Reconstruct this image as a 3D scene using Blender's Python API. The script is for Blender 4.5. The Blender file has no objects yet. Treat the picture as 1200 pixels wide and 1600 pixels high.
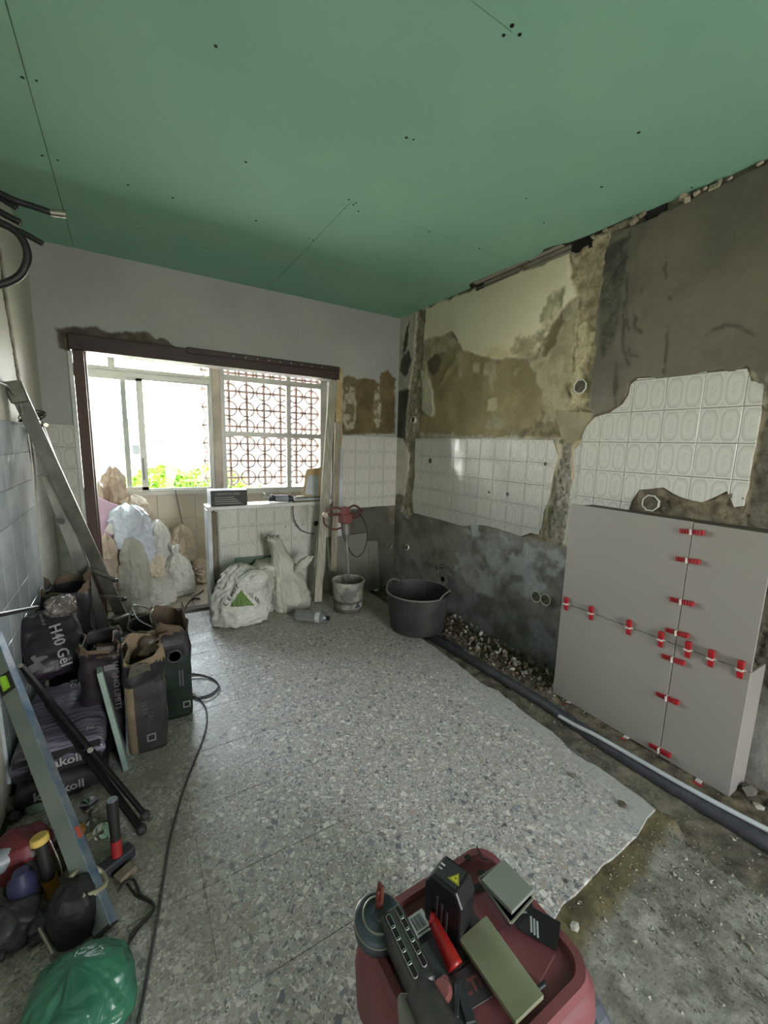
import bpy, bmesh, math, random
import numpy as np
from mathutils import Vector, Matrix, noise as mnoise
from mathutils.geometry import tessellate_polygon

random.seed(7)
SC = bpy.context.scene
COL = SC.collection

# ---------------------------------------------------------------- camera
FOC = 651.0                                   # pixels, image 1200 x 1600
_p, _y, _r = [math.radians(a) for a in (-9.16, 31.57, 1.58)]
CAM = np.array([0.0, 0.0, 1.40])
_F = np.array([math.sin(_y) * math.cos(_p), math.cos(_y) * math.cos(_p), math.sin(_p)])
_R0 = np.array([math.cos(_y), -math.sin(_y), 0.0])
_U0 = np.cross(_R0, _F)
_RT = math.cos(_r) * _R0 + math.sin(_r) * _U0
_UP = -math.sin(_r) * _R0 + math.cos(_r) * _U0
cam_data = bpy.data.cameras.new('camera')
cam = bpy.data.objects.new('camera', cam_data)
COL.objects.link(cam)
cam_data.sensor_fit = 'VERTICAL'
cam_data.sensor_height = 24.0
cam_data.lens = FOC / 1600.0 * 24.0
cam_data.clip_start = 0.03
cam_data.clip_end = 500
M = Matrix.Identity(4)
for i in range(3):
    M[i][0] = _RT[i]; M[i][1] = _UP[i]; M[i][2] = -_F[i]; M[i][3] = CAM[i]
cam.matrix_world = M
SC.camera = cam

# ---------------------------------------------------------------- world, sun, exposure
SC.view_settings.view_transform = 'Standard'
SC.view_settings.look = 'None'
SC.view_settings.gamma = 1.0
SC.view_settings.use_curve_mapping = False
SC.view_settings.exposure = 1.32
SKY = 9.0
world = bpy.data.worlds.new('world'); SC.world = world
world.use_nodes = True
wn = world.node_tree; wn.nodes.clear()
_o = wn.nodes.new('ShaderNodeOutputWorld'); _b = wn.nodes.new('ShaderNodeBackground')
_tc = wn.nodes.new('ShaderNodeTexCoord'); _sx = wn.nodes.new('ShaderNodeSeparateXYZ')
_cr = wn.nodes.new('ShaderNodeValToRGB')
_cr.color_ramp.elements[0].position = 0.45; _cr.color_ramp.elements[0].color = (0.55, 0.53, 0.47, 1)
_cr.color_ramp.elements[1].position = 0.52; _cr.color_ramp.elements[1].color = (1.0, 0.98, 0.93, 1)
_e = _cr.color_ramp.elements.new(1.0); _e.color = (0.55, 0.72, 1.0, 1)
_ma = wn.nodes.new('ShaderNodeMath'); _ma.operation = 'MULTIPLY_ADD'
_ma.inputs[1].default_value = 0.5; _ma.inputs[2].default_value = 0.5
wn.links.new(_tc.outputs['Generated'], _sx.inputs[0]); wn.links.new(_sx.outputs['Z'], _ma.inputs[0])
wn.links.new(_ma.outputs[0], _cr.inputs[0]); wn.links.new(_cr.outputs[0], _b.inputs['Color'])
_b.inputs['Strength'].default_value = SKY
wn.links.new(_b.outputs[0], _o.inputs[0])
SC.cycles.max_bounces = 10
SC.cycles.diffuse_bounces = 6
SC.cycles.transparent_max_bounces = 16
SC.cycles.sample_clamp_indirect = 8
SC.cycles.caustics_reflective = False
SC.cycles.caustics_refractive = False

sun = bpy.data.lights.new('sun', 'SUN'); sun.energy = 34.0; sun.angle = 0.02; sun.color = (1.0, 0.94, 0.86)
so = bpy.data.objects.new('sun', sun); COL.objects.link(so)
so.rotation_euler = Vector((-0.9, -0.12, 0.95)).to_track_quat('Z', 'Y').to_euler()

def portal(loc, sx, sy, rot):
    l = bpy.data.lights.new('window_portal', 'AREA'); l.shape = 'RECTANGLE'; l.size = sx; l.size_y = sy
    l.cycles.is_portal = True
    o = bpy.data.objects.new('window_portal', l); o.location = loc; o.rotation_euler = rot; COL.objects.link(o)
portal((-0.22, 4.88, 1.62), 2.1, 1.5, (math.radians(-90), 0, 0))
portal((1.25, -2.38, 1.05), 0.9, 2.1, (math.radians(90), 0, 0))
portal((1.52, 4.88, 1.50), 1.2, 1.34, (math.radians(-90), 0, 0))

# ---------------------------------------------------------------- pixel helpers (1200 x 1600 frame)
def _ray(u, v): return _F + (u - 600) / FOC * _RT - (v - 800) / FOC * _UP
def PX(u, v, x): d = _ray(u, v); return Vector(CAM + d * (x - CAM[0]) / d[0])
def PY(u, v, y): d = _ray(u, v); return Vector(CAM + d * (y - CAM[1]) / d[1])
def PZ(u, v, z): d = _ray(u, v); return Vector(CAM + d * (z - CAM[2]) / d[2])
W, D, L, HC = 2.322, 3.56, -0.46, 2.60

# ---------------------------------------------------------------- materials
def srgb(c):
    return tuple(((x / 255) / 12.92 if x / 255 <= 0.04045 else ((x / 255 + 0.055) / 1.055) ** 2.4) for x in c) + (1.0,)
MATS = {}
def mat(name, c, rough=0.6, metal=0.0, var=0.12, scale=8.0, bump=0.0, bscale=60.0, c2=None, spec=0.5, trans=0.0, coat=0.0,
        stretch=None, thr=None, alpha=1.0, emit=None, lo=0.35, hi=0.65):
    """procedural principled material: base colour broken up by noise towards c2 (or a darker tone), optional bump"""
    if name in MATS: return MATS[name]
    m = bpy.data.materials.new(name); m.use_nodes = True; nt = m.node_tree; N = nt.nodes; Lk = nt.links
    b = N['Principled BSDF']
    tc = N.new('ShaderNodeTexCoord'); mp = N.new('ShaderNodeMapping')
    if stretch: mp.inputs['Scale'].default_value = stretch
    Lk.new(tc.outputs['Object'], mp.inputs[0])
    nz = N.new('ShaderNodeTexNoise'); nz.inputs['Scale'].default_value = scale; nz.inputs['Detail'].default_value = 6
    Lk.new(mp.outputs[0], nz.inputs['Vector'])
    rp = N.new('ShaderNodeMapRange'); rp.inputs[1].default_value = lo; rp.inputs[2].default_value = hi
    Lk.new(nz.outputs[0], rp.inputs[0])
    mx = N.new('ShaderNodeMix'); mx.data_type = 'RGBA'
    ca = srgb(c); cb = srgb(c2) if c2 else tuple(x * (1 - var * 2.2) for x in ca[:3]) + (1,)
    mx.inputs[6].default_value = cb; mx.inputs[7].default_value = ca
    Lk.new(rp.outputs[0], mx.inputs[0]); Lk.new(mx.outputs[2], b.inputs['Base Color'])
    b.inputs['Roughness'].default_value = rough; b.inputs['Metallic'].default_value = metal
    b.inputs['Specular IOR Level'].default_value = spec
    if trans: b.inputs['Transmission Weight'].default_value = trans
    if coat: b.inputs['Coat Weight'].default_value = coat; b.inputs['Coat Roughness'].default_value = 0.1
    if alpha < 1: b.inputs['Alpha'].default_value = alpha
    if bump:
        n2 = N.new('ShaderNodeTexNoise'); n2.inputs['Scale'].default_value = bscale; n2.inputs['Detail'].default_value = 5
        Lk.new(mp.outputs[0], n2.inputs['Vector'])
        bp = N.new('ShaderNodeBump'); bp.inputs['Strength'].default_value = bump; bp.inputs['Distance'].default_value = 0.01
        Lk.new(n2.outputs[0], bp.inputs['Height']); Lk.new(bp.outputs[0], b.inputs['Normal'])
    MATS[name] = m
    return m

def glass_mat():
    m = bpy.data.materials.new('window_glass'); m.use_nodes = True; nt = m.node_tree; N = nt.nodes; N.clear()
    o = N.new('ShaderNodeOutputMaterial'); t = N.new('ShaderNodeBsdfTransparent'); g = N.new('ShaderNodeBsdfGlossy')
    t.inputs[0].default_value = (0.95, 0.97, 0.96, 1); g.inputs['Roughness'].default_value = 0.02
    f = N.new('ShaderNodeFresnel'); f.inputs[0].default_value = 1.45
    mx = N.new('ShaderNodeMixShader'); nt.links.new(f.outputs[0], mx.inputs[0])
    nt.links.new(t.outputs[0], mx.inputs[1]); nt.links.new(g.outputs[0], mx.inputs[2]); nt.links.new(mx.outputs[0], o.inputs[0])
    MATS['glass'] = m; return m

# ---------------------------------------------------------------- mesh building
ORG = {}
class MB:
    def __init__(s): s.v = []; s.f = []; s.uv = None
    def add(s, vs, fs):
        k = len(s.v); s.v += [tuple(v) for v in vs]; s.f += [tuple(i + k for i in f) for f in fs]; return s
    def box(s, c, size, rot=None):
        hx, hy, hz = size[0] / 2, size[1] / 2, size[2] / 2
        vs = [Vector((x, y, z)) for x in (-hx, hx) for y in (-hy, hy) for z in (-hz, hz)]
        if rot is not None: vs = [rot @ v for v in vs]
        c = Vector(c)
        return s.add([v + c for v in vs], [(0, 1, 3, 2), (4, 6, 7, 5), (0, 4, 5, 1), (2, 3, 7, 6), (0, 2, 6, 4), (1, 5, 7, 3)])
    def bb(s, x0, x1, y0, y1, z0, z1):
        return s.box(((x0 + x1) / 2, (y0 + y1) / 2, (z0 + z1) / 2), (x1 - x0, y1 - y0, z1 - z0))
    def bar(s, p0, p1, w, h, up=(0, 0, 1)):
        p0 = Vector(p0); p1 = Vector(p1); d = (p1 - p0); ln = d.length; d.normalize()
        u = Vector(up); sd = d.cross(u).normalized(); u2 = sd.cross(d).normalized()
        R = Matrix((sd, d, u2)).transposed()
        return s.box((p0 + p1) / 2, (w, ln, h), R)
    def cyl(s, p0, p1, r0, r1=None, n=16, caps=True):
        r1 = r0 if r1 is None else r1
        p0 = Vector(p0); p1 = Vector(p1); d = (p1 - p0).normalized()
        a = d.orthogonal().normalized(); b = d.cross(a)
        vs = []
        for p, r in ((p0, r0), (p1, r1)):
            vs += [p + (a * math.cos(2 * math.pi * i / n) + b * math.sin(2 * math.pi * i / n)) * r for i in range(n)]
        fs = [(i, (i + 1) % n, n + (i + 1) % n, n + i) for i in range(n)]
        if caps: fs += [tuple(range(n - 1, -1, -1)), tuple(range(n, 2 * n))]
        return s.add(vs, fs)
    def tube(s, pts, r, n=8, closed=False, smooth=0):
        pts = [Vector(p) for p in pts]
        if smooth: pts = spline(pts, smooth, closed)
        m = len(pts); vs = []; prev = None
        rr = r if callable(r) else (lambda t: r)
        for i, p in enumerate(pts):
            d = (pts[(i + 1) % m] - pts[i - 1]) if (closed or 0 < i < m - 1) else (pts[1] - pts[0] if i == 0 else pts[-1] - pts[-2])
            if d.length < 1e-9: d = Vector((0, 0, 1))
            d.normalize()
            a = (prev - d * prev.dot(d)) if prev is not None else d.orthogonal()
            if a.length < 1e-6: a = d.orthogonal()
            a.normalize(); prev = a; b = d.cross(a); q = rr(i / max(1, m - 1))
            vs += [p + (a * math.cos(2 * math.pi * k / n) + b * math.sin(2 * math.pi * k / n)) * q for k in range(n)]
        fs = []
        for i in range(m if closed else m - 1):
            j = (i + 1) % m
            fs += [(i * n + k, i * n + (k + 1) % n, j * n + (k + 1) % n, j * n + k) for k in range(n)]
        if not closed: fs += [tuple(range(n - 1, -1, -1)), tuple((m - 1) * n + k for k in range(n))]
        return s.add(vs, fs)
    def lathe(s, prof, c=(0, 0, 0), n=32, rot=None, close=False):
        """prof: list of (r, z)"""
        c = Vector(c); vs = []
        for r, z in prof:
            for k in range(n):
                a = 2 * math.pi * k / n; v = Vector((r * math.cos(a), r * math.sin(a), z))
                vs.append((rot @ v if rot is not None else v) + c)
        m = len(prof); fs = []
        for i in range(m - 1 + (1 if close else 0)):
            j = (i + 1) % m
            fs += [(i * n + k, i * n + (k + 1) % n, j * n + (k + 1) % n, j * n + k) for k in range(n)]
        if not close:
            if prof[0][0] > 1e-4: fs.append(tuple(range(n - 1, -1, -1)))
            if prof[-1][0] > 1e-4: fs.append(tuple((m - 1) * n + k for k in range(n)))
        return s.add(vs, fs)
    def prism(s, poly, ax, a0, a1):
        """poly (2D) extruded along axis ax ('x','y','z') between a0 and a1"""
        def P(q, a):
            if ax == 'x': return (a, q[0], q[1])
            if ax == 'y': return (q[0], a, q[1])
            return (q[0], q[1], a)
        n = len(poly); tri = tessellate_polygon([[Vector((q[0], q[1], 0)) for q in poly]])
        vs = [P(q, a0) for q in poly] + [P(q, a1) for q in poly]
        fs = [tuple(t) for t in tri] + [tuple(i + n for i in reversed(t)) for t in tri]
        fs += [(i, (i + 1) % n, n + (i + 1) % n, n + i) for i in range(n)]
        return s.add(vs, fs)
    def build(s, name, m, parent=None, smooth=False, bevel=0.0, seg=1, sub=0, solid=0.0, label=None, auto=None, loc=None):
        me = bpy.data.meshes.new(name)
        org = Vector(loc) if loc is not None else (ORG[parent.name].copy() if parent is not None else Vector((0, 0, 0)))
        vs = [(v[0] - org[0], v[1] - org[1], v[2] - org[2]) for v in s.v]
        me.from_pydata(vs, [], s.f); me.validate()
        bm = bmesh.new(); bm.from_mesh(me); bmesh.ops.remove_doubles(bm, verts=bm.verts, dist=1e-6)
        bmesh.ops.recalc_face_normals(bm, faces=bm.faces); bm.to_mesh(me); bm.free()
        if m is not None: me.materials.append(MATS[m] if isinstance(m, str) else m)
        if smooth: me.polygons.foreach_set('use_smooth', [True] * len(me.polygons))
        o = bpy.data.objects.new(name, me); COL.objects.link(o)
        if parent is not None: o.parent = parent
        ORG[o.name] = org
        if loc is not None: o.location = loc
        if smooth and auto is not None:
            me.set_sharp_from_angle(angle=math.radians(auto))
        if solid:
            q = o.modifiers.new('solid', 'SOLIDIFY'); q.thickness = solid; q.offset = -1
        if bevel:
            q = o.modifiers.new('bevel', 'BEVEL'); q.width = bevel; q.segments = seg; q.limit_method = 'ANGLE'; q.angle_limit = math.radians(40)
        if sub:
            q = o.modifiers.new('sub', 'SUBSURF'); q.levels = sub; q.render_levels = sub
        if label: o['label'] = label
        return o

def spline(pts, k=6, closed=False):
    out = []; n = len(pts)
    rng = range(n if closed else n - 1)
    for i in rng:
        p0 = pts[(i - 1) % n] if (closed or i > 0) else pts[0] * 2 - pts[1]
        p1 = pts[i]; p2 = pts[(i + 1) % n]
        p3 = pts[(i + 2) % n] if (closed or i + 2 < n) else pts[-1] * 2 - pts[-2]
        for j in range(k):
            t = j / k
            out.append(0.5 * ((2 * p1) + (p2 - p0) * t + (2 * p0 - 5 * p1 + 4 * p2 - p3) * t * t + (3 * p1 - p0 - 3 * p2 + p3) * t ** 3))
    if not closed: out.append(pts[-1])
    return out

def thing(name, label, cat, loc=(0, 0, 0), group=None):
    o = bpy.data.objects.new(name, None); COL.objects.link(o); o.empty_display_size = 0.05
    o.location = loc; o['label'] = label; o['category'] = cat; ORG[o.name] = Vector(loc)
    if group: o['group'] = group
    return o
def tag(o, label, cat, group=None, kind=None):
    o['label'] = label; o['category'] = cat
    if group: o['group'] = group
    if kind: o['kind'] = kind
    return o
def struct(o, label=None):
    o['kind'] = 'structure'
    if label: o['label'] = label
    return o
def senv(name, label=None):
    o = bpy.data.objects.new(name, None); COL.objects.link(o); o['kind'] = 'structure'; ORG[o.name] = Vector((0, 0, 0))
    if label: o['label'] = label
    return o

def text_mesh(name, txt, size, m, parent, origin, xdir, ydir, depth=0.0006, align='LEFT', bold=0.0):
    """flat printed lettering standing on a surface: origin + x along xdir, y along ydir"""
    cu = bpy.data.curves.new(name, 'FONT'); cu.body = txt; cu.size = size; cu.extrude = depth; cu.align_x = align
    cu.resolution_u = 2; cu.offset = bold
    tmp = bpy.data.objects.new(name, cu)
    me = bpy.data.meshes.new_from_object(tmp); bpy.data.objects.remove(tmp)
    X = Vector(xdir).normalized(); Yv = Vector(ydir); Yv = (Yv - X * Yv.dot(X)).normalized(); Z = X.cross(Yv)
    T = Matrix((X, Yv, Z)).transposed().to_4x4(); T.translation = Vector(origin) - (ORG[parent.name] if parent else Vector())
    me.transform(T); me.materials.clear(); me.materials.append(MATS[m])
    o = bpy.data.objects.new(name, me); COL.objects.link(o); o.parent = parent
    return o

# ---------------------------------------------------------------- numpy value noise and painted relief fields
_rs = np.random.RandomState(3)
_T = _rs.rand(256, 256)
def vn(x, y, s, seed=0):
    x = x * s + seed * 17.31; y = y * s + seed * 7.77
    xi = np.floor(x).astype(int); yi = np.floor(y).astype(int); fx = x - xi; fy = y - yi
    fx = fx * fx * (3 - 2 * fx); fy = fy * fy * (3 - 2 * fy)
    a = _T[xi % 256, yi % 256]; b = _T[(xi + 1) % 256, yi % 256]; c = _T[xi % 256, (yi + 1) % 256]; d = _T[(xi + 1) % 256, (yi + 1) % 256]
    return (a * (1 - fx) + b * fx) * (1 - fy) + (c * (1 - fx) + d * fx) * fy
def fbm(x, y, s, seed=0, o=4):
    t = 0; a = 0.5; n = 0
    for i in range(o):
        t = t + a * vn(x, y, s * 2 ** i, seed + i * 3); n += a; a *= 0.55
    return t / n
def pip(poly, x, y):
    inside = np.zeros(x.shape, bool); n = len(poly)
    for i in range(n):
        x0, y0 = poly[i]; x1, y1 = poly[(i + 1) % n]
        if y0 == y1: continue
        c = ((y0 > y) != (y1 > y)) & (x < (x1 - x0) * (y - y0) / (y1 - y0) + x0)
        inside ^= c
    return inside
def blur(m, k):
    for _ in range(k):
        p = np.pad(m, 1, mode='edge')
        m = (p[1:-1, 1:-1] * 2 + p[:-2, 1:-1] + p[2:, 1:-1] + p[1:-1, :-2] + p[1:-1, 2:]) / 6
    return m

def field_mat(name, fine=0.42, bump=0.6, bscale=70):
    m = bpy.data.materials.new(name); m.use_nodes = True; nt = m.node_tree; N = nt.nodes; Lk = nt.links
    b = N['Principled BSDF']; at = N.new('ShaderNodeAttribute'); at.attribute_name = 'Col'
    ar = N.new('ShaderNodeAttribute'); ar.attribute_name = 'Rg'
    tc = N.new('ShaderNodeTexCoord')
    n1 = N.new('ShaderNodeTexNoise'); n1.inputs['Scale'].default_value = 35; n1.inputs['Detail'].default_value = 8; n1.inputs['Roughness'].default_value = 0.65
    Lk.new(tc.outputs['Object'], n1.inputs['Vector'])
    mr = N.new('ShaderNodeMapRange'); mr.inputs[1].default_value = 0.3; mr.inputs[2].default_value = 0.7
    mr.inputs[3].default_value = 1 - fine; mr.inputs[4].default_value = 1 + fine * 0.6
    n1b = N.new('ShaderNodeTexNoise'); n1b.inputs['Scale'].default_value = 150; n1b.inputs['Detail'].default_value = 4; Lk.new(tc.outputs['Object'], n1b.inputs['Vector'])
    av = N.new('ShaderNodeMath'); av.operation = 'MULTIPLY_ADD'; av.inputs[1].default_value = 0.45; Lk.new(n1b.outputs[0], av.inputs[0])
    sc_ = N.new('ShaderNodeMath'); sc_.operation = 'MULTIPLY'; sc_.inputs[1].default_value = 0.55; Lk.new(n1.outputs[0], sc_.inputs[0]); Lk.new(sc_.outputs[0], av.inputs[2])
    mr.inputs[1].default_value = 0.36; mr.inputs[2].default_value = 0.64
    Lk.new(av.outputs[0], mr.inputs[0])
    # fine variation only where the layer is rough (Rg.y)
    sp = N.new('ShaderNodeSeparateXYZ'); Lk.new(ar.outputs['Vector'], sp.inputs[0])
    one = N.new('ShaderNodeMix'); one.data_type = 'FLOAT'; one.inputs[2].default_value = 1.0
    Lk.new(sp.outputs['Y'], one.inputs[0]); Lk.new(mr.outputs[0], one.inputs[3])
    vm = N.new('ShaderNodeVectorMath'); vm.operation = 'SCALE'
    Lk.new(at.outputs['Color'], vm.inputs[0]); Lk.new(one.outputs[0], vm.inputs['Scale'])
    Lk.new(vm.outputs[0], b.inputs['Base Color']); Lk.new(sp.outputs['X'], b.inputs['Roughness'])
    n2 = N.new('ShaderNodeTexNoise'); n2.inputs['Scale'].default_value = bscale; n2.inputs['Detail'].default_value = 6
    Lk.new(tc.outputs['Object'], n2.inputs['Vector'])
    bp = N.new('ShaderNodeBump'); bp.inputs['Distance'].default_value = 0.006
    ms = N.new('ShaderNodeMath'); ms.operation = 'MULTIPLY'; ms.inputs[1].default_value = bump
    Lk.new(sp.outputs['Y'], ms.inputs[0]); Lk.new(ms.outputs[0], bp.inputs['Strength'])
    Lk.new(n2.outputs[0], bp.inputs['Height']); Lk.new(bp.outputs[0], b.inputs['Normal'])
    MATS[name] = m; return m

def field(name, u0, u1, v0, v1, step, to3d, base, layers, m, hole=None, split=True, parent_kind=True):
    """A continuous relief surface. base / layers give colour, height, roughness; each named layer becomes a child piece."""
    nu = int(round((u1 - u0) / step)) + 1; nv = int(round((v1 - v0) / step)) + 1
    U, V = np.meshgrid(np.linspace(u0, u1, nu), np.linspace(v0, v1, nv), indexing='ij')
    def lay(l, first=False):
        c = np.array(srgb(l['c'])[:3]); t = fbm(U, V, l.get('cs', 9), l.get('seed', 1), 5)[..., None]
        c2 = np.array(srgb(l['c2'])[:3]) if 'c2' in l else c * 0.75
        k = np.clip((t - l.get('clo', 0.35)) / (l.get('chi', 0.65) - l.get('clo', 0.35)), 0, 1)
        cc = c2 * (1 - k) + c * k
        h = l.get('h', 0.0) + l.get('amp', 0.0) * (fbm(U, V, l.get('hs', 25), l.get('seed', 1) + 5, 4) - 0.5) * 2
        if 'ridge' in l:
            r = np.abs(fbm(U * 1.0, V * 0.45, l['ridge'][1], l.get('seed', 1) + 9, 3) - 0.5)
            h = h + l['ridge'][0] * np.clip(1 - r * 14, 0, 1)
        return cc, h, np.full(U.shape, l.get('r', 0.85)), np.full(U.shape, l.get('g', 0.5))
    C, H, R, G = lay(base)
    idx = np.zeros(U.shape, int)
    for i, l in enumerate(layers):
        j = l.get('jag', 0.012); js = l.get('js', 18)
        du = (fbm(U, V, js, 31 + i, 4) - 0.5) * 4 * j; dv = (fbm(U, V, js, 57 + i, 4) - 0.5) * 4 * j
        mk = pip(l['poly'], U + du, V + dv)
        if l.get('hole') is not None: mk &= ~pip(l['hole'], U + du, V + dv)
        mf = blur(mk.astype(float), l.get('soft', 1))
        if 'op' in l:
            mf = mf * np.clip((fbm(U, V, l['op'][1], 91 + i, 4) - l['op'][0]) * l['op'][2], 0, 1)
        c, h, r, g = lay(l)
        if l.get('rel'): h = H + h
        C = C * (1 - mf[..., None]) + c * mf[..., None]
        H = H * (1 - mf) + h * mf; R = R * (1 - mf) + r * mf; G = G * (1 - mf) + g * mf
        if l.get('name'): idx[mk] = i + 1
    P = to3d(U, V, H)
    # faces
    a = np.arange(nu * nv).reshape(nu, nv)
    q = np.stack([a[:-1, :-1], a[1:, :-1], a[1:, 1:], a[:-1, 1:]], -1).reshape(-1, 4)
    fi = idx[:-1, :-1].reshape(-1)
    uc = (U[:-1, :-1] + step / 2).reshape(-1); vc = (V[:-1, :-1] + step / 2).reshape(-1)
    keep = np.ones(len(q), bool)
    if hole is not None: keep = ~hole(uc, vc)
    root = None
    Pf = P.reshape(-1, 3); Cf = C.reshape(-1, 3); Rf = R.reshape(-1); Gf = G.reshape(-1)
    e1 = Pf[q[0][1]] - Pf[q[0][0]]
    for k in [0] + [i + 1 for i, l in enumerate(layers) if l.get('name')]:
        sel = q[(fi == k) & keep]
        if len(sel) == 0: continue
        us, inv = np.unique(sel, return_inverse=True)
        me = bpy.data.meshes.new(name); nf = len(sel)
        me.vertices.add(len(us)); me.vertices.foreach_set('co', Pf[us].astype(np.float32).ravel())
        me.loops.add(nf * 4); me.loops.foreach_set('vertex_index', inv.reshape(-1).astype(np.int32))
        me.polygons.add(nf); me.polygons.foreach_set('loop_start', np.arange(0, nf * 4, 4, dtype=np.int32))
        me.polygons.foreach_set('use_smooth', [True] * nf)
        me.update(calc_edges=True)
        ca = me.attributes.new('Col', 'FLOAT_COLOR', 'POINT')
        ca.data.foreach_set('color', np.concatenate([Cf[us], np.ones((len(us), 1))], 1).astype(np.float32).ravel())
        ra = me.attributes.new('Rg', 'FLOAT_VECTOR', 'POINT')
        ra.data.foreach_set('vector', np.stack([Rf[us], Gf[us], Gf[us]], 1).astype(np.float32).ravel())
        me.materials.append(m)
        nm = name if k == 0 else layers[k - 1]['name']
        o = bpy.data.objects.new(nm, me); COL.objects.link(o)
        if k == 0: root = o; o['kind'] = 'structure'; ORG[o.name] = Vector((0, 0, 0))
        else:
            o.parent = root
            if layers[k - 1].get('label'): o['label'] = layers[k - 1]['label']
    return root, (U, V, H)

# ---------------------------------------------------------------- clip polygon by rectangle (for cut tiles)
def clip_rect(poly, x0, x1, y0, y1):
    def cl(ps, f, inter):
        out = []
        for i in range(len(ps)):
            a = ps[i - 1]; b = ps[i]; fa = f(a); fb = f(b)
            if fb:
                if not fa: out.append(inter(a, b))
                out.append(b)
            elif fa: out.append(inter(a, b))
        return out
    def ix(x): return lambda a, b: (x, a[1] + (b[1] - a[1]) * (x - a[0]) / (b[0] - a[0]))
    def iy(y): return lambda a, b: (a[0] + (b[0] - a[0]) * (y - a[1]) / (b[1] - a[1]), y)
    p = list(poly)
    for f, g in ((lambda q: q[0] >= x0, ix(x0)), (lambda q: q[0] <= x1, ix(x1)), (lambda q: q[1] >= y0, iy(y0)), (lambda q: q[1] <= y1, iy(y1))):
        p = cl(p, f, g)
        if len(p) < 3: return []
    out = []
    for a in p:
        if not out or (abs(a[0] - out[-1][0]) + abs(a[1] - out[-1][1])) > 1e-5: out.append(a)
    return out
def area(p): return abs(sum(p[i - 1][0] * p[i][1] - p[i][0] * p[i - 1][1] for i in range(len(p)))) / 2
def jagged(poly, amp, step, seed=0):
    r = random.Random(seed); out = []
    for i in range(len(poly)):
        a = poly[i]; b = poly[(i + 1) % len(poly)]; d = math.hypot(b[0] - a[0], b[1] - a[1]); n = max(1, int(d / step))
        for k in range(n):
            t = k / n; out.append((a[0] + (b[0] - a[0]) * t + r.uniform(-amp, amp), a[1] + (b[1] - a[1]) * t + r.uniform(-amp, amp)))
    return out

def tiles(parent, poly, pu, pv, tw, th, to3, thick, m, gap=0.0022, name='tile', uvflip=False, mina=0.00025, tilt=0.0, seed=0, gu=None):
    """individual wall / floor tiles cut to a region polygon. to3(u, v, h) -> point"""
    rnd = random.Random(seed)
    us = [p[0] for p in poly]; vs = [p[1] for p in poly]
    i0 = math.floor((min(us) - pu) / tw); i1 = math.ceil((max(us) - pu) / tw)
    j0 = math.floor((min(vs) - pv) / th); j1 = math.ceil((max(vs) - pv) / th)
    out = []; g = gap / 2; gx = g if gu is None else gu / 2; shared = {}
    for i in range(i0, i1):
        for j in range(j0, j1):
            x0, y0 = pu + i * tw, pv + j * th
            c = clip_rect(poly, x0 + gx, x0 + tw - gx, y0 + g, y0 + th - g)
            if len(c) < 3 or area(c) < mina: continue
            full = area(c) > 0.998 * (tw - gap) * (th - gap)
            bv = 0.0012 if thick > 0.004 else 0
            ox, oy = x0 + tw / 2, y0 + th / 2
            if full:
                c = [(x0 + gx, y0 + g), (x0 + tw - gx, y0 + g), (x0 + tw - gx, y0 + th - g), (x0 + gx, y0 + th - g)]
            key = 'full' if full else None
            if key and key in shared: me = shared[key]
            else:
                n = len(c); cx = sum(p[0] for p in c) / n; cy = sum(p[1] for p in c) / n
                top = []
                for p in c:
                    dx, dy = cx - p[0], cy - p[1]; dl = math.hypot(dx, dy) or 1
                    top.append((p[0] + dx / dl * bv * 1.4, p[1] + dy / dl * bv * 1.4))
                ring = [(p, 0.0) for p in c] + [(p, thick - bv) for p in c] + [(p, thick) for p in top]
                O = Vector(to3(ox, oy, 0))
                vv = [Vector(to3(p[0], p[1], h)) - O for p, h in ring]
                fs = [(k, (k + 1) % n, n + (k + 1) % n, n + k) for k in range(n)] + [(n + k, n + (k + 1) % n, 2 * n + (k + 1) % n, 2 * n + k) for k in range(n)]
                tri = tessellate_polygon([[Vector((p[0], p[1], 0)) for p in top]])
                fs += [tuple(2 * n + t for t in tr) for tr in tri]
                me = bpy.data.meshes.new(name); me.from_pydata(vv, [], fs)
                uvs = [((p[0] - x0) / tw, (p[1] - y0) / th) for p, h in ring]
                ul = me.uv_layers.new(name='UVMap')
                for lp in me.loops: ul.data[lp.index].uv = uvs[lp.vertex_index]
                bm = bmesh.new(); bm.from_mesh(me); bmesh.ops.recalc_face_normals(bm, faces=bm.faces); bm.to_mesh(me); bm.free()
                me.materials.append(m)
                if key: shared[key] = me
            o = bpy.data.objects.new(name, me); COL.objects.link(o); o.parent = parent
            o.location = to3(ox, oy, rnd.uniform(0, tilt * 0.02))
            if tilt: o.rotation_euler = (rnd.uniform(-tilt, tilt), rnd.uniform(-tilt, tilt), 0)
            out.append(o)
    return out
# ================================================================ MATERIALS
glass_mat()
FIELD = field_mat('masonry')
mat('plaster', (196, 198, 192), 0.8, var=0.05, scale=3, bump=0.08)
mat('white_alu', (214, 214, 208), 0.4, var=0.05, scale=6)
mat('brown_wood', (92, 66, 56), 0.55, var=0.2, scale=5, stretch=(8, 8, 1), bump=0.1)
mat('red_wood', (66, 44, 42), 0.5, var=0.2, scale=5, stretch=(1, 8, 8), bump=0.1)
mat('post', (196, 186, 172), 0.8, var=0.15, scale=5, bump=0.4, bscale=25)
mat('green_board', (144, 190, 164), 0.75, var=0.05, scale=2.2, c2=(136, 183, 159), bump=0.03, bscale=300)
mat('screw', (40, 40, 40), 0.5, 0.7)
mat('zinc', (175, 172, 160), 0.35, 0.85, var=0.15)
mat('hole_shade', (22, 20, 18), 0.9)  # near-black painted in for the shade inside holes and gaps
mat('concrete', (120, 116, 108), 0.9, var=0.1, bump=0.3)
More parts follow.
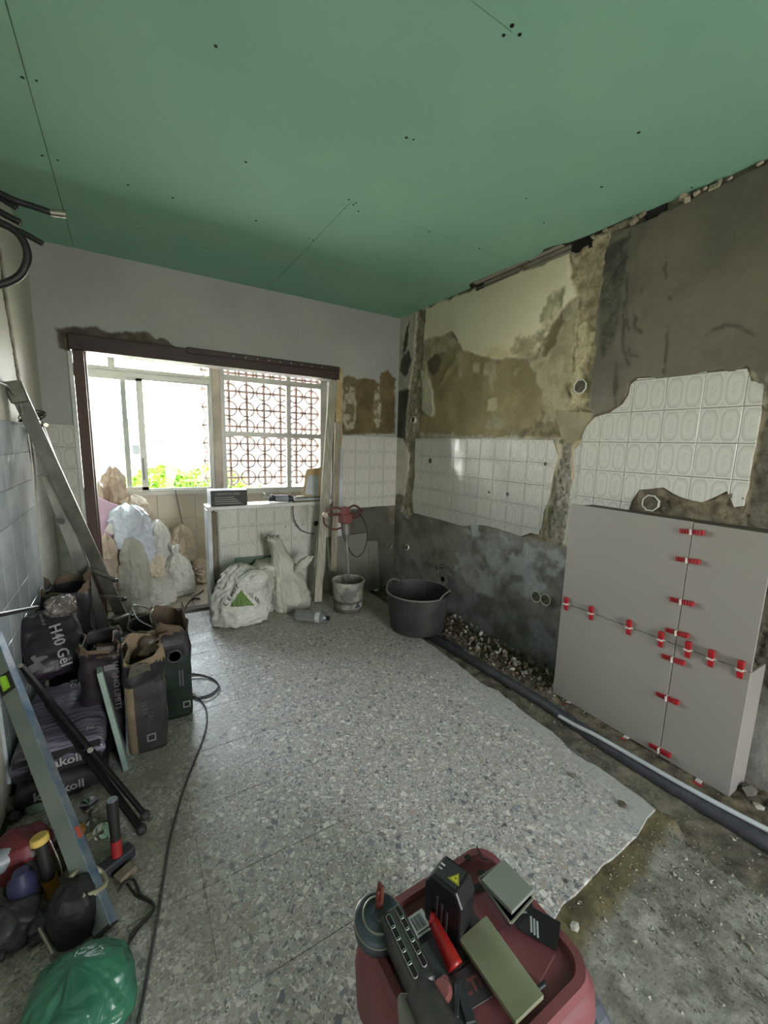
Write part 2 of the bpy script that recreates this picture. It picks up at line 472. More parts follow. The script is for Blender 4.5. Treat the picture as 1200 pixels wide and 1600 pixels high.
mat('balcony_tile', (214, 203, 185), 0.22, var=0.04, scale=3)
mat('balcony_floor', (196, 186, 172), 0.6, var=0.12, scale=8, bump=0.1)
mat('terracotta', (176, 156, 148), 0.85, var=0.15, scale=14, bump=0.3)
mat('cream_reveal', (205, 186, 148), 0.8, var=0.2, scale=9, c2=(178, 148, 100), bump=0.5, bscale=30)

def tile_material():
    m = bpy.data.materials.new('patterned_wall_tile'); m.use_nodes = True; nt = m.node_tree; N = nt.nodes; Lk = nt.links
    b = N['Principled BSDF']; uv = N.new('ShaderNodeUVMap'); sp = N.new('ShaderNodeSeparateXYZ'); Lk.new(uv.outputs[0], sp.inputs[0])
    def mt(op, a, bb=None, c=None):
        n = N.new('ShaderNodeMath'); n.operation = op
        for i, x in enumerate((a, bb, c)):
            if x is None: continue
            if isinstance(x, (int, float)): n.inputs[i].default_value = x
            else: Lk.new(x, n.inputs[i])
        return n.outputs[0]
    u = mt('SUBTRACT', mt('FRACT', mt('MULTIPLY', sp.outputs['X'], 2.0)), 0.5); v = mt('SUBTRACT', sp.outputs['Y'], 0.5)
    ax = mt('DIVIDE', mt('ABSOLUTE', u), 0.40); ay = mt('DIVIDE', mt('ABSOLUTE', v), 0.44)
    d = mt('MAXIMUM', mt('MAXIMUM', ax, ay), mt('MULTIPLY', mt('ADD', ax, ay), 0.63))
    def band(x, lo, hi): return mt('MULTIPLY', mt('GREATER_THAN', x, lo), mt('LESS_THAN', x, hi))
    r1 = band(d, 0.90, 1.0); r2 = mt('MULTIPLY', band(d, 0.74, 0.90), 0.35)
    # little medallion between the octagons, at the tile corners
    dd = mt('SQRT', mt('ADD', mt('POWER', mt('SUBTRACT', mt('ABSOLUTE', u), 0.5), 2.0), mt('POWER', mt('SUBTRACT', mt('ABSOLUTE', v), 0.5), 2.0)))
    r3 = mt('MULTIPLY', band(dd, 0.085, 0.115), 0.7)
    nz = N.new('ShaderNodeTexNoise'); nz.inputs['Scale'].default_value = 22; nz.inputs['Detail'].default_value = 2
    Lk.new(uv.outputs[0], nz.inputs['Vector'])
    orn = mt('MULTIPLY', mt('GREATER_THAN', nz.outputs[0], 0.53), mt('MULTIPLY', mt('LESS_THAN', ax, 0.3), mt('LESS_THAN', ay, 0.45)))
    fac = mt('MINIMUM', mt('ADD', mt('ADD', r1, r2), mt('ADD', r3, mt('MULTIPLY', orn, 0.7))), 1.0)
    mx = N.new('ShaderNodeMix'); mx.data_type = 'RGBA'; mx.inputs[6].default_value = srgb((212, 209, 201)); mx.inputs[7].default_value = srgb((186, 185, 179))
    Lk.new(fac, mx.inputs[0])
    geo = N.new('ShaderNodeNewGeometry'); n2 = N.new('ShaderNodeTexNoise'); n2.inputs['Scale'].default_value = 6; n2.inputs['Detail'].default_value = 6
    Lk.new(geo.outputs['Position'], n2.inputs['Vector'])
    mr = N.new('ShaderNodeMapRange'); mr.inputs[1].default_value = 0.52; mr.inputs[2].default_value = 0.72; mr.inputs[4].default_value = 0.22
    Lk.new(n2.outputs[0], mr.inputs[0])
    m2 = N.new('ShaderNodeMix'); m2.data_type = 'RGBA'; m2.inputs[7].default_value = srgb((176, 164, 138))
    Lk.new(mr.outputs[0], m2.inputs[0]); Lk.new(mx.outputs[2], m2.inputs[6]); Lk.new(m2.outputs[2], b.inputs['Base Color'])
    rr = N.new('ShaderNodeMapRange'); rr.inputs[1].default_value = 0.4; rr.inputs[2].default_value = 0.7; rr.inputs[3].default_value = 0.06; rr.inputs[4].default_value = 0.35
    Lk.new(n2.outputs[0], rr.inputs[0]); Lk.new(rr.outputs[0], b.inputs['Roughness'])
    n3 = N.new('ShaderNodeTexNoise'); n3.inputs['Scale'].default_value = 14; Lk.new(geo.outputs['Position'], n3.inputs['Vector'])
    bp = N.new('ShaderNodeBump'); bp.inputs['Strength'].default_value = 0.25; bp.inputs['Distance'].default_value = 0.004
    Lk.new(n3.outputs[0], bp.inputs['Height']); Lk.new(bp.outputs[0], b.inputs['Normal'])
    MATS['wall_tile'] = m
tile_material()

def terrazzo_material():
    m = bpy.data.materials.new('terrazzo'); m.use_nodes = True; nt = m.node_tree; N = nt.nodes; Lk = nt.links
    b = N['Principled BSDF']; geo = N.new('ShaderNodeNewGeometry')
    wob = N.new('ShaderNodeTexNoise'); wob.inputs['Scale'].default_value = 40; Lk.new(geo.outputs['Position'], wob.inputs['Vector'])
    va = N.new('ShaderNodeVectorMath'); va.operation = 'MULTIPLY_ADD'; va.inputs[1].default_value = (0.016, 0.016, 0)
    Lk.new(wob.outputs['Color'], va.inputs[0]); Lk.new(geo.outputs['Position'], va.inputs[2])
    def layer(scale, prob, prev, edge=0.10):
        vo = N.new('ShaderNodeTexVoronoi'); vo.inputs['Scale'].default_value = scale; vo.inputs['Randomness'].default_value = 1.0
        Lk.new(va.outputs[0], vo.inputs['Vector'])
        ve = N.new('ShaderNodeTexVoronoi'); ve.feature = 'DISTANCE_TO_EDGE'; ve.inputs['Scale'].default_value = scale; Lk.new(va.outputs[0], ve.inputs['Vector'])
        sp = N.new('ShaderNodeSeparateColor'); Lk.new(vo.outputs['Color'], sp.inputs[0])
        cr = N.new('ShaderNodeValToRGB'); cr.color_ramp.interpolation = 'CONSTANT'
        cols = [(0.0, (112, 112, 118)), (0.12, (166, 154, 146)), (0.3, (186, 182, 178)), (0.46, (140, 140, 144)), (0.58, (222, 218, 210)), (0.74, (172, 156, 146)), (0.84, (202, 196, 188)), (0.95, (126, 122, 120))]
        cr.color_ramp.elements[0].position = 0; cr.color_ramp.elements[0].color = srgb(cols[0][1])
        cr.color_ramp.elements[1].position = cols[1][0]; cr.color_ramp.elements[1].color = srgb(cols[1][1])
        for p, c in cols[2:]:
            e = cr.color_ramp.elements.new(p); e.color = srgb(c)
        Lk.new(sp.outputs[0], cr.inputs[0])
        g = N.new('ShaderNodeMath'); g.operation = 'LESS_THAN'; g.inputs[1].default_value = prob; Lk.new(sp.outputs[1], g.inputs[0])
        e = N.new('ShaderNodeMath'); e.operation = 'GREATER_THAN'; e.inputs[1].default_value = edge; Lk.new(ve.outputs['Distance'], e.inputs[0])
        k = N.new('ShaderNodeMath'); k.operation = 'MULTIPLY'; Lk.new(g.outputs[0], k.inputs[0]); Lk.new(e.outputs[0], k.inputs[1])
        mx = N.new('ShaderNodeMix'); mx.data_type = 'RGBA'; Lk.new(k.outputs[0], mx.inputs[0]); Lk.new(cr.outputs[0], mx.inputs[7])
        if isinstance(prev, tuple): mx.inputs[6].default_value = prev
        else: Lk.new(prev, mx.inputs[6])
        return mx.outputs[2]
    c = layer(210, 0.55, srgb((172, 170, 165)), 0.05)
    c = layer(112, 0.55, c, 0.07)
    c = layer(46, 0.42, c, 0.13)
    # dust film: heavier at the trench edge and by the balcony door
    sp = N.new('ShaderNodeSeparateXYZ'); Lk.new(geo.outputs['Position'], sp.inputs[0])
    def ramp(sock, a, bb, t0=0.0, t1=1.0):
        r = N.new('ShaderNodeMapRange'); r.inputs[1].default_value = a; r.inputs[2].default_value = bb; r.inputs[3].default_value = t0; r.inputs[4].default_value = t1
        Lk.new(sock, r.inputs[0]); return r.outputs[0]
    nz = N.new('ShaderNodeTexNoise'); nz.inputs['Scale'].default_value = 3.5; nz.inputs['Detail'].default_value = 7; nz.inputs['Roughness'].default_value = 0.65
    Lk.new(geo.outputs['Position'], nz.inputs['Vector'])
    def op(o, a, bb):
        n = N.new('ShaderNodeMath'); n.operation = o; n.use_clamp = True
        for i, x in enumerate((a, bb)):
            if isinstance(x, (int, float)): n.inputs[i].default_value = x
            else: Lk.new(x, n.inputs[i])
        return n.outputs[0]
    edge = ramp(sp.outputs['X'], 0.95, 1.72, 0, 0.5); near = ramp(sp.outputs['Y'], 1.7, 0.7, 0, 1)
    en = op('MULTIPLY', edge, near); far = ramp(sp.outputs['Y'], 2.55, 3.3, 0, 0.42); er = ramp(sp.outputs['X'], 1.55, 1.72, 0, 0.45)
    t = op('ADD', op('ADD', en, far), er)
    t = op('ADD', t, ramp(nz.outputs[0], 0.5, 0.75, -0.12, 0.3))
    t = op('MULTIPLY', t, ramp(nz.outputs[0], 0.3, 0.55, 0.5, 1.35))
    mx = N.new('ShaderNodeMix'); mx.data_type = 'RGBA'; Lk.new(t, mx.inputs[0]); Lk.new(c, mx.inputs[6])
    dc = N.new('ShaderNodeMix'); dc.data_type = 'RGBA'; dc.inputs[6].default_value = srgb((170, 170, 166)); dc.inputs[7].default_value = srgb((148, 138, 118))
    Lk.new(ramp(sp.outputs['Y'], 2.2, 2.9), dc.inputs[0]); Lk.new(dc.outputs[2], mx.inputs[7])
    # brown smears along the left, where the bags stand
    n4 = N.new('ShaderNodeTexNoise'); n4.inputs['Scale'].default_value = 2.6; n4.inputs['Detail'].default_value = 5; Lk.new(geo.outputs['Position'], n4.inputs['Vector'])
    lf = op('MULTIPLY', ramp(sp.outputs['X'], 0.42, 0.05, 0, 0.75), ramp(n4.outputs[0], 0.38, 0.6, 0.2, 1))
    m3 = N.new('ShaderNodeMix'); m3.data_type = 'RGBA'; m3.inputs[7].default_value = srgb((128, 120, 102)); Lk.new(lf, m3.inputs[0]); Lk.new(mx.outputs[2], m3.inputs[6])
    Lk.new(m3.outputs[2], b.inputs['Base Color'])
    rg = ramp(nz.outputs[0], 0.35, 0.7, 0.33, 0.62); Lk.new(rg, b.inputs['Roughness'])
    bp = N.new('ShaderNodeBump'); bp.inputs['Strength'].default_value = 0.12; bp.inputs['Distance'].default_value = 0.002
    n3 = N.new('ShaderNodeTexNoise'); n3.inputs['Scale'].default_value = 120; Lk.new(geo.outputs['Position'], n3.inputs['Vector'])
    Lk.new(n3.outputs[0], bp.inputs['Height']); Lk.new(bp.outputs[0], b.inputs['Normal'])
    MATS['terrazzo'] = m
terrazzo_material()

# ================================================================ RIGHT WALL (relief of plaster, render, chases, cement)
def rw(pts): return [(PX(u, v, W).y, PX(u, v, W).z) for u, v in pts]
def rw3(U, V, H): return np.stack([W - H, U, V], -1)
def r3(u, v, h): return (W - h, u, v)
LR = [
 dict(poly=[(0.2, -0.2), (3.6, -0.2), (3.6, 0.80), (0.2, 0.80)], c=(150, 149, 142), c2=(116, 114, 105), h=0.004, amp=0.003, cs=5, seed=4, r=0.6, g=0.7, name='cement_coat', soft=2, jag=0.006),
 dict(poly=rw([(725, 830), (800, 845), (862, 855), (885, 880), (850, 925), (800, 945), (745, 935), (712, 890)]), c=(178, 182, 182), c2=(140, 141, 136), clo=0.3, chi=0.6, cs=7, h=0.006, amp=0.002, soft=4, jag=0.05, js=8, r=0.5, g=0.5, op=(0.33, 9, 5)),
 dict(poly=rw([(700, 895), (760, 930), (870, 985), (866, 1100), (700, 990)]), c=(142, 144, 144), c2=(108, 108, 105), cs=9, h=0.006, amp=0.003, soft=4, jag=0.04, js=9, r=0.6, g=0.7),
 dict(poly=rw([(737, 815), (750, 813), (752, 838), (738, 842)]), c=(196, 202, 204), h=0.006, soft=2, jag=0.02, g=0.3),
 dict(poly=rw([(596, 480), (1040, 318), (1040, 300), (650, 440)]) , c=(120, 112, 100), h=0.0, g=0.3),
 # white plaster left of the corner chase
 dict(poly=rw([(610, 490), (653, 480), (650, 545), (645, 590), (637, 625), (632, 682), (610, 690)]), c=(204, 198, 184), h=0.010, c2=(182, 176, 162), soft=2, name='plaster_coat', g=0.25),
 dict(poly=rw([(628, 560), (640, 548), (644, 565), (636, 590), (626, 580), (634, 520), (641, 500), (638, 540)]), c=(92, 88, 76), h=0.006, soft=1, g=0.4),
 dict(poly=rw([(622, 612), (640, 606), (650, 640), (648, 690), (620, 700), (610, 650)]), c=(86, 86, 74), c2=(70, 70, 60), h=0.005, soft=4, g=0.5),
 # big cream plaster field
 dict(poly=rw([(662, 482), (752, 450), (892, 395), (900, 392), (905, 430), (902, 462), (885, 480), (864, 505), (850, 530), (838, 552), (826, 560), (800, 559), (776, 563), (752, 556), (730, 550), (722, 545), (710, 520), (690, 526), (672, 530), (662, 540)]),
      c=(238, 226, 202), c2=(228, 215, 188), cs=3, h=0.012, soft=2, name='plaster_coat', g=0.12, r=0.6, jag=0.012),
 dict(poly=rw([(664, 532), (690, 524), (706, 518), (724, 545), (716, 552), (690, 550), (672, 566), (664, 610), (658, 640), (654, 600)]), c=(184, 174, 146), c2=(150, 140, 116), cs=14, h=0.008, soft=2, jag=0.012, g=0.5),
 dict(poly=rw([(758, 545), (826, 530), (828, 556), (800, 560), (762, 560)]), c=(226, 208, 160), h=0.012, soft=8, g=0.12, op=(0.35, 6, 4)),
 # scratched beige zone
 dict(poly=rw([(800, 556), (804, 524), (838, 520), (846, 490), (866, 452), (884, 452), (880, 480), (862, 505), (848, 540), (838, 552), (826, 560)]), c=(186, 174, 142), c2=(160, 150, 122), cs=16, h=0.009, soft=2, jag=0.02, js=22, g=0.5, op=(0.32, 14, 5)),
 # brown scraped render
 dict(poly=rw([(667, 566), (690, 551), (722, 548), (746, 556), (776, 565), (800, 561), (824, 560), (838, 590), (850, 620), (846, 650), (836, 668), (800, 676), (790, 684), (655, 684), (658, 655), (664, 640), (672, 600)]),
      c=(166, 148, 112), c2=(142, 126, 94), cs=6, h=0.0, amp=0.0015, soft=2, name='scraped_render', g=0.45, jag=0.012, r=0.75),
 dict(poly=rw([(668, 566), (680, 552), (690, 560), (684, 580), (676, 588), (670, 580)]), c=(112, 98, 76), h=0.001, soft=2),
 dict(poly=rw([(678, 620), (700, 575), (712, 556), (716, 562), (704, 582), (690, 600), (682, 612)]), c=(180, 162, 122), h=0.006, soft=2, jag=0.01),
 dict(poly=rw([(712, 556), (722, 552), (722, 588), (716, 590)]), c=(190, 174, 138), h=0.006, soft=2, jag=0.008),
 dict(poly=rw([(738, 568), (751, 566), (749, 582), (738, 584)]), c=(188, 176, 146), h=0.005, soft=2, jag=0.012),
 dict(poly=rw([(758, 566), (776, 562), (777, 584), (770, 594), (768, 612), (763, 600), (765, 584), (754, 584)]), c=(188, 176, 146), h=0.005, soft=2, jag=0.012),
 dict(poly=rw([(762, 624), (776, 620), (777, 640), (762, 641)]), c=(196, 184, 152), h=0.006, soft=1, jag=0.008),
 dict(poly=rw([(756, 668), (762, 648), (766, 656), (772, 646), (786, 656), (790, 670), (770, 672)]), c=(186, 176, 146), h=0.006, soft=1, jag=0.010),
 dict(poly=rw([(804, 572), (812, 576), (806, 590), (800, 585)]), c=(176, 160, 124), h=0.004, soft=2, jag=0.014),
 # beige skim between render and column chase
 dict(poly=rw([(838, 562), (852, 536), (866, 508), (884, 484), (904, 462), (912, 500), (912, 640), (930, 648), (905, 690), (880, 686), (862, 684), (846, 660), (850, 622), (838, 590), (822, 560)]), c=(184, 172, 144), c2=(156, 144, 118), cs=10, h=0.006, amp=0.004, soft=2, jag=0.016, g=0.55, name='skim_coat'),
 dict(poly=rw([(852, 536), (864, 508), (882, 484), (890, 490), (872, 520), (866, 540), (858, 552), (850, 556)]), c=(126, 110, 84), h=0.0, soft=2, jag=0.012),
 dict(poly=rw([(878, 488), (892, 470), (898, 490), (892, 502), (880, 500)]), c=(178, 168, 142), h=0.006, soft=3, jag=0.015),
 # column chase from ceiling
 dict(poly=rw([(893, 396), (950, 358), (958, 365), (942, 420), (938, 470), (932, 520), (930, 600), (926, 640), (912, 640), (890, 640), (886, 600), (894, 560), (902, 510), (904, 460), (892, 440), (888, 415)]),
      c=(190, 172, 144), c2=(160, 144, 118), cs=18, h=-0.008, amp=0.014, hs=26, soft=1, jag=0.012, g=0.9, name='open_chase'),
 dict(poly=rw([(905, 506), (925, 498), (927, 560), (916, 600), (926, 636), (892, 632), (886, 600), (900, 560)]), c=(204, 190, 156), c2=(166, 148, 118), clo=0.42, chi=0.55, cs=14, h=0.0, amp=0.010, soft=2, jag=0.03, g=0.8),
 dict(poly=rw([(893, 396), (950, 358), (990, 340), (985, 350), (960, 366), (935, 380), (895, 410)]), c=(196, 184, 158), c2=(150, 136, 112), h=0.01, amp=0.012, cs=20, soft=1, jag=0.012),
 dict(poly=rw([(874, 470), (880, 448), (886, 450), (880, 474)]), c=(160, 150, 122), h=0.010, soft=3, jag=0.006),
 dict(poly=rw([(868, 640), (932, 646), (918, 664), (893, 702), (880, 690)]), c=(172, 162, 134), c2=(150, 140, 116), h=0.012, soft=1, jag=0.006, g=0.3),
 dict(poly=rw([(835, 660), (868, 655), (882, 690), (838, 686), (820, 682)]), c=(150, 136, 108), c2=(112, 98, 74), cs=22, h=0.004, amp=0.010, soft=1, jag=0.012, g=0.8),
 dict(poly=rw([(652, 676), (740, 680), (880, 684), (878, 694), (650, 690)]), c=(194, 184, 164), c2=(160, 148, 126), cs=20, h=0.008, amp=0.005, soft=1, jag=0.008, g=0.4),
 # lower chase
 dict(poly=rw([(872, 690), (893, 698), (893, 730), (897, 745), (888, 762), (890, 800), (884, 835), (878, 850), (858, 845), (860, 812), (858, 790), (870, 760), (866, 735), (876, 712)]),
      c=(184, 176, 162), c2=(146, 138, 126), cs=24, h=-0.014, amp=0.016, hs=40, soft=1, jag=0.014, g=1.0, name='open_chase'),
 dict(poly=rw([(862, 690), (875, 692), (876, 712), (866, 735), (858, 790), (848, 838), (842, 838), (850, 760)]), c=(206, 196, 174), c2=(184, 172, 146), cs=16, h=0.006, amp=0.003, soft=1, jag=0.006, g=0.4),
 dict(poly=rw([(893, 700), (912, 682), (905, 800), (896, 862), (880, 850), (886, 810), (892, 760)]), c=(214, 200, 170), c2=(190, 172, 138), cs=14, h=0.006, amp=0.003, soft=1, jag=0.008, g=0.4),
 # corner chase
 dict(poly=rw([(652, 486), (666, 480), (664, 520), (661, 560), (659, 600), (656, 640), (656, 684), (650, 720), (645, 800), (640, 810), (627, 800), (636, 760), (640, 720), (634, 685), (636, 640), (642, 600), (648, 560), (650, 520)]),
      c=(184, 172, 150), c2=(150, 140, 122), cs=20, h=-0.008, amp=0.014, hs=30, soft=1, jag=0.010, g=0.9, name='open_chase'),
 dict(poly=rw([(617, 684), (632, 686), (640, 712), (637, 745), (632, 775), (622, 772), (610, 780), (600, 690)]), c=(206, 202, 188), c2=(188, 184, 170), h=0.012, soft=1, jag=0.006, g=0.2, r=0.4),
 # white drip of plaster
 dict(poly=rw([(658, 575), (664, 582), (672, 592), (677, 612), (679, 646), (674, 652), (666, 648), (660, 640), (662, 612)]), c=(214, 208, 184), h=0.016, amp=0.004, soft=2, jag=0.005, g=0.3),
 # fresh grey cement coat on the upper right
 dict(poly=rw([(958, 364), (1010, 346), (1250, 232), (1300, 640), (1200, 640), (1178, 586), (1170, 576), (1150, 582), (1110, 580), (1045, 590), (1000, 590), (988, 600), (982, 616), (968, 634), (950, 645), (932, 650), (922, 636), (924, 610), (930, 560), (936, 480), (946, 430), (948, 400)]),
      c=(112, 104, 88), c2=(94, 88, 75), cs=4, h=0.022, amp=0.003, hs=8, soft=1, jag=0.006, js=14, g=0.28, r=0.55, name='fresh_cement_coat', ridge=(0.006, 3.2), label='dark fresh cement coat with trowel ridges'),
 dict(poly=rw([(984, 425), (986, 440), (984, 480), (988, 520), (984, 520), (980, 480), (981, 440)]), c=(84, 78, 66), h=0.026, amp=0.003, soft=1, jag=0.005, js=30, g=0.3),
 dict(poly=rw([(978, 470), (982, 500), (978, 540), (986, 560), (990, 572), (986, 574), (974, 545)]), c=(84, 78, 66), h=0.026, amp=0.003, soft=1, jag=0.005, js=30, g=0.3),
 dict(poly=rw([(966, 560), (970, 600), (966, 640), (962, 600)]), c=(84, 78, 66), h=0.026, amp=0.003, soft=1, jag=0.005, js=30, g=0.3),
 dict(poly=rw([(1044, 400), (1047, 420), (1045, 440), (1041, 430)]), c=(84, 78, 66), h=0.026, amp=0.003, soft=1, jag=0.005, js=30, g=0.3),
 dict(poly=rw([(1046, 505), (1049, 530), (1044, 585), (1040, 585), (1043, 540)]), c=(84, 78, 66), h=0.026, amp=0.003, soft=1, jag=0.005, js=30, g=0.3),
 dict(poly=rw([(995, 488), (1000, 500), (998, 512), (1010, 520), (1005, 524), (994, 512)]), c=(84, 78, 66), h=0.026, amp=0.003, soft=1, jag=0.005, js=30, g=0.3),
 dict(poly=rw([(988, 540), (990, 552), (1002, 556), (1000, 560), (986, 556), (985, 544)]), c=(84, 78, 66), h=0.026, amp=0.003, soft=1, jag=0.005, js=30, g=0.3),
 dict(poly=rw([(1102, 530), (1118, 515), (1140, 505), (1168, 512), (1190, 530), (1165, 517), (1140, 510), (1116, 522)]), c=(84, 78, 66), h=0.026, amp=0.003, soft=1, jag=0.005, js=30, g=0.3),
 dict(poly=rw([(1008, 448), (1010, 462), (1006, 462)]), c=(84, 78, 66), h=0.026, amp=0.003, soft=1, jag=0.005, js=30, g=0.3),
 dict(poly=rw([(1050, 462), (1053, 470), (1050, 474)]), c=(84, 78, 66), h=0.026, amp=0.003, soft=1, jag=0.005, js=30, g=0.3),
 dict(poly=rw([(1081, 456), (1084, 462), (1080, 464)]), c=(84, 78, 66), h=0.026, amp=0.003, soft=1, jag=0.005, js=30, g=0.3),
 dict(poly=rw([(948, 395), (962, 380), (985, 360), (982, 420), (972, 470), (968, 520), (944, 560), (940, 480)]), c=(98, 94, 80), c2=(76, 72, 62), cs=16, h=0.018, amp=0.012, hs=20, soft=2, jag=0.015, g=0.8),
 dict(poly=rw([(1170, 576), (1182, 586), (1180, 600), (1200, 604), (1197, 640), (1172, 630)]), c=(170, 162, 140), h=0.010, amp=0.004, soft=1, jag=0.01),
 # rough mortar at far right and below the upper tiles
 dict(poly=[(0.2, 0.4), (0.74, 0.4), (0.705, 1.75), (0.2, 1.9)], c=(116, 108, 94), c2=(90, 84, 72), cs=22, h=0.0, amp=0.012, hs=34, soft=1, jag=0.01, g=0.9),
 dict(poly=rw([(985, 800), (988, 785), (1000, 762), (1034, 758), (1062, 778), (1100, 787), (1140, 765), (1165, 770), (1165, 830), (985, 810)]), c=(132, 120, 100), c2=(96, 86, 70), cs=26, h=0.012, amp=0.012, hs=40, soft=1, jag=0.012, g=0.9, name='mortar_patch'),
]
wall_right, _ = field('wall_right', 0.25, D + 0.01, -0.18, HC, 0.0068, rw3,
    dict(c=(150, 138, 116), c2=(118, 106, 86), cs=10, h=0.0, amp=0.003, g=0.6), LR, FIELD,
    hole=lambda u, v: (((u > 1.24) & (u < 1.32)) | ((u > 1.60) & (u < 2.085)) | ((u > 2.12) & (u < 2.53))) & (v > 2.552 + 0.010 * (u - 1.6)))
wall_right['label'] = 'right wall stripped to render, chases and cement'
struct(MB().bb(W, W + 0.12, -2.4, 0.26, -0.2, 2.9).bb(W + 0.02, W + 0.12, 0.26, 5.1, -0.2, 2.9).build('wall_right.001', 'concrete'))

# tiles of the right wall
TA = rw([(651, 685), (700, 685), (780, 685), (866, 688), (868, 700), (873, 712), (866, 735), (860, 775), (852, 800), (846, 836), (832, 832), (816, 838), (790, 829), (760, 821), (744, 820), (725, 822), (690, 812), (648, 801), (646, 776), (650, 745), (650, 712)])
tw = tiles(wall_right, jagged(TA, 0.002, 0.05, 1), PX(857.5, 690, W).y, 1.461 - 0.148 * 5, 0.150, 0.148, r3, 0.014, MATS['wall_tile'], tilt=0.004, seed=1)
TB = rw([(912, 690), (912, 682), (918, 668), (932, 652), (955, 645), (975, 632), (985, 618), (988, 601), (1000, 591), (1045, 589), (1110, 581), (1170, 577), (1176, 596), (1198, 601), (1165, 790), (1150, 792), (1140, 767), (1100, 785), (1068, 778), (1040, 762), (1002, 764), (988, 785), (980, 805), (903, 800)])
tw += tiles(wall_right, jagged(TB, 0.003, 0.04, 2), 1.103, 1.449, 0.160, 0.160, r3, 0.016, MATS['wall_tile'], tilt=0.004, seed=2)
TC = rw([(896, 705), (911, 690), (904, 800), (896, 858), (884, 848), (890, 800), (893, 765), (900, 745)])
tw += tiles(wall_right, jagged(TC, 0.003, 0.04, 3), 1.583, 1.449, 0.160, 0.160, r3, 0.010, MATS['wall_tile'], tilt=0.004, seed=3)

# screw holes and anchor holes in the tiles
def ring_hole(u, v, r, depth=0.03, parent=None, name='wall_plug'):
    c = PX(u, v, W - 0.016)
    R = Matrix.Rotation(math.radians(-90), 3, 'Y')
    return MB().lathe([(r * 0.5, -depth), (r * 0.55, 0.0), (r * 0.75, 0.002), (r, 0.0015), (r, -0.004)], c, 14, R).build(name, 'dark_plastic', parent, smooth=True)
mat('dark_plastic', (38, 36, 34), 0.5, var=0.1)
mat('orange_dust', (150, 110, 70), 0.9)
for (u, v, r) in ((764, 769, 0.010), (793, 772, 0.012), (852, 725, 0.011)):
    ring_hole(u, v, r, parent=wall_right)
MB().lathe([(0.0001, 0.001), (0.020, 0.001), (0.024, 0.0)], PX(672, 720, W - 0.016), 16, Matrix.Rotation(math.radians(-90), 3, 'Y')).build('plugged_hole', mat('mud', (120, 108, 88), 0.9, var=0.2), wall_right)

# ================================================================ FAR WALL
def fw(pts): return [(PY(u, v, D).x, PY(u, v, D).z) for u, v in pts]
def fw3(U, V, H): return np.stack([U, D - H, V], -1)
def f3(u, v, h): return (u, D - h, v)
OX0, OX1, OZ = -0.292, 1.685, 2.078
def hole_far(u, v):
    bump = 0.055 * np.exp(-((u + 0.13) / 0.085) ** 2) + 0.07 * np.exp(-((u - 0.26) / 0.07) ** 2) - 0.012
    return (u > OX0) & (u < OX1) & (v < OZ - 0.01 + np.where(u < 0.42, bump, 0.0) - np.where(u < 0.42, 0.035 * (0.42 - u), 0))
LF = [
 dict(poly=[(-0.5, -0.1), (-0.27, -0.1), (-0.27, 1.47), (-0.5, 1.47)], c=(170, 166, 152), h=-0.004),
 dict(poly=fw([(84, 512), (150, 508), (166, 518), (232, 520), (246, 532), (262, 545), (262, 560), (95, 545)]), c=(104, 92, 80), c2=(80, 70, 60), h=-0.002, amp=0.006, cs=24, soft=1, jag=0.008, g=0.8, name='broken_plaster_edge'),
 dict(poly=fw([(535, 590), (545, 585), (560, 592), (580, 592), (592, 600), (594, 582), (606, 578), (617, 590), (618, 677), (600, 678), (535, 679)]), c=(124, 106, 76), c2=(100, 84, 58), cs=8, h=-0.004, amp=0.003, soft=1, jag=0.010, g=0.5, name='scraped_render'),
 dict(poly=fw([(537, 600), (556, 602), (557, 640), (554, 670), (536, 674)]), c=(176, 168, 148), c2=(120, 106, 82), clo=0.45, chi=0.55, cs=22, h=0.002, amp=0.006, soft=1, jag=0.015, g=0.8),
 dict(poly=fw([(586, 606), (594, 604), (595, 650), (590, 672), (585, 650)]), c=(184, 176, 156), c2=(130, 114, 88), clo=0.42, chi=0.5, cs=26, h=0.003, amp=0.006, soft=1, jag=0.012, g=0.7),
 dict(poly=[(1.66, -0.1), (2.34, -0.1), (2.34, 0.792), (2.10, 0.80), (1.86, 0.775), (1.66, 0.78)], c=(92, 90, 80), c2=(74, 73, 66), cs=5, h=0.0, amp=0.002, soft=1, jag=0.003, g=0.4, name='cement_coat'),
 dict(poly=[(2.26, 0.6), (2.34, 0.6), (2.34, 1.0), (2.30, 0.99), (2.28, 0.86), (2.2, 0.84)], c=(126, 120, 106), c2=(104, 98, 86), cs=12, h=0.004, amp=0.004, soft=2, jag=0.006, g=0.6),
]
wall_far, _ = field('wall_far', L - 0.01, W + 0.005, -0.06, HC, 0.008, fw3,
    dict(c=(174, 176, 170), c2=(164, 166, 160), cs=2, h=0.0, amp=0.001, hs=3, g=0.15, r=0.75), LF, FIELD, hole=hole_far)
wall_far['label'] = 'whitewashed far wall broken open around the balcony opening'
tiles(wall_far, [(1.70, 0.79), (2.315, 0.79), (2.315, 1.476), (1.70, 1.476)], 2.315 - 0.157 * 5, 1.476 - 0.148 * 5, 0.157, 0.148, f3, 0.012, MATS['wall_tile'], tilt=0.003, seed=5)
tiles(wall_far, [(-0.455, -0.02), (-0.296, -0.02), (-0.296, 1.476), (-0.455, 1.476)], -0.455, 1.476 - 0.148 * 11, 0.159, 0.148, f3, 0.010, MATS['wall_tile'], tilt=0.003, seed=6)
struct(MB().bb(-1.75, OX0, D + 0.012, 3.69, -0.2, 2.9).bb(OX1, 2.9, D + 0.012, 3.69, -0.2, 2.9).bb(OX0, OX1, D + 0.012, 3.69, 2.09, 2.9).build('wall_balcony', 'plaster'))

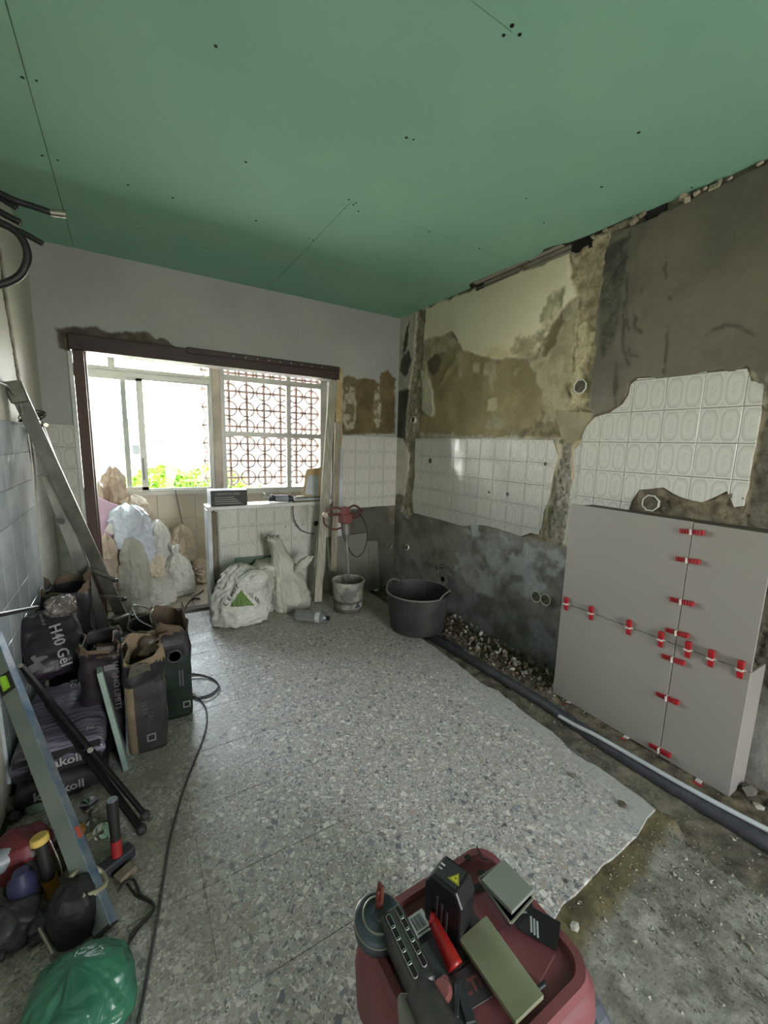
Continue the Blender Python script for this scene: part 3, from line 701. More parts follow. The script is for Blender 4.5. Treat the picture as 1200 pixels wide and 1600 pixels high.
# brown door frame left in the opening
d1 = senv('door_1', 'brown wooden frame left around the opening')
MB().bb(OX0 + 0.0, 1.665, 3.535, 3.70, 1.965, 2.066).bb(0.42, 1.665, 3.528, 3.70, 2.03, 2.075).build('head', 'red_wood', d1, bevel=0.004)
MB().bb(OX0 + 0.018, -0.213, 3.535, 3.70, -0.02, 1.965).bb(-0.225, -0.205, 3.60, 3.70, -0.02, 1.965).build('jamb', 'brown_wood', d1, bevel=0.004)
MB().bb(1.612, 1.640, 3.56, 3.70, 0.885, 1.965).build('jamb', 'red_wood', d1, bevel=0.003)
MB().bb(-0.300, -0.276, 3.54, 3.562, -0.02, 1.955).build('plaster_edge', mat('white_plaster', (224, 228, 222), 0.7), d1, bevel=0.003)
MB().bb(OX0, 0.42, 3.566, 3.60, 2.02, 2.19).build('torn_lining', mat('torn', (104, 92, 86), 0.9, bump=0.6, bscale=30), d1, bevel=0.003)
MB().prism([(1.640, 0.2), (1.700, 0.2), (1.705, 1.2), (1.70, 2.06), (1.655, 2.07), (1.64, 1.96)], 'y', 3.545, 3.69).build('bare_reveal', 'cream_reveal', d1, bevel=0.004)
MB().bb(1.635, 1.712, 3.538, 3.56, 0.30, 1.36).build('reveal_lining', mat('reveal_white', (206, 212, 218), 0.5), d1, bevel=0.003)
nails = MB()
for i in range(9):
    x = 0.75 + i * 0.093
    nails.cyl((x, 3.53, 2.052), (x, 3.523, 2.052), 0.006, n=6)
nails.build('nail', 'zinc', d1)

# low partition under the former window
wp = MB().bb(0.575, 1.665, D, 3.69, -0.03, 0.842).build('wall_partition', 'plaster'); struct(wp, 'low tiled partition left of the old window')
tiles(wp, [(0.60, -0.02), (1.665, -0.02), (1.665, 0.838), (0.60, 0.838)], 0.60 - 0.0, 0.838 - 0.148 * 6, 0.153, 0.148, f3, 0.010, MATS['wall_tile'], tilt=0.003, seed=7)
for x, z in ((1.16, 0.655), (1.245, 0.66), (1.32, 0.665)):
    MB().lathe([(0.0001, 0.0005), (0.006, 0.0005)], (x, D - 0.0108, z), 8, Matrix.Rotation(math.radians(90), 3, 'X')).build('drill_hole', 'hole_shade', wp)
struct(MB().bb(0.515, 1.67, 3.520, 3.72, 0.842, 0.872).build('trim_1', mat('sill_white', (224, 224, 222), 0.35, var=0.05), bevel=0.005, seg=2), 'white sill board on the low partition')
t2 = MB().bb(0.515, 0.548, 3.545, 3.705, -0.01, 0.842).build('trim_2', mat('white_trim', (226, 230, 234), 0.5), bevel=0.003); struct(t2, 'white end post of the partition')
t2b = MB().bb(0.548, 0.592, 3.545, 3.60, -0.01, 0.825).build('wooden_core', mat('dull_wood', (142, 128, 110), 0.75, var=0.2, stretch=(8, 8, 1)), t2, bevel=0.004)
MB().bb(-0.21, 0.52, 3.62, 3.70, -0.03, 0.006).build('threshold', mat('threshold', (120, 112, 100), 0.7, var=0.2), struct(senv('trim_3', 'worn threshold strip of the balcony opening')), bevel=0.002)

# ================================================================ LEFT WALL
def l3(u, v, h): return (L + h, u, v)
def lw3(U, V, H): return np.stack([L + H, U, V], -1)
LL = [
 dict(poly=[(2.80, 2.3), (2.84, 2.3), (2.90, 1.9), (2.95, 1.64), (3.02, 1.3), (2.99, 1.0), (2.96, 0.7), (2.92, 0.4), (2.9, -0.1), (2.86, -0.1), (2.88, 0.5), (2.94, 1.0), (2.92, 1.5), (2.85, 1.8), (2.76, 2.1)], c=(118, 106, 88), c2=(86, 76, 62), cs=20, h=-0.012, amp=0.010, hs=36, soft=1, jag=0.008, g=0.9, name='open_chase'),
]
wall_left, _ = field('wall_left', 1.2, D + 0.005, -0.06, HC, 0.011, lw3, dict(c=(206, 204, 190), c2=(196, 194, 180), cs=2, h=0.0, amp=0.002, hs=4, g=0.15, r=0.55), LL, FIELD)
wall_left['label'] = 'left wall with old glazed tiles and an open cable chase'
mat('plain_tile', (206, 214, 220), 0.10, var=0.05, scale=6, bump=0.12, bscale=12, c2=(190, 200, 208))
tiles(wall_left, [(1.9, 0.1), (2.87, 0.1), (2.9, 0.7), (2.93, 1.1), (2.89, 1.461), (1.9, 1.461)], 2.55, 1.461 - 0.148 * 10, 0.20, 0.148, l3, 0.010, MATS['plain_tile'], tilt=0.004, seed=8)
tiles(wall_left, [(2.95, 0.1), (3.54, 0.1), (3.54, 1.461), (3.04, 1.461), (3.06, 1.2), (3.02, 0.9)], 2.94, 1.461 - 0.148 * 10, 0.20, 0.148, l3, 0.006, MATS['plaster'], tilt=0.003, seed=9)
struct(MB().bb(L - 0.12, L, -2.4, 1.21, -0.2, 2.9).bb(L - 0.12, L - 0.02, 1.21, 3.69, -0.2, 2.9).build('wall_left.001', 'plaster'))
# back wall behind the photographer with an open doorway
struct(MB().bb(L - 0.1, 0.8, -2.4, -2.28, -0.2, 2.9).bb(1.7, W + 0.1, -2.4, -2.28, -0.2, 2.9).bb(0.8, 1.7, -2.4, -2.28, 2.10, 2.9).build('wall_back', 'plaster'))

# ================================================================ CEILING of green plasterboard
ceil = senv('ceiling', 'green moisture resistant plasterboard ceiling')
def panel(x0, x1, y0, y1, poly=None):
    if poly is None: poly = [(x0, y0), (x1, y0), (x1, y1), (x0, y1)]
    MB().prism(poly, 'z', HC, HC + 0.013).build('plasterboard_panel', 'green_board', ceil)
g = 0.0014
panel(L - 0.01, -0.217 - g, 1.05, D + 0.02); panel(L - 0.01, -0.217 - g, -2.35, 1.05 - g)
panel(0, 0, 0, 0, [(-0.217 + g, 1.04 + g), (1.0331, 1.04 + g), (1.0331, 2.085), (1.033 - g, 2.0851), (1.033 - g, D + 0.02), (-0.217 + g, D + 0.02)]); panel(-0.217 + g, 1.033, -1.4, 1.04 - g); panel(-0.217 + g, 1.033, -2.35, -1.4 - g)
panel(0, 0, 0, 0, [(1.033 + g, 2.085 + g), (2.262, 2.085 + g), (2.256, 2.35), (2.246, 2.50), (2.262, 2.56), (2.318, 2.60), (2.318, D + 0.02), (1.033 + g, D + 0.02)])
panel(0, 0, 0, 0, [(1.0332, -0.30), (2.318, -0.30), (2.318, 1.30), (2.306, 1.32), (2.30, 1.45), (2.300, 1.6), (2.285, 1.72), (2.25, 1.80), (2.236, 1.866), (2.262, 1.90), (2.280, 2.00), (2.266, 2.085 - g), (1.0332, 2.085 - g)])
panel(1.0332, 2.318, -2.35, -0.30 - g)
dim = MB()
rnd = random.Random(5)
for (u, v) in [(337, 72), (384, 253), (200, 289), (270, 309), (400, 345), (635, 215), (646, 218), (787, 55), (800, 40), (812, 54), (998, 207), (822, 310), (545, 312), (556, 317), (552, 320), (440, 417), (483, 372), (489, 375), (670, 362), (749, 388), (35, 121), (57, 126), (66, 243), (90, 250), (560, 330), (323, 387), (216, 357), (940, 292), (1081, 293), (850, 348)]:
    c = PZ(u, v, HC); rr = rnd.uniform(0.0035, 0.0055)
    dim.lathe([(rr * 1.25, 0.0006), (rr * 1.2, -0.0009), (rr * 0.6, -0.0012), (rr * 0.2, -0.0002)], c, 8)
dim.build('screw_head', 'screw', ceil); bpy.data.objects['screw_head']['kind'] = 'stuff'
struct(MB().bb(L - 0.15, W + 0.15, -2.45, 3.70, 2.74, 2.86).build('ceiling_slab', 'concrete'))
# metal perimeter channel seen through the gap
ch = senv('trim_4', 'galvanised ceiling channel showing in the gap by the right wall')
MB().bb(2.19, 2.235, 1.2, 3.0, 2.615, 2.66).build('channel', 'zinc', ch)
MB().bb(2.272, 2.312, 2.09, 2.52, 2.604, 2.612).bb(2.19, 2.31, 2.045, 2.10, 2.604, 2.625).bb(2.28, 2.312, 1.78, 2.03, 2.604, 2.610).build('flange', mat('dull_zinc', (196, 186, 168), 0.5, 0.3, var=0.1), ch)
mat('white_lime', (214, 208, 190), 0.8, bump=0.4)
# ragged mortar crumbs filling the gap further along
cr = MB(); rnd = random.Random(9)
for i in range(34):
    y = rnd.uniform(0.55, 1.70); s = rnd.uniform(0.010, 0.026)
    if 1.21 < y < 1.31: continue
    if 1.60 < y < 1.72: continue
    a = Matrix.Rotation(rnd.uniform(0, 3), 3, 'Y') @ Matrix.Rotation(rnd.uniform(0, 3), 3, 'X')
    cr.box((2.308 + rnd.uniform(-0.008, 0.004), y, 2.585 + rnd.uniform(-0.02, 0.008)), (s, s * 1.7, s), a)
o = cr.build('mortar_crumb', mat('crumb', (168, 156, 134), 0.9, var=0.2, bump=0.5), wall_right, bevel=0.003); o['kind'] = 'stuff'
MB().bb(W + 0.004, W + 0.018, 1.74, 2.10, 2.54, 2.606).bb(W + 0.002, W + 0.018, 2.10, 2.46, 2.54, 2.604).build('flange', 'dull_zinc', ch)
MB().bb(W - 0.004, W + 0.004, 1.62, 2.54, 2.574, 2.582).build('wall_angle', 'zinc', ch)
for y0, y1 in ((1.215, 1.305), (1.60, 1.73)):
    MB().bb(W - 0.008, W + 0.010, y0, y1, 2.54, 2.60).build('gap_shade', 'hole_shade', wall_right)  # dark blocks put in for the shade of the open gap

# ================================================================ FLOOR: terrazzo tiles, dug screed
def g3(u, v, h): return (u, v, h - 0.022)
def t3d(U, V, H): return np.stack([U, V, H], -1)
edge = [(1.905, 3.56), (1.90, 2.9), (1.86, 2.62), (1.775, 2.40), (1.765, 2.1), (1.755, 1.85), (1.735, 1.6), (1.765, 1.54), (1.735, 1.3), (1.74, 1.15), (1.70, 1.0), (1.725, 0.85), (1.712, 0.655),
        (1.52, 0.632), (1.37, 0.628), (1.20, 0.626), (1.03, 0.615), (0.90, 0.612), (0.88, -0.2), (-0.455, -0.2), (-0.455, 3.56)]
floor = None
def trench(U, V): return None
LG = [
 dict(poly=[(1.70, -0.9), (2.34, -0.9), (2.34, 3.6), (1.85, 3.6), (1.70, 2.3)], c=(120, 112, 96), c2=(92, 84, 70), cs=16, h=-0.075, amp=0.016, hs=16, soft=6, jag=0.03, g=0.9),
 dict(poly=[(2.05, -0.9), (2.34, -0.9), (2.34, 3.6), (2.12, 3.6), (2.02, 2.4), (2.06, 1.4)], c=(118, 104, 84), c2=(80, 70, 56), cs=28, h=-0.062, amp=0.022, hs=24, soft=4, jag=0.03, g=1.0, name='rubble_bed'),
 dict(poly=[(0.80, 0.48), (1.05, 0.53), (1.35, 0.545), (1.6, 0.565), (1.74, 0.60), (1.76, 0.70), (0.8, 0.68)], c=(116, 104, 74), c2=(86, 76, 54), cs=14, h=-0.010, amp=0.004, soft=3, jag=0.02, g=0.6),
]
floor, _FG = field('floor', L - 0.02, W + 0.02, -1.0, 3.62, 0.011, t3d,
    dict(c=(150, 148, 138), c2=(118, 114, 102), cs=12, h=-0.016, amp=0.013, hs=13, g=0.9, seed=6), LG, FIELD)
floor['label'] = 'terrazzo tile floor cut back to dusty screed along the right'
tiles(floor, jagged(edge, 0.006, 0.05, 4), 1.72, 0.908, 0.319, 0.319, g3, 0.022, MATS['terrazzo'], gap=0.0010, gu=0.0002, name='terrazzo_tile', tilt=0.0004, seed=11)
struct(MB().bb(L - 0.1, W + 0.1, -2.4, 3.75, -0.35, -0.14).bb(L, W, -2.4, -0.98, -0.14, -0.04).build('floor_slab', 'concrete'))
# ================================================================ BALCONY
BY = 4.90
bf = MB().bb(-1.75, 2.9, 3.69, BY + 0.15, -0.12, -0.012).build('floor_balcony', 'balcony_floor'); struct(bf)
def b3(u, v, h): return (u, v, -0.012 + h)
tiles(bf, [(-1.7, 3.70), (2.8, 3.70), (2.8, BY), (-1.7, BY)], 0.10, 3.70, 0.31, 0.31, b3, 0.010, MATS['balcony_floor'], name='floor_tile', tilt=0.002, seed=21)
wb = MB().bb(-1.75, 2.9, BY + 0.01, BY + 0.13, -0.12, 0.825).build('wall_parapet', 'plaster'); struct(wb, 'tiled parapet under the balcony window')
tiles(wb, [(-1.74, 0.0), (2.3, 0.0), (2.3, 0.822), (-1.74, 0.822)], 0.231, 0.822 - 0.3 * 3 + 0.04, 0.362, 0.30, lambda u, v, h: (u, BY + 0.01 - h, v), 0.009, MATS['balcony_tile'], gap=0.004, tilt=0.003, seed=22)
struct(MB().bb(-1.87, -1.75, 3.6, BY + 0.13, -0.12, 2.7).bb(2.35, 2.47, 3.6, BY + 0.13, -0.12, 2.7).bb(-1.87, 2.47, BY, BY + 0.13, 2.42, 2.9).bb(-1.87, -1.30, BY, BY + 0.13, 0.8, 2.42).bb(2.12, 2.47, BY, BY + 0.13, 0.8, 2.42).build('wall_balcony_outer', 'plaster'))
struct(MB().bb(-1.87, 2.47, 3.69, BY + 0.13, 2.5, 2.62).build('ceiling_balcony', 'plaster'))

w1 = senv('window_1', 'white aluminium sliding window of the balcony')
X0, X1, Z0, Z1, ZT = -1.30, 0.805, 0.825, 2.42, 2.035
MB().bb(X0, X1, BY - 0.045, BY + 0.10, Z0, Z0 + 0.030).bb(X0, X1, BY - 0.02, BY + 0.05, Z0 + 0.03, Z0 + 0.05).bb(X0, X1, BY - 0.02, BY + 0.05, Z1 - 0.04, Z1).bb(X0, X0 + 0.04, BY - 0.02, BY + 0.05, Z0, Z1).bb(X1 - 0.022, X1, BY - 0.02, BY + 0.05, Z0, Z1).build('window_frame', 'white_alu', w1, bevel=0.003)
MB().bb(X0, X1, BY - 0.025, BY + 0.055, ZT - 0.005, ZT + 0.03).bb(X0, X1, BY - 0.012, BY + 0.045, ZT - 0.055, ZT - 0.005).build('transom', 'white_alu', w1, bevel=0.003)
MB().bb(-0.112, -0.055, BY - 0.02, BY + 0.05, ZT + 0.03, Z1 - 0.04).build('mullion', 'white_alu', w1, bevel=0.003)
for (a, b, yy) in ((-1.26, 0.165, -0.005), (-0.025, X1 - 0.022, 0.03)):
    s = MB().bb(a, a + 0.045, BY + yy - 0.012, BY + yy + 0.012, Z0 + 0.05, ZT - 0.055).bb(b - (0.058 if yy < 0 else 0.02), b, BY + yy - 0.012, BY + yy + 0.012, Z0 + 0.05, ZT - 0.055).bb(a, b, BY + yy - 0.012, BY + yy + 0.012, Z0 + 0.05, Z0 + (0.085 if yy < 0 else 0.062)).bb(a, b, BY + yy - 0.012, BY + yy + 0.012, ZT - (0.085 if yy < 0 else 0.065), ZT - 0.055).build('sash', 'white_alu', w1, bevel=0.002)
    MB().bb(a + 0.03, b - 0.03, BY + yy - 0.002, BY + yy + 0.002, Z0 + 0.06, ZT - 0.06).build('pane', 'glass', s)
MB().bb(0.120, 0.134, BY - 0.03, BY - 0.017, 0.98, 1.20).build('pull_handle', mat('handle_grey', (120, 120, 120), 0.4, 0.5), w1, bevel=0.002)
for a, b in ((X0 + 0.03, -0.1), (-0.07, X1 - 0.02)):
    MB().bb(a, b, BY + 0.012, BY + 0.016, ZT + 0.02, Z1 - 0.03).build('pane', 'glass', w1)
pst = struct(MB().bb(0.805, 0.885, BY - 0.05, BY + 0.10, 0.80, 2.42).build('trim_5', 'post', bevel=0.006), 'rough plastered post between the balcony windows')

w2 = senv('window_2', 'white window frame in front of the breeze block screen')
A0, A1 = 0.885, 2.10
MB().bb(A0, A0 + 0.052, BY - 0.02, BY + 0.04, 0.80, 2.42).bb(A1 - 0.05, A1 + 0.05, BY - 0.02, BY + 0.04, 0.80, 2.42).bb(A0, A1, BY - 0.02, BY + 0.04, 0.80, 0.865).bb(A0, A1, BY - 0.02, BY + 0.04, 2.36, 2.42).build('window_frame', 'white_alu', w2, bevel=0.003)
MB().bb(1.625, 1.680, BY - 0.015, BY + 0.035, 0.86, 2.36).build('mullion', 'white_alu', w2, bevel=0.003)
MB().bb(A0, A1, BY - 0.018, BY + 0.038, 1.447, 1.505).build('rail', 'white_alu', w2, bevel=0.003)
MB().bb(A0, A1, BY - 0.018, BY + 0.038, 2.045, 2.105).build('rail', 'white_alu', w2, bevel=0.003)

lat = thing('breeze_block_screen', 'openwork screen of ringed breeze blocks outside the right balcony window', 'screen', (1.5, 5.07, 0.72))
def block_mesh():
    b = MB(); R = 0.083; n = 24; y0, y1 = -0.035, 0.035
    pr = [(R - 0.0075, y0), (R + 0.0075, y0), (R + 0.0075, y1), (R - 0.0075, y1)]
    b.lathe(pr, (0, 0, 0), n, Matrix.Rotation(math.radians(90), 3, 'X'), close=True)
    b.bb(-0.0985, 0.0985, y0, y1, -0.011, 0.011); b.bb(-0.012, 0.012, y0, y1, 0.011, 0.098); b.bb(-0.012, 0.012, y0, y1, -0.098, -0.011)
    return b
first = None
for i in range(-3, 5):
    for j in range(-3, 6):
        p = Vector((1.406 + i * 0.197, 5.08, 1.954 - j * 0.196))
        if first is None:
            b = block_mesh(); first = b.build('breeze_block', 'terracotta', lat, smooth=False)
            first.data.transform(Matrix.Translation(ORG[lat.name])); o = first
        else: o = first.copy(); COL.objects.link(o)
        o.location = p - lat.location

# ================================================================ OUTSIDE
mat('far_white', (232, 226, 214), 0.8, var=0.05, scale=0.3)
mat('far_pale', (120, 112, 100), 0.8, var=0.05, scale=0.3)
mat('far_win', (34, 36, 38), 0.4)
mat('far_roof', (90, 76, 66), 0.8)
mat('leaf', (126, 168, 44), 0.5, var=0.25, scale=2, c2=(84, 132, 30))
mat('bark', (88, 72, 54), 0.9)
mat('street', (214, 206, 190), 0.9, var=0.06, scale=0.2)
gnd = MB().bb(-120, 160, 5.6, 260, -9.2, -9.0).build('ground', 'street'); struct(gnd, 'pale street ground far below the window')
def house(x0, x1, y, z1, depth, m, wins, label, roof=None, win=(1.0, 1.3)):
    h = thing('building', label, 'building', ((x0 + x1) / 2, y + depth / 2, -9.0))
    MB().bb(x0, x1, y, y + depth, -9.0, z1).build('wall', m, h)
    if roof: MB().prism([(x0 - 0.5, z1), (x1 + 0.5, z1), ((x0 + x1) / 2, z1 + roof)], 'y', y - 0.4, y + depth + 0.4).build('roof', 'far_roof', h)
    else: MB().bb(x0 - 0.25, x1 + 0.25, y - 0.25, y + depth + 0.25, z1, z1 + 0.3).build('cornice', m, h)
    nx, nz = wins
    for i in range(nx):
        for k in range(nz):
            cx = x0 + (i + 0.5) * (x1 - x0) / nx; cz = z1 - 1.6 - k * 3.0
            MB().bb(cx - win[0] / 2, cx + win[0] / 2, y - 0.04, y + 0.05, cz - win[1] / 2, cz + win[1] / 2).build('window', 'far_win', h)
    return h
p = PY(207, 665, 34)
hb = house(PY(187, 660, 34).x, PY(217, 660, 34).x, 34, PY(207, 666, 34).z, 9, 'far_pale', (2, 3), 'three storey pale house with tiled roof beyond the sliding window', roof=0.5, win=(0.42, 0.62))
for i, (u0, u1, v, yy, wn_, lb) in enumerate([(236, 262, 678, 95, (5, 2), 'distant white block just right of the sash on the skyline'), (266, 300, 682, 100, (7, 2), 'distant low white block in the middle of the skyline'), (303, 338, 677, 118, (8, 2), 'distant white block at the right end of the skyline')]):
    house(PY(u0, v, yy).x, PY(u1, v, yy).x, yy, PY((u0 + u1) / 2, v, yy).z, 12, 'far_white', wn_, lb, win=(0.45, 0.6))
hg = house(PY(230, 720, 40).x, PY(345, 720, 40).x, 40, PY(290, 712, 40).z, 6, 'far_white', (1, 1), 'low sunlit white wall behind the trees', win=(0.5, 0.5))
q0 = PY(320, 706, 39.8); q1 = PY(331, 707, 39.8)
MB().bar(q0, q1, 1.2, 0.25).build('awning', mat('awning_red', (120, 30, 20), 0.7), hg, label='red awning')

def tree(cx, cy, cz, r, n, seed, label):
    rnd = random.Random(seed)
    t = thing('tree', label, 'tree', (cx, cy, -9.0), 'trees below the balcony')
    tr = MB(); tr.tube([(cx, cy, -9.0), (cx + 0.1, cy, -5), (cx - 0.1, cy, cz - r * 0.4)], lambda q: 0.16 - 0.1 * q, 8, smooth=4)
    for k in range(7):
        a = k * 0.9; tr.tube([(cx - 0.05, cy, cz - r * (0.9 - 0.05 * k)), (cx + math.cos(a) * r * 0.5, cy + math.sin(a) * r * 0.5, cz - r * 0.1), (cx + math.cos(a) * r * 0.75, cy + math.sin(a) * r * 0.75, cz + r * 0.25)], lambda q: 0.05 - 0.035 * q, 6)
    tr.build('trunk', 'bark', t, smooth=True)
    N_ = n; rs = np.random.RandomState(seed)
    d = rs.normal(size=(N_, 3)); d /= np.linalg.norm(d, axis=1)[:, None]
    rad = r * (0.72 + 0.3 * rs.rand(N_) ** 0.5) * (0.85 + 0.3 * np.array([mnoise.noise(Vector((a * 2.2 + seed, b_ * 2.2, c * 2.2))) + 0.5 for a, b_, c in d]))
    C_ = np.array([cx, cy, cz]) + d * rad[:, None] * np.array([1.1, 1.0, 0.8])
    a1 = rs.normal(size=(N_, 3)); a1 /= np.linalg.norm(a1, axis=1)[:, None]; a2 = np.cross(a1, rs.normal(size=(N_, 3))); a2 /= np.linalg.norm(a2, axis=1)[:, None]
    s = (0.05 + 0.05 * rs.rand(N_))[:, None]
    V_ = np.stack([C_ - a1 * s, C_ - a2 * s * 0.45 , C_ + a1 * s, C_ + a2 * s * 0.45], 1).reshape(-1, 3) - np.array(t.location)
    me = bpy.data.meshes.new('foliage'); me.from_pydata(V_.tolist(), [], [(4 * i, 4 * i + 1, 4 * i + 2, 4 * i + 3) for i in range(N_)])
    me.materials.append(MATS['leaf']); o = bpy.data.objects.new('foliage', me); o.parent = t; o['kind'] = 'stuff'; COL.objects.link(o)
for (u, v, y, r, n, sd, lb) in ((255, 752, 10.0, 0.56, 9000, 1, 'round bright green treetop seen left in the sliding window'), (300, 762, 11.6, 0.66, 9000, 2, 'bright green treetop filling the middle of the sliding window'),
                                (334, 748, 13.2, 0.78, 9000, 3, 'tall bright green treetop against the window post'), (212, 768, 13, 0.6, 6000, 4, 'sparse paler treetop seen behind the sash'), (278, 777, 15.2, 0.9, 8000, 5, 'darker green treetop lowest behind the two front crowns'), (405, 790, 10, 0.8, 8000, 6, 'green treetop glimpsed low through the breeze blocks')):
    c = PY(u, v, y); tree(c.x, c.y, c.z - r * 0.30, r, n, sd, lb)
# ================================================================ TILED BOX on the right wall, clips, boxes, tap
mat('grey_porcelain', (150, 144, 138), 0.5, var=0.02, scale=2)
mat('clip_red', (176, 30, 40), 0.45, var=0.12, scale=30)
mat('clip_white', (214, 208, 202), 0.5)
mat('brick_dark', (86, 76, 66), 0.9, var=0.2, bump=0.6)
BX = 2.12
bxt = thing('tiled_boxing', 'boxed-out wall section clad in large plain grey tiles, clips still in the joints', 'tile cladding', (2.2, 1.0, -0.08))
ZJ = 0.521; YJ = 0.832; YL = 1.434; YR = 0.554; ZB = -0.056; ZTt = 1.100; t = 0.010
def ptile(y0, y1, z0, z1, dx=0.0): MB().bb(BX + dx, BX + t + dx, y0, y1, z0, z1).build('tile', 'grey_porcelain', bxt, bevel=0.0012)
jg = 0.0016
ptile(YJ + jg, YL, ZJ + jg, ZTt); ptile(YJ + jg, YL, ZB, ZJ - jg); ptile(YR, YJ - jg, ZJ + jg, ZTt - 0.002); ptile(YR, YJ - jg, ZB, ZJ - jg)
MB().bb(BX + t + 0.001, BX + 0.165, YR, YR + 0.010, ZB - 0.004, ZJ - 0.004).build('return_tile', 'grey_porcelain', bxt, bevel=0.0012)
MB().bb(BX + t, BX + 0.05, YR + 0.03, YL - 0.02, ZB + 0.03, ZTt - 0.012).bb(BX + 0.05, W - 0.002, YR + 0.05, YR + 0.13, ZB - 0.03, ZTt - 0.05).bb(BX + 0.05, W - 0.002, YL - 0.12, YL - 0.02, ZB - 0.03, ZTt - 0.05).build('backing_frame', 'brick_dark', bxt)
MB().bb(BX + t, W - 0.004, YR + 0.02, YL - 0.01, ZTt - 0.045, ZTt - 0.012).build('top_board', mat('dark_mortar', (92, 82, 68), 0.9, var=0.25, bump=0.6), bxt)

GRP = 'red levelling clips on the grey tiles'
def clip(loc, vertical, label, tilt=0.0, worn=False):
    """wedge lies across the joint: horizontal bar if the joint is upright"""
    c = thing('levelling_clip', label, 'levelling clip', loc, GRP)
    y, z = loc[1], loc[2]
    Rm = Matrix.Rotation(tilt, 3, 'X')
    b = MB(); ln = 0.100 if vertical else 0.080; w = 0.021
    # tapered toothed wedge standing off the tile
    prof = [(-ln / 2, 0.0), (ln / 2, 0.0), (ln / 2, 0.017), (ln / 2 - 0.006, 0.018), (-ln / 2, 0.004)]
    n = len(prof); vs = []
    for sgn in (-1, 1):
        for a, h in prof:
            q = Vector((-h, -a, sgn * w / 2)) if vertical else Vector((-h, sgn * w / 2, a))
            vs.append(Rm @ q + Vector(loc))
    b.add(vs, [tuple(range(n)), tuple(range(2 * n - 1, n - 1, -1))] + [(i, (i + 1) % n, n + (i + 1) % n, n + i) for i in range(n)])
    for k in range(7):
        a = -ln / 2 + 0.012 + k * (ln - 0.026) / 6; h = 0.004 + 0.014 * (a + ln / 2) / ln
        q = Vector((-h - 0.001, -a, 0)) if vertical else Vector((-h - 0.001, 0, a))
        b.box(Rm @ q + Vector(loc), (0.004, 0.002, w * 0.7) if vertical else (0.004, w * 0.7, 0.002), Rm)
    b.build('wedge', 'clip_red', c, bevel=0.001)
    s = MB(); q = Vector(loc)
    sz = (0.024, 0.007, 0.024) if vertical else (0.024, 0.024, 0.007)
    s.box(q + Rm @ Vector((-0.010, 0.0, 0)), sz, Rm)
    if not vertical: s.box(q + Vector((-0.002, 0.0, 0.0)), (0.006, 0.040, 0.004))
    s.build('strap', 'clip_white', c, bevel=0.001)
def bp(u, v):
    p = PX(u, v, BX - 0.002); return (BX - 0.0005, p.y, p.z)
vl = [((1082, 831), 'topmost red clip across the upright joint of the grey tiles'), ((1073, 875), 'second red clip from the top of the upright tile joint'),
      ((1066, 940), 'third red clip down the upright joint, its left end grey with mortar'), ((1054, 987), 'red clip across the upright joint just above the tile crossing'),
      ((1047, 1028), 'red clip across the upright joint just below the tile crossing'), ((1038, 1088), 'red clip on the upright joint midway down the lower tiles'),
      ((1025, 1168), 'lowest red clip across the upright joint, near the bottom edge')]
for (p, lb) in vl:
    q = bp(*p); clip((q[0], YJ, q[2]), True, lb, tilt=math.radians(-6))
hl = [((885, 944), 'leftmost upright red clip on the level joint, at the box edge'), ((924, 958), 'second upright red clip from the left on the level joint'),
      ((983, 980), 'third upright red clip from the left, alone mid-tile on the level joint'), ((1033, 1000), 'upright red clip on the level joint just left of the tile crossing'),
      ((1075, 1018), 'upright red clip on the level joint just right of the tile crossing'), ((1111, 1031), 'upright red clip second from the right on the level joint'),
      ((1157, 1048), 'rightmost upright red clip on the level joint')]
for (p, lb) in hl:
    q = bp(*p); clip((q[0], q[1], ZJ), False, lb)
for (u, v), lb in (((888, 1105), 'red clip poking out under the left corner of the grey tiles'), ((978, 1160), 'red clip under the middle of the bottom tile edge'), ((1091, 1228), 'red clip under the bottom edge right beside the white shine tube')):
    q = bp(u, v); cc = (BX - 0.012, q[1] , ZB - 0.014)
    c = thing('levelling_clip', lb, 'levelling clip', cc, GRP)
    MB().box(cc, (0.055, 0.034, 0.012), Matrix.Rotation(0.2, 3, 'Y')).build('wedge', 'clip_red', c, bevel=0.002)
    MB().box((cc[0] + 0.01, cc[1], cc[2] + 0.008), (0.03, 0.022, 0.016)).build('strap', 'clip_white', c, bevel=0.001)

# octagonal back boxes set in the wall
mat('box_white', (226, 224, 214), 0.5)
def back_box(u, v, r, label, tilt=0.0, wx=W - 0.016, plane='x'):
    c = PX(u, v, wx)
    b = thing('electrical_back_box', label, 'back box', c, 'octagonal back boxes in the right wall')
    Rm = Matrix.Rotation(math.radians(-90), 3, 'Y') @ Matrix.Rotation(math.radians(22.5) + tilt, 3, 'Z')
    MB().lathe([(r * 0.86, -0.035), (r * 0.88, 0.001), (r, 0.001), (r, 0.0075), (r * 0.88, 0.0075), (r * 0.86, 0.003)], c, 8, Rm).build('rim', 'box_white', b)
    MB().lathe([(0.0001, -0.034), (r * 0.87, -0.034), (r * 0.87, 0.004)], c, 8, Rm).build('cavity', mat('box_inner', (104, 96, 84), 0.8, var=0.25, scale=30), b)
    MB().tube([c + Vector((0.02, -0.004, 0.01)), c + Vector((0.004, 0.006, -0.005)), c + Vector((-0.002, 0.0, -r * 0.6))], 0.0022, 6, smooth=4).build('wire', 'dark_plastic', b)
back_box(907, 604, 0.043, 'white-rimmed octagonal box in the beige render beside the fresh cement')
back_box(1017, 786, 0.044, 'white-rimmed octagonal box in the mortar just above the grey tiles', wx=W - 0.030)
back_box(838, 932, 0.041, 'left of the paired octagonal boxes low in the cement wall', wx=W - 0.02)
back_box(853, 937, 0.041, 'right of the paired octagonal boxes low in the cement wall', wx=W - 0.02)
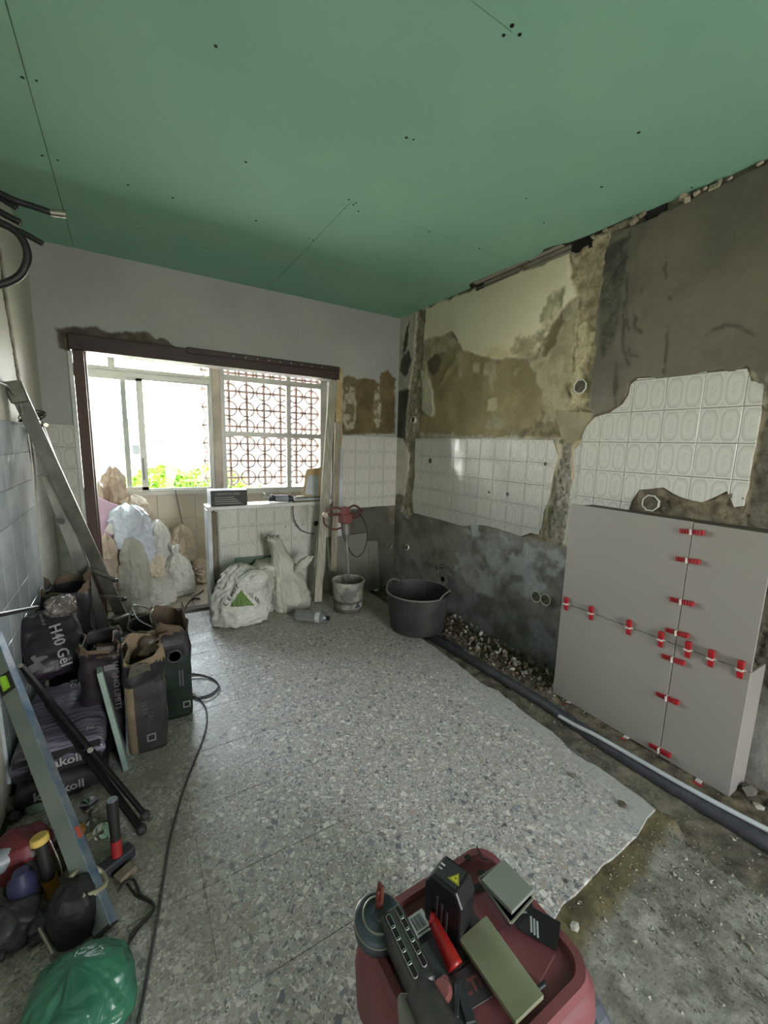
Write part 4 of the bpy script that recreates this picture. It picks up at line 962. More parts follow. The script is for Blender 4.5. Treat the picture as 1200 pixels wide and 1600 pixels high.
back_box(646, 656, 0.034, 'small white-rimmed box high in the corner chase', wx=W - 0.008)
back_box(636, 855, 0.030, 'small pale oval outlet low in the dark corner', wx=W - 0.012)

tp = PX(690, 885, W - 0.010)
tap = thing('stop_tap', 'small chrome stop tap on the cement wall above the black tub', 'tap', tp)
mat('chrome', (210, 212, 214), 0.15, 1.0, var=0.03)
MB().cyl(tp, tp + Vector((-0.045, 0, 0)), 0.011).cyl(tp + Vector((-0.038, 0, -0.022)), tp + Vector((-0.038, 0, 0.02)), 0.010).build('valve_body', 'chrome', tap, smooth=True, auto=40)
MB().cyl(tp, tp + Vector((-0.004, 0, 0)), 0.024).build('rosette', 'chrome', tap)
MB().cyl(tp + Vector((-0.045, 0, 0.004)), tp + Vector((-0.062, 0, 0.004)), 0.016, 0.013, 10).build('handle', 'chrome', tap)
MB().cyl(tp + Vector((-0.038, 0, -0.022)), tp + Vector((-0.040, -0.004, -0.05)), 0.008).build('spout', 'chrome', tap)
MB().tube([tp + Vector((0, -0.02, 0.0)), tp + Vector((-0.01, -0.06, 0.012)), tp + Vector((-0.008, -0.12, 0.016)), tp + Vector((0.0, -0.15, -0.01)), tp + Vector((0.006, -0.17, -0.06))], 0.0045, 8, smooth=5).build('supply_pipe', mat('lead', (118, 114, 106), 0.6, 0.3), tap, smooth=True)
dp = PX(692, 905, W - 0.008)
MB().lathe([(0.020, -0.05), (0.020, 0.004), (0.024, 0.004), (0.024, -0.05)], dp, 16, Matrix.Rotation(math.radians(-90), 3, 'Y')).build('drain_stub', 'dark_plastic', wall_right, smooth=True)
MB().lathe([(0.0001, 0.0), (0.020, 0.0)], dp, 16, Matrix.Rotation(math.radians(-90), 3, 'Y')).build('drain_bore', 'hole_shade', wall_right)

# ================================================================ PIPES and RUBBLE in the trench
mat('duct_grey', (70, 70, 76), 0.42, var=0.15, scale=20)
mat('pipe_sheen', (196, 200, 204), 0.25, 0.2, var=0.05)
pp = [PZ(u, v, -0.052) for u, v in ((628, 968), (690, 1004), (760, 1046), (850, 1100), (930, 1154), (1020, 1212), (1120, 1272), (1215, 1328))]
pp = [Vector((p.x, p.y, -0.050)) for p in pp]; pp.append(pp[-1] + (pp[-1] - pp[-2]) * 2.5)
tag(MB().tube(pp, 0.031, 14, smooth=6).build('waste_pipe', 'duct_grey', smooth=True), 'long dark grey plastic pipe laid in the trench along the right wall', 'pipe')
pq = [PZ(u, v, -0.012) for u, v in ((874, 1114), (900, 1132), (930, 1149), (990, 1184), (1060, 1224), (1130, 1262), (1215, 1306))]
pq = [Vector((p.x, p.y, z)) for p, z in zip(pq, (-0.03, -0.018, -0.010, -0.008, -0.008, -0.008, -0.008))]; pq.append(pq[-1] + (pq[-1] - pq[-2]) * 2.5)
tag(MB().tube(pq, 0.0105, 10, smooth=6).build('conduit', 'pipe_sheen', smooth=True), 'thin white tube standing in for the shine along the dark pipe under the grey tiles', 'conduit')  # tube shaped as the glossy highlight along the waste pipe
tag(MB().tube([Vector((1.98, 2.30, -0.035)), Vector((2.00, 2.20, -0.05)), Vector((2.01, 2.08, -0.06))], 0.012, 8, smooth=4).build('conduit', 'duct_grey', smooth=True), 'short grey conduit end beside the pipe next to the black tub', 'conduit')

def rock_mesh(seed, m):
    rnd = random.Random(seed); bm = bmesh.new(); bmesh.ops.create_icosphere(bm, subdivisions=1, radius=1.0)
    for v in bm.verts:
        k = 0.75 + 0.5 * rnd.random(); v.co *= k
        v.co.x *= 1.1; v.co.z *= 0.62
    me = bpy.data.meshes.new('rubble_piece'); bm.to_mesh(me); bm.free(); me.materials.append(MATS[m]); return me
mat('rub_a', (150, 140, 122), 0.9, var=0.2, bump=0.4); mat('rub_b', (104, 92, 76), 0.9, var=0.2, bump=0.4); mat('rub_c', (140, 104, 80), 0.9, var=0.2); mat('rub_d', (180, 174, 162), 0.8, var=0.1); mat('rub_e', (118, 114, 104), 0.9, var=0.15)
RM = [rock_mesh(s, m) for s, m in ((1, 'rub_a'), (2, 'rub_b'), (3, 'rub_a'), (4, 'rub_c'), (5, 'rub_d'), (6, 'rub_e'), (7, 'rub_b'), (8, 'rub_e'))]
rnd = random.Random(77)
def ground(x, y):
    U, V, H = _FG; i = int(round((x - U[0, 0]) / (U[1, 0] - U[0, 0]))); j = int(round((y - V[0, 0]) / (V[0, 1] - V[0, 0])))
    i = max(0, min(U.shape[0] - 1, i)); j = max(0, min(U.shape[1] - 1, j)); return float(H[i, j])
rub_root = thing('rubble_pile', 'broken plaster and brick rubble heaped between pipe and cement wall', 'rubble', (2.2, 1.9, -0.08))
for i in range(280):
    y = rnd.uniform(1.42, 2.75); d = rnd.random() ** 0.75
    x = 2.295 - d * 0.24
    s = rnd.uniform(0.009, 0.024) * (1.15 - 0.5 * d) * (1.0 if y < 2.2 else 0.8)
    o = bpy.data.objects.new('rubble_piece', rnd.choice(RM)); COL.objects.link(o); o.parent = rub_root
    hz = -0.066 + 0.062 * (1 - d) ** 1.2 + rnd.uniform(-0.006, 0.010)
    o.location = Vector((x, y, hz)) - rub_root.location; o.scale = (s, s, s); o.rotation_euler = (rnd.uniform(0, 6), rnd.uniform(0, 6), rnd.uniform(0, 6))
def scatter(n, fn, smin, smax, name, m, parent, seed, zoff=0.2):
    """tiny crumbs nobody could count, one mesh"""
    r = random.Random(seed); b = MB()
    for i in range(n):
        x, y = fn(r); s = r.uniform(smin, smax) * (1 if r.random() < 0.9 else 1.8); z = (0.0 if on_tile(x, y) else ground(x, y)) + s * zoff
        vs = [Vector((r.gauss(0, 1), r.gauss(0, 1), r.gauss(0, 0.6))).normalized() * s * r.uniform(0.6, 1.2) + Vector((x, y, z)) for _ in range(4)]
        vs += [Vector((x + r.uniform(-s, s), y + r.uniform(-s, s), z + s * 0.8))]
        b.add(vs, [(0, 1, 2), (0, 2, 3), (0, 3, 1), (1, 3, 2), (0, 1, 4), (1, 2, 4), (2, 0, 4)])
    o = b.build(name, m, parent); o['kind'] = 'stuff'; return o
def on_tile(x, y):
    xe = np.interp(y, [0.655, 1.0, 1.5, 1.85, 2.4, 2.62, 2.9], [1.712, 1.70, 1.745, 1.755, 1.775, 1.86, 1.90])
    return (x < xe and y > 0.63) or x < 0.88
scatter(900, lambda r: (r.uniform(1.78, 2.29), r.uniform(0.68, 2.6)), 0.002, 0.007, 'rubble_grit', 'rub_a', rub_root, 1)
scatter(500, lambda r: (r.uniform(1.86, 2.29), r.uniform(1.2, 2.6)), 0.003, 0.008, 'rubble_grit', 'rub_b', rub_root, 2)
scatter(240, lambda r: (r.uniform(2.0, 2.29), r.uniform(1.3, 2.6)), 0.003, 0.009, 'rubble_grit', 'rub_d', rub_root, 3)
grit = thing('screed_debris', 'loose mortar crumbs strewn over the dug screed at bottom right', 'debris', (1.5, 0.3, -0.03))
scatter(1500, lambda r: (r.uniform(1.0, 1.9), r.uniform(-0.1, 0.64)), 0.0012, 0.0045, 'crumb', 'rub_e', grit, 4)
scatter(700, lambda r: (1.55 + r.gauss(0, 0.16), r.uniform(0.1, 0.62)), 0.0015, 0.006, 'crumb', 'rub_a', grit, 5)
scatter(900, lambda r: (1.50 + r.gauss(0, 0.24), r.uniform(0.0, 0.64)), 0.0012, 0.0052, 'crumb', 'rub_d', grit, 6)
scatter(260, lambda r: (1.72 - abs(r.gauss(0, 0.06)), r.uniform(0.66, 2.4)), 0.0012, 0.004, 'crumb', 'rub_a', grit, 7)
for i, (u, v, s, m, lb) in enumerate([(897, 1458, 0.013, 4, 'pale pebble of mortar on screed beside the red vacuum'), (895, 1214, 0.016, 5, 'grey mortar chip on the terrazzo near the trench'), (972, 1258, 0.016, 1, 'brownish mortar chip on the terrazzo near its broken corner'),
        (1170, 1236, 0.032, 7, 'grey stone lump in the hollow right of the grey tiles'), (1186, 1256, 0.018, 4, 'small pale stone lump beside the grey one at right'), (884, 1378, 0.007, 1, 'dark crumb on the pale terrazzo above the screed edge'), (1040, 1262, 0.014, 4, 'white flake by the broken terrazzo corner'), (790, 1290, 0.005, 1, 'tiny dark crumb by the floor joint')]):
    z = 0.0 if v < 1300 and u < 1000 or i == 5 else -0.03
    if i in (3, 4): z = -0.05
    p = PZ(u, v, z)
    o = bpy.data.objects.new('mortar_lump', RM[m]); COL.objects.link(o); o.scale = (s, s, s); o.location = (p.x, p.y, (0.0 if on_tile(p.x, p.y) else ground(p.x, p.y)) + s * 0.35); o.rotation_euler = (0, 0, i * 1.3)
    tag(o, lb, 'mortar lump')
# ================================================================ SACK helper
def sack(c, w, d, h, prof, lean=(0, 0), seed=0, amp=0.10, crease=0.05, nt=96, nz=60, rot=0.0, sq=2.3, neck_open=False, tw=0.0, flat=0.0):
    """prof: [(t, radius factor)], returns (MB, surf(theta, t)). crumpled cloth-like body, folds gather where the radius shrinks"""
    c = Vector(c); pt = [p[0] for p in prof]; pr_ = [p[1] for p in prof]
    Rz = Matrix.Rotation(rot, 3, 'Z')
    def surf(th, t, off=0.0):
        r = float(np.interp(t, pt, pr_))
        ct, st = math.cos(th), math.sin(th)
        e = 2.0 / sq; x = math.copysign(abs(ct) ** e, ct); y = math.copysign(abs(st) ** e, st)
        k = 1 - min(1, r)
        th2 = th + tw * t
        f = amp * mnoise.noise(Vector((math.cos(th2) * 1.6, math.sin(th2) * 1.6, t * 2.2 + seed * 3.1)))
        fold = crease * (0.5 + 1.2 * k) * (1 - 2 * abs(mnoise.noise(Vector((math.cos(th2) * 4.2, math.sin(th2) * 4.2, t * 1.1 + seed * 5.7))))) 
        fine = crease * 0.5 * (1 - 2 * abs(mnoise.noise(Vector((math.cos(th2) * 3.0 + t * 3, math.sin(th2) * 3.0, t * 7.0 + seed * 1.7)))))
        hh = h * (t + 0.10 * mnoise.noise(Vector((ct * 1.2, st * 1.2, seed * 2.3 + 9))) * t)
        R = r + (f + fold * 0.8 + fine) * (0.35 + 0.65 * min(1, r * 1.5))
        wp_ = Vector((x * r * w * 5, y * r * d * 5, h * t * 9)) + Vector((seed * 3.7, 0, 0))
        wq = wp_ + Vector((mnoise.noise(wp_ * 0.8), mnoise.noise(wp_ * 0.8 + Vector((9, 0, 0))), mnoise.noise(wp_ * 0.8 + Vector((0, 9, 0))))) * 0.9
        rd = (1 - 2 * abs(mnoise.noise(wq))) ** 2 * 0.9 + (1 - 2 * abs(mnoise.noise(wq * 2.3))) ** 2 * 0.4 - 0.6
        R += crease * 0.9 * rd * min(1.0, r * 1.5) * min(1.0, (1.02 - t) * 6)
        q = Vector((x * R * w / 2, y * R * d / 2, 0))
        n = Vector((x, y, 0)); n.normalize()
        q += n * off
        q = Rz @ q
        s2 = t * t
        return c + q + Vector((lean[0] * s2, lean[1] * s2, max(0.0, hh)))
    b = MB(); vs = []
    for i in range(nz + 1):
        t = i / nz
        for k in range(nt): vs.append(surf(2 * math.pi * k / nt, t))
    fs = [(i * nt + k, i * nt + (k + 1) % nt, (i + 1) * nt + (k + 1) % nt, (i + 1) * nt + k) for i in range(nz) for k in range(nt)]
    fs.append(tuple(range(nt - 1, -1, -1)))
    if not neck_open: fs.append(tuple(nz * nt + k for k in range(nt)))
    b.add(vs, fs); return b, surf
def decal(name, txt, size, m, parent, surf, th0, t0, R, H, off=0.0015, rot=0.0, dx=0.0, dy=0.0, poly=None):
    """lettering (or a polygon) wrapped on a sack surface; local x runs along -theta (left to right seen from outside)"""
    if poly is None:
        cu = bpy.data.curves.new(name, 'FONT'); cu.body = txt; cu.size = size; cu.align_x = 'CENTER'; cu.resolution_u = 2; cu.offset = size * 0.02
        tmp = bpy.data.objects.new(name, cu); me = bpy.data.meshes.new_from_object(tmp); bpy.data.objects.remove(tmp)
    else:
        me = bpy.data.meshes.new(name); tri = tessellate_polygon([[Vector((p[0], p[1], 0)) for p in poly]])
        me.from_pydata([(p[0], p[1], 0) for p in poly], [], [tuple(t) for t in tri])
        bm = bmesh.new(); bm.from_mesh(me)
        for _ in range(4): bmesh.ops.subdivide_edges(bm, edges=bm.edges, cuts=1, use_grid_fill=True)
        bmesh.ops.triangulate(bm, faces=bm.faces); bm.to_mesh(me); bm.free()
    org = ORG[parent.name]; ca, sa = math.cos(rot), math.sin(rot)
    for v in me.vertices:
        x = v.co.x * ca - v.co.y * sa + dx; y = v.co.x * sa + v.co.y * ca + dy
        v.co = surf(th0 + x / R, t0 + y / H, off) - org
    me.materials.clear(); me.materials.append(MATS[m])
    o = bpy.data.objects.new(name, me); COL.objects.link(o); o.parent = parent; return o

mat('sack_white', (216, 214, 206), 0.5, var=0.06, scale=6)
mat('sack_blue', (214, 220, 232), 0.45, var=0.05, scale=6)
mat('sack_cream', (232, 216, 196), 0.6, var=0.10, scale=6)
mat('sack_beige', (222, 202, 182), 0.6, var=0.12, scale=6)
mat('sack_dusty', (200, 197, 184), 0.55, var=0.1, scale=5)
mat('sack_clear', (190, 188, 178), 0.35, var=0.1, scale=9, bump=0.3)
def crumple(mn, s1=5.0, st=0.9, dist=0.035):
    nt = MATS[mn].node_tree; b = nt.nodes['Principled BSDF']; tc = nt.nodes['Texture Coordinate'] if 'Texture Coordinate' in nt.nodes else nt.nodes.new('ShaderNodeTexCoord')
    geo = nt.nodes.new('ShaderNodeNewGeometry'); wn_ = nt.nodes.new('ShaderNodeTexNoise'); wn_.inputs['Scale'].default_value = 6
    mp = nt.nodes.new('ShaderNodeVectorMath'); mp.operation = 'MULTIPLY_ADD'; mp.inputs[1].default_value = (0.16, 0.16, 0.16)
    nt.links.new(geo.outputs['Position'], wn_.inputs['Vector']); nt.links.new(wn_.outputs['Color'], mp.inputs[0]); nt.links.new(geo.outputs['Position'], mp.inputs[2])
    v = nt.nodes.new('ShaderNodeTexVoronoi'); v.feature = 'DISTANCE_TO_EDGE'; v.inputs['Scale'].default_value = s1 * 2.2; nt.links.new(mp.outputs[0], v.inputs['Vector'])
    n = nt.nodes.new('ShaderNodeTexNoise'); n.noise_type = 'RIDGED_MULTIFRACTAL'; n.inputs['Scale'].default_value = s1; n.inputs['Detail'].default_value = 4; nt.links.new(mp.outputs[0], n.inputs['Vector'])
    a = nt.nodes.new('ShaderNodeMath'); a.operation = 'MULTIPLY_ADD'; a.inputs[1].default_value = 0.35; nt.links.new(v.outputs['Distance'], a.inputs[0]); nt.links.new(n.outputs[0], a.inputs[2])
    bp_ = nt.nodes.new('ShaderNodeBump'); bp_.inputs['Strength'].default_value = st; bp_.inputs['Distance'].default_value = dist
    nt.links.new(a.outputs[0], bp_.inputs['Height']); nt.links.new(bp_.outputs[0], b.inputs['Normal'])
for mn in ('sack_white', 'sack_blue', 'sack_cream', 'sack_beige', 'sack_dusty'): crumple(mn)
mat('logo_green', (104, 134, 66), 0.6, var=0.1); mat('logo_dark', (64, 72, 60), 0.6)
TIED = [(0, 0.62), (0.04, 0.88), (0.15, 1.0), (0.4, 0.98), (0.62, 0.80), (0.76, 0.46), (0.83, 0.22), (0.87, 0.20), (0.93, 0.34), (1.0, 0.42)]
HEAP = [(0, 0.74), (0.05, 0.94), (0.2, 1.0), (0.5, 0.98), (0.72, 0.88), (0.86, 0.70), (0.95, 0.44), (1.0, 0.10)]
TALL = [(0, 0.86), (0.05, 0.97), (0.2, 1.0), (0.5, 0.95), (0.75, 0.80), (0.88, 0.62), (0.95, 0.45), (1.0, 0.16)]

def psack(name, label, m, cx, top, bot, hw, y, depth, prof, seed, lean=(0, 0), amp=0.12, crease=0.05, z0=None, grp='rubble sacks piled on the balcony', rot=0.0, sq=2.2, cat='rubble sack', neck_open=False):
    """sack standing at depth y whose silhouette spans the given pixels of the photograph"""
    b0 = PY(cx, bot, y); t0 = PY(cx, top, y); wL = PY(cx - hw, (top + bot) / 2, y).x; wR = PY(cx + hw, (top + bot) / 2, y).x
    zb = b0.z if z0 is None else z0
    h = t0.z - zb; w = wR - wL
    t = thing(name, label, cat, ((wL + wR) / 2, y, zb), grp)
    b, s = sack(((wL + wR) / 2, y, zb), w * 0.94, depth, h, prof, lean, seed, amp, crease * 1.7, rot=rot, sq=sq, neck_open=neck_open)
    body = b.build('sack_body', m, t, smooth=True)
    return t, s, (w, h)
# -------- balcony pile
Z0b = 0.0
psack('rubble_sack', 'tall upright off-white sack in front of the balcony pile', 'sack_dusty', 209, 843, 958, 27, 3.90, 0.36, TALL, 1, z0=-0.002, crease=0.07)
psack('rubble_sack', 'low white sack slumped at the foot of the tall one, nearest the threshold', 'sack_white', 250, 902, 951, 27, 3.96, 0.30, HEAP, 2, z0=-0.002, lean=(-0.04, 0), crease=0.08)
t_, s_, wh = psack('rubble_sack', 'knotted white sack at the right end of the pile, neck sticking up', 'sack_white', 279, 852, 936, 25, 4.12, 0.32, [(0, .6), (.04, .88), (.15, 1.0), (.4, .98), (.58, .80), (.7, .5), (.78, .24), (.84, .12), (.92, .2), (1, .24)], 3, z0=-0.002, lean=(-0.03, 0), crease=0.09)
psack('rubble_sack', 'big bluish-white sack draped over the top of the pile', 'sack_blue', 211, 790, 888, 33, 4.14, 0.42, [(0, .5), (.08, .8), (.25, 1.0), (.5, .98), (.8, .92), (.93, .72), (1, .35)], 4, crease=0.08, amp=0.16, lean=(-0.05, 0))
psack('rubble_sack', 'white sack wedged right of the bluish one, high on the pile', 'sack_white', 247, 812, 886, 20, 4.30, 0.34, HEAP, 5, crease=0.09, amp=0.15)
psack('rubble_sack', 'beige knotted sack against the parapet tiles', 'sack_beige', 284, 822, 886, 22, 4.62, 0.34, HEAP, 6, z0=0.0, crease=0.08)
psack('rubble_sack', 'small beige sack end beside the partition post', 'sack_beige', 312, 874, 910, 12, 4.40, 0.28, HEAP, 7, z0=0.0, crease=0.08)
psack('rubble_sack', 'crumpled cream sack between the tall and the knotted ones', 'sack_cream', 243, 862, 915, 19, 4.16, 0.30, HEAP, 8, z0=0.0, crease=0.10)
psack('rubble_sack', 'peach-coloured torn sack standing on the rear of the pile against the light', 'sack_beige', 178, 730, 800, 21, 4.62, 0.30, [(0, .9), (.2, 1.0), (.45, .8), (.6, .62), (.72, .72), (.85, .52), (1, .12)], 9, crease=0.14, amp=0.25)
psack('rubble_sack', 'long cream sack along the crest of the pile', 'sack_cream', 205, 775, 840, 27, 4.55, 0.34, HEAP, 10, crease=0.12, amp=0.2)
psack('rubble_sack', 'dark-stained beige sack half hidden behind the door jamb', 'sack_beige', 157, 755, 905, 16, 4.42, 0.36, TALL, 11, crease=0.12, z0=0.0)
psack('rubble_sack', 'beige sack low at the left under the pink board', 'sack_beige', 170, 836, 912, 17, 4.0, 0.30, HEAP, 12, z0=0.0, crease=0.11)
psack('rubble_sack', 'cream sack filling the middle of the pile behind the tall one', 'sack_cream', 205, 835, 935, 32, 4.42, 0.46, HEAP, 13, z0=0.0, crease=0.08)
# pink foam board and white offcut among the sacks
pts = [PY(151, 777, 4.16), PY(191, 793, 4.16), PY(186, 835, 4.12), PY(158, 850, 4.12)]
pf = MB(); n = 4; pv = [Vector(p) for p in pts]; pf.add(pv + [p + Vector((0.004, 0.03, 0.0)) for p in pv], [(3, 2, 1, 0), (4, 5, 6, 7)] + [(i, (i + 1) % 4, 4 + (i + 1) % 4, 4 + i) for i in range(4)])
tag(pf.build('foam_board', mat('pink', (206, 172, 190), 0.7, var=0.05), bevel=0.002), 'pink insulation board stuck upright among the sacks', 'board')
tag(MB().bar(PY(168, 822, 4.06), PY(187, 832, 4.02), 0.02, 0.09, up=(0, 0, 1)).build('plaster_offcut', 'sack_white', bevel=0.002), 'white plasterboard offcut leaning on the pink board', 'offcut')
tag(MB().tube([PY(274, 766, 4.84), PY(279, 790, 4.82), PY(286, 822, 4.80), PY(293, 850, 4.60), PY(299, 876, 4.45), PY(303, 900, 4.33)], 0.0045, 6, smooth=6).build('hanging_cord', mat('cord_grey', (120, 114, 106), 0.7), smooth=True), 'thin grey cord hanging from the window sill over the sacks', 'cord')
tag(MB().tube([PZ(287, 957, 0.01), PZ(292, 945, 0.01), PZ(299, 937, 0.012), PZ(304, 932, 0.012), PZ(312, 927, 0.01), PZ(318, 922, 0.012)], 0.006, 6, smooth=5).tube([PZ(300, 937, 0.014), PZ(306, 935, 0.014), PZ(312, 936, 0.012)], 0.008, 6, smooth=3).build('dropped_cord', 'dark_plastic', smooth=True), 'dark bit of cord on the balcony floor at the threshold', 'cord')

# -------- two white bags in front of the partition
grpb = 'bags standing before the low partition'
lb_t, s_, wh = psack('rubble_sack', 'large white sack with a green triangle printed on it, lying at the partition end', 'sack_white', 372, 884, 969, 49, 3.26, 0.40,
    [(0, .72), (.04, .93), (.15, 1.0), (.38, .93), (.6, .78), (.8, .60), (.93, .36), (1, .10)], 21, z0=0.0, lean=(0.02, 0), crease=0.06, amp=0.10, grp=grpb)
ear = MB(); e0 = PY(384, 898, 3.12); e1 = PY(425, 910, 3.10)
eb, es = sack(PY(394, 924, 3.13), 0.22, 0.10, 0.16, [(0, .5), (.2, .9), (.5, 1.0), (.8, .8), (1, .4)], (0.03, 0), 22, 0.2, 0.14)
eb.build('folded_flap', 'sack_white', lb_t, smooth=True)
th0 = -math.pi * 0.54; Rr = 0.24; Hh = wh[1]
decal('green_triangle', '', 0, 'logo_green', lb_t, s_, th0, 0.42, Rr, Hh, poly=[(-0.088, -0.005), (0.088, -0.005), (0.0, 0.115)], off=0.006)
for i, ch in enumerate('LEROY'):
    k = i / 4; decal('letter', ch, 0.046, 'logo_dark', lb_t, s_, th0, 0.42, Rr, Hh, rot=math.radians(52), dx=-0.118 + k * 0.085, dy=0.008 + k * 0.118, off=0.008)
for i, ch in enumerate('MERLIN'):
    k = i / 5; decal('letter', ch, 0.040, 'logo_dark', lb_t, s_, th0, 0.42, Rr, Hh, rot=math.radians(-52), dx=0.028 + k * 0.085, dy=0.120 - k * 0.112, off=0.008)

tb, s_, wh = psack('rubble_sack', 'tall white sack with a twisted neck leaning left against the partition', 'sack_dusty', 453, 838, 951, 31, 3.30, 0.26,
    [(0, .80), (.04, .96), (.15, 1.0), (.35, .86), (.55, .62), (.7, .44), (.82, .30), (.92, .24), (1, .26)], 23, z0=0.0, lean=(-0.13, 0.05), crease=0.06, amp=0.08, grp=grpb)
sb, _s = sack(PY(468, 892, 3.22), 0.10, 0.08, 0.12, [(0, .7), (.3, 1.0), (.7, .9), (1, .5)], (0.10, 0), 24, 0.2, 0.12); sb.build('knotted_corner', 'sack_dusty', tb, smooth=True)
gt, s_, wh = psack('rubble_sack', 'dusty grey translucent bag squeezed between the two white sacks', 'sack_clear', 416, 880, 958, 22, 3.38, 0.22,
    [(0, .8), (.05, .95), (.4, 1.0), (.7, .9), (.85, .95), (1, .85)], 25, z0=0.0, crease=0.10, amp=0.14, grp=grpb)
MATS['sack_clear'].node_tree.nodes['Principled BSDF'].inputs['Base Color']
o = MB().bar(PY(367, 905, 3.52), PY(367, 868, 3.545), 0.002, 0.002)
q = [PY(367, 872, 3.535), PY(426, 867, 3.535), PY(426, 935, 3.50), PY(367, 940, 3.50)]
gb = MB(); gb.add([Vector(p) for p in q] + [Vector(p) + Vector((0, -0.012, 0)) for p in q], [(0, 1, 2, 3), (7, 6, 5, 4)] + [(i, (i + 1) % 4, 4 + (i + 1) % 4, 4 + i) for i in range(4)])
tag(gb.build('plasterboard_offcut', mat('green_off', (104, 124, 108), 0.8), bevel=0.001), 'green plasterboard offcut behind the sacks, leaning on the partition', 'offcut')

# clear bottles
mat('pet', (206, 212, 212), 0.12, trans=0.75, var=0.03); mat('cap_dark', (40, 40, 44), 0.5); mat('bottle_label', (186, 190, 188), 0.6)
bt = PZ(462, 960, 0.045); be = PZ(512, 966, 0.045)
ax = (be - bt).normalized()
def along(s, r=0): return bt + ax * s
bl = thing('water_bottle', 'clear plastic bottle lying on the floor before the white sacks', 'bottle', (bt.x, bt.y, 0.0))
Rb = ax.to_track_quat('Z', 'X').to_matrix(); Lb = (be - bt).length
MB().lathe([(0.034, 0.0), (0.043, 0.006), (0.044, 0.05), (0.0425, 0.055), (0.044, 0.06), (0.044, Lb * 0.62), (0.040, Lb * 0.68), (0.044, Lb * 0.72), (0.040, Lb * 0.86), (0.018, Lb * 0.95), (0.014, Lb)], (bt.x, bt.y, 0.045), 20, Rb).build('bottle_body', 'pet', bl, smooth=True)
MB().lathe([(0.0445, Lb * 0.64), (0.0450, Lb * 0.66), (0.0450, Lb * 0.76), (0.0445, Lb * 0.78)], (bt.x, bt.y, 0.045), 20, Rb).build('bottle_label', 'bottle_label', bl, smooth=True)
MB().lathe([(0.018, Lb * 0.97), (0.018, Lb * 1.05), (0.0001, Lb * 1.05)], (bt.x, bt.y, 0.045), 14, Rb).build('cap', 'cap_dark', bl)
b2 = PZ(339, 952, 0.0); b2 = Vector((0.60, 3.50, 0))
p = PY(337, 935, 3.50)
bs = thing('water_bottle', 'bluish clear bottle standing against the white partition post', 'bottle', (p.x + 0.01, 3.49, 0.0))
MB().lathe([(0.036, 0.0), (0.042, 0.01), (0.043, 0.17), (0.040, 0.20), (0.018, 0.245), (0.015, 0.262)], (p.x + 0.01, 3.49, 0.0), 18).build('bottle_body', 'pet', bs, smooth=True)
MB().lathe([(0.017, 0.255), (0.017, 0.278), (0.0001, 0.278)], (p.x + 0.01, 3.49, 0.0), 12).build('cap', 'cap_dark', bs)

# -------- things on the sill
mat('carton', (58, 56, 54), 0.55, var=0.3, scale=5, c2=(44, 42, 40), stretch=(1, 1, 12)); mat('carton_side', (196, 204, 218), 0.4); mat('carton_print', (170, 166, 158), 0.5)
cx0, cx1 = 0.545, 0.832; yb = 3.545
bxo = thing('tile_carton', 'glossy dark printed carton on the white sill', 'carton', ((cx0 + cx1) / 2, 3.62, 0.872))
MB().bb(cx0 + 0.001, cx1, yb, yb + 0.17, 0.872, 0.998).build('carton_body', 'carton', bxo, bevel=0.003)
MB().bb(cx0, cx0 + 0.002, yb + 0.002, yb + 0.168, 0.873, 0.997).bb(cx0, cx1, yb + 0.002, yb + 0.168, 0.997, 0.9995).build('pale_side', 'carton_side', bxo)
text_mesh('printed_line', 'CERAMICA GRES', 0.026, 'carton_print', bxo, (cx0 + 0.035, yb - 0.0008, 0.962), (1, 0, 0), (0, 0, 1))
for k in range(4):
    MB().bb(cx0 + 0.03, cx0 + 0.24 - 0.02 * k, yb - 0.0006, yb + 0.001, 0.888 + k * 0.017, 0.893 + k * 0.017).build('print_bar', 'carton_print', bxo)
gx, gy, gz = 1.12, 3.60, 0.905
gr = thing('angle_grinder', 'blue-grey angle grinder lying on the white sill, cord hanging down', 'angle grinder', (gx, gy, 0.872))
mat('tool_grey', (150, 156, 164), 0.4, var=0.12); mat('tool_dark', (52, 54, 60), 0.5, var=0.1)
MB().cyl((1.095, 3.62, gz), (1.20, 3.58, gz), 0.030, 0.032, 18).build('motor_housing', 'tool_grey', gr, smooth=True, auto=40)
MB().cyl((1.20, 3.58, gz), (1.235, 3.566, gz), 0.034, 0.022, 18).build('rear_cap', 'tool_dark', gr, smooth=True, auto=40)
MB().cyl((1.06, 3.633, gz), (1.097, 3.62, gz), 0.020, 0.031, 16).cyl((1.062, 3.632, gz - 0.025), (1.058, 3.634, gz + 0.032), 0.022, 0.020, 14).build('gear_head', 'tool_dark', gr, smooth=True, auto=40)
MB().lathe([(0.0001, 0.0), (0.055, 0.0), (0.055, 0.003), (0.0001, 0.003)], (1.045, 3.64, gz + 0.02), 24, Matrix.Rotation(0.5, 3, 'Y')).build('disc', 'zinc', gr)
MB().cyl((1.04, 3.63, gz + 0.02), (0.985, 3.60, gz + 0.03), 0.010, 0.012, 12).build('side_handle', 'reveal_white', gr, smooth=True, auto=40)
MB().tube([(1.235, 3.566, gz), PY(458, 800, 3.50), PY(461, 815, 3.51), PY(470, 828, 3.52), PY(482, 833, 3.52), PY(492, 834, 3.50)], 0.0042, 7, smooth=6).build('cord', 'dark_plastic', gr, smooth=True)
st = thing('board_stack', 'stack of thin boards and papers on the right of the sill', 'boards', (1.37, 3.62, 0.872))
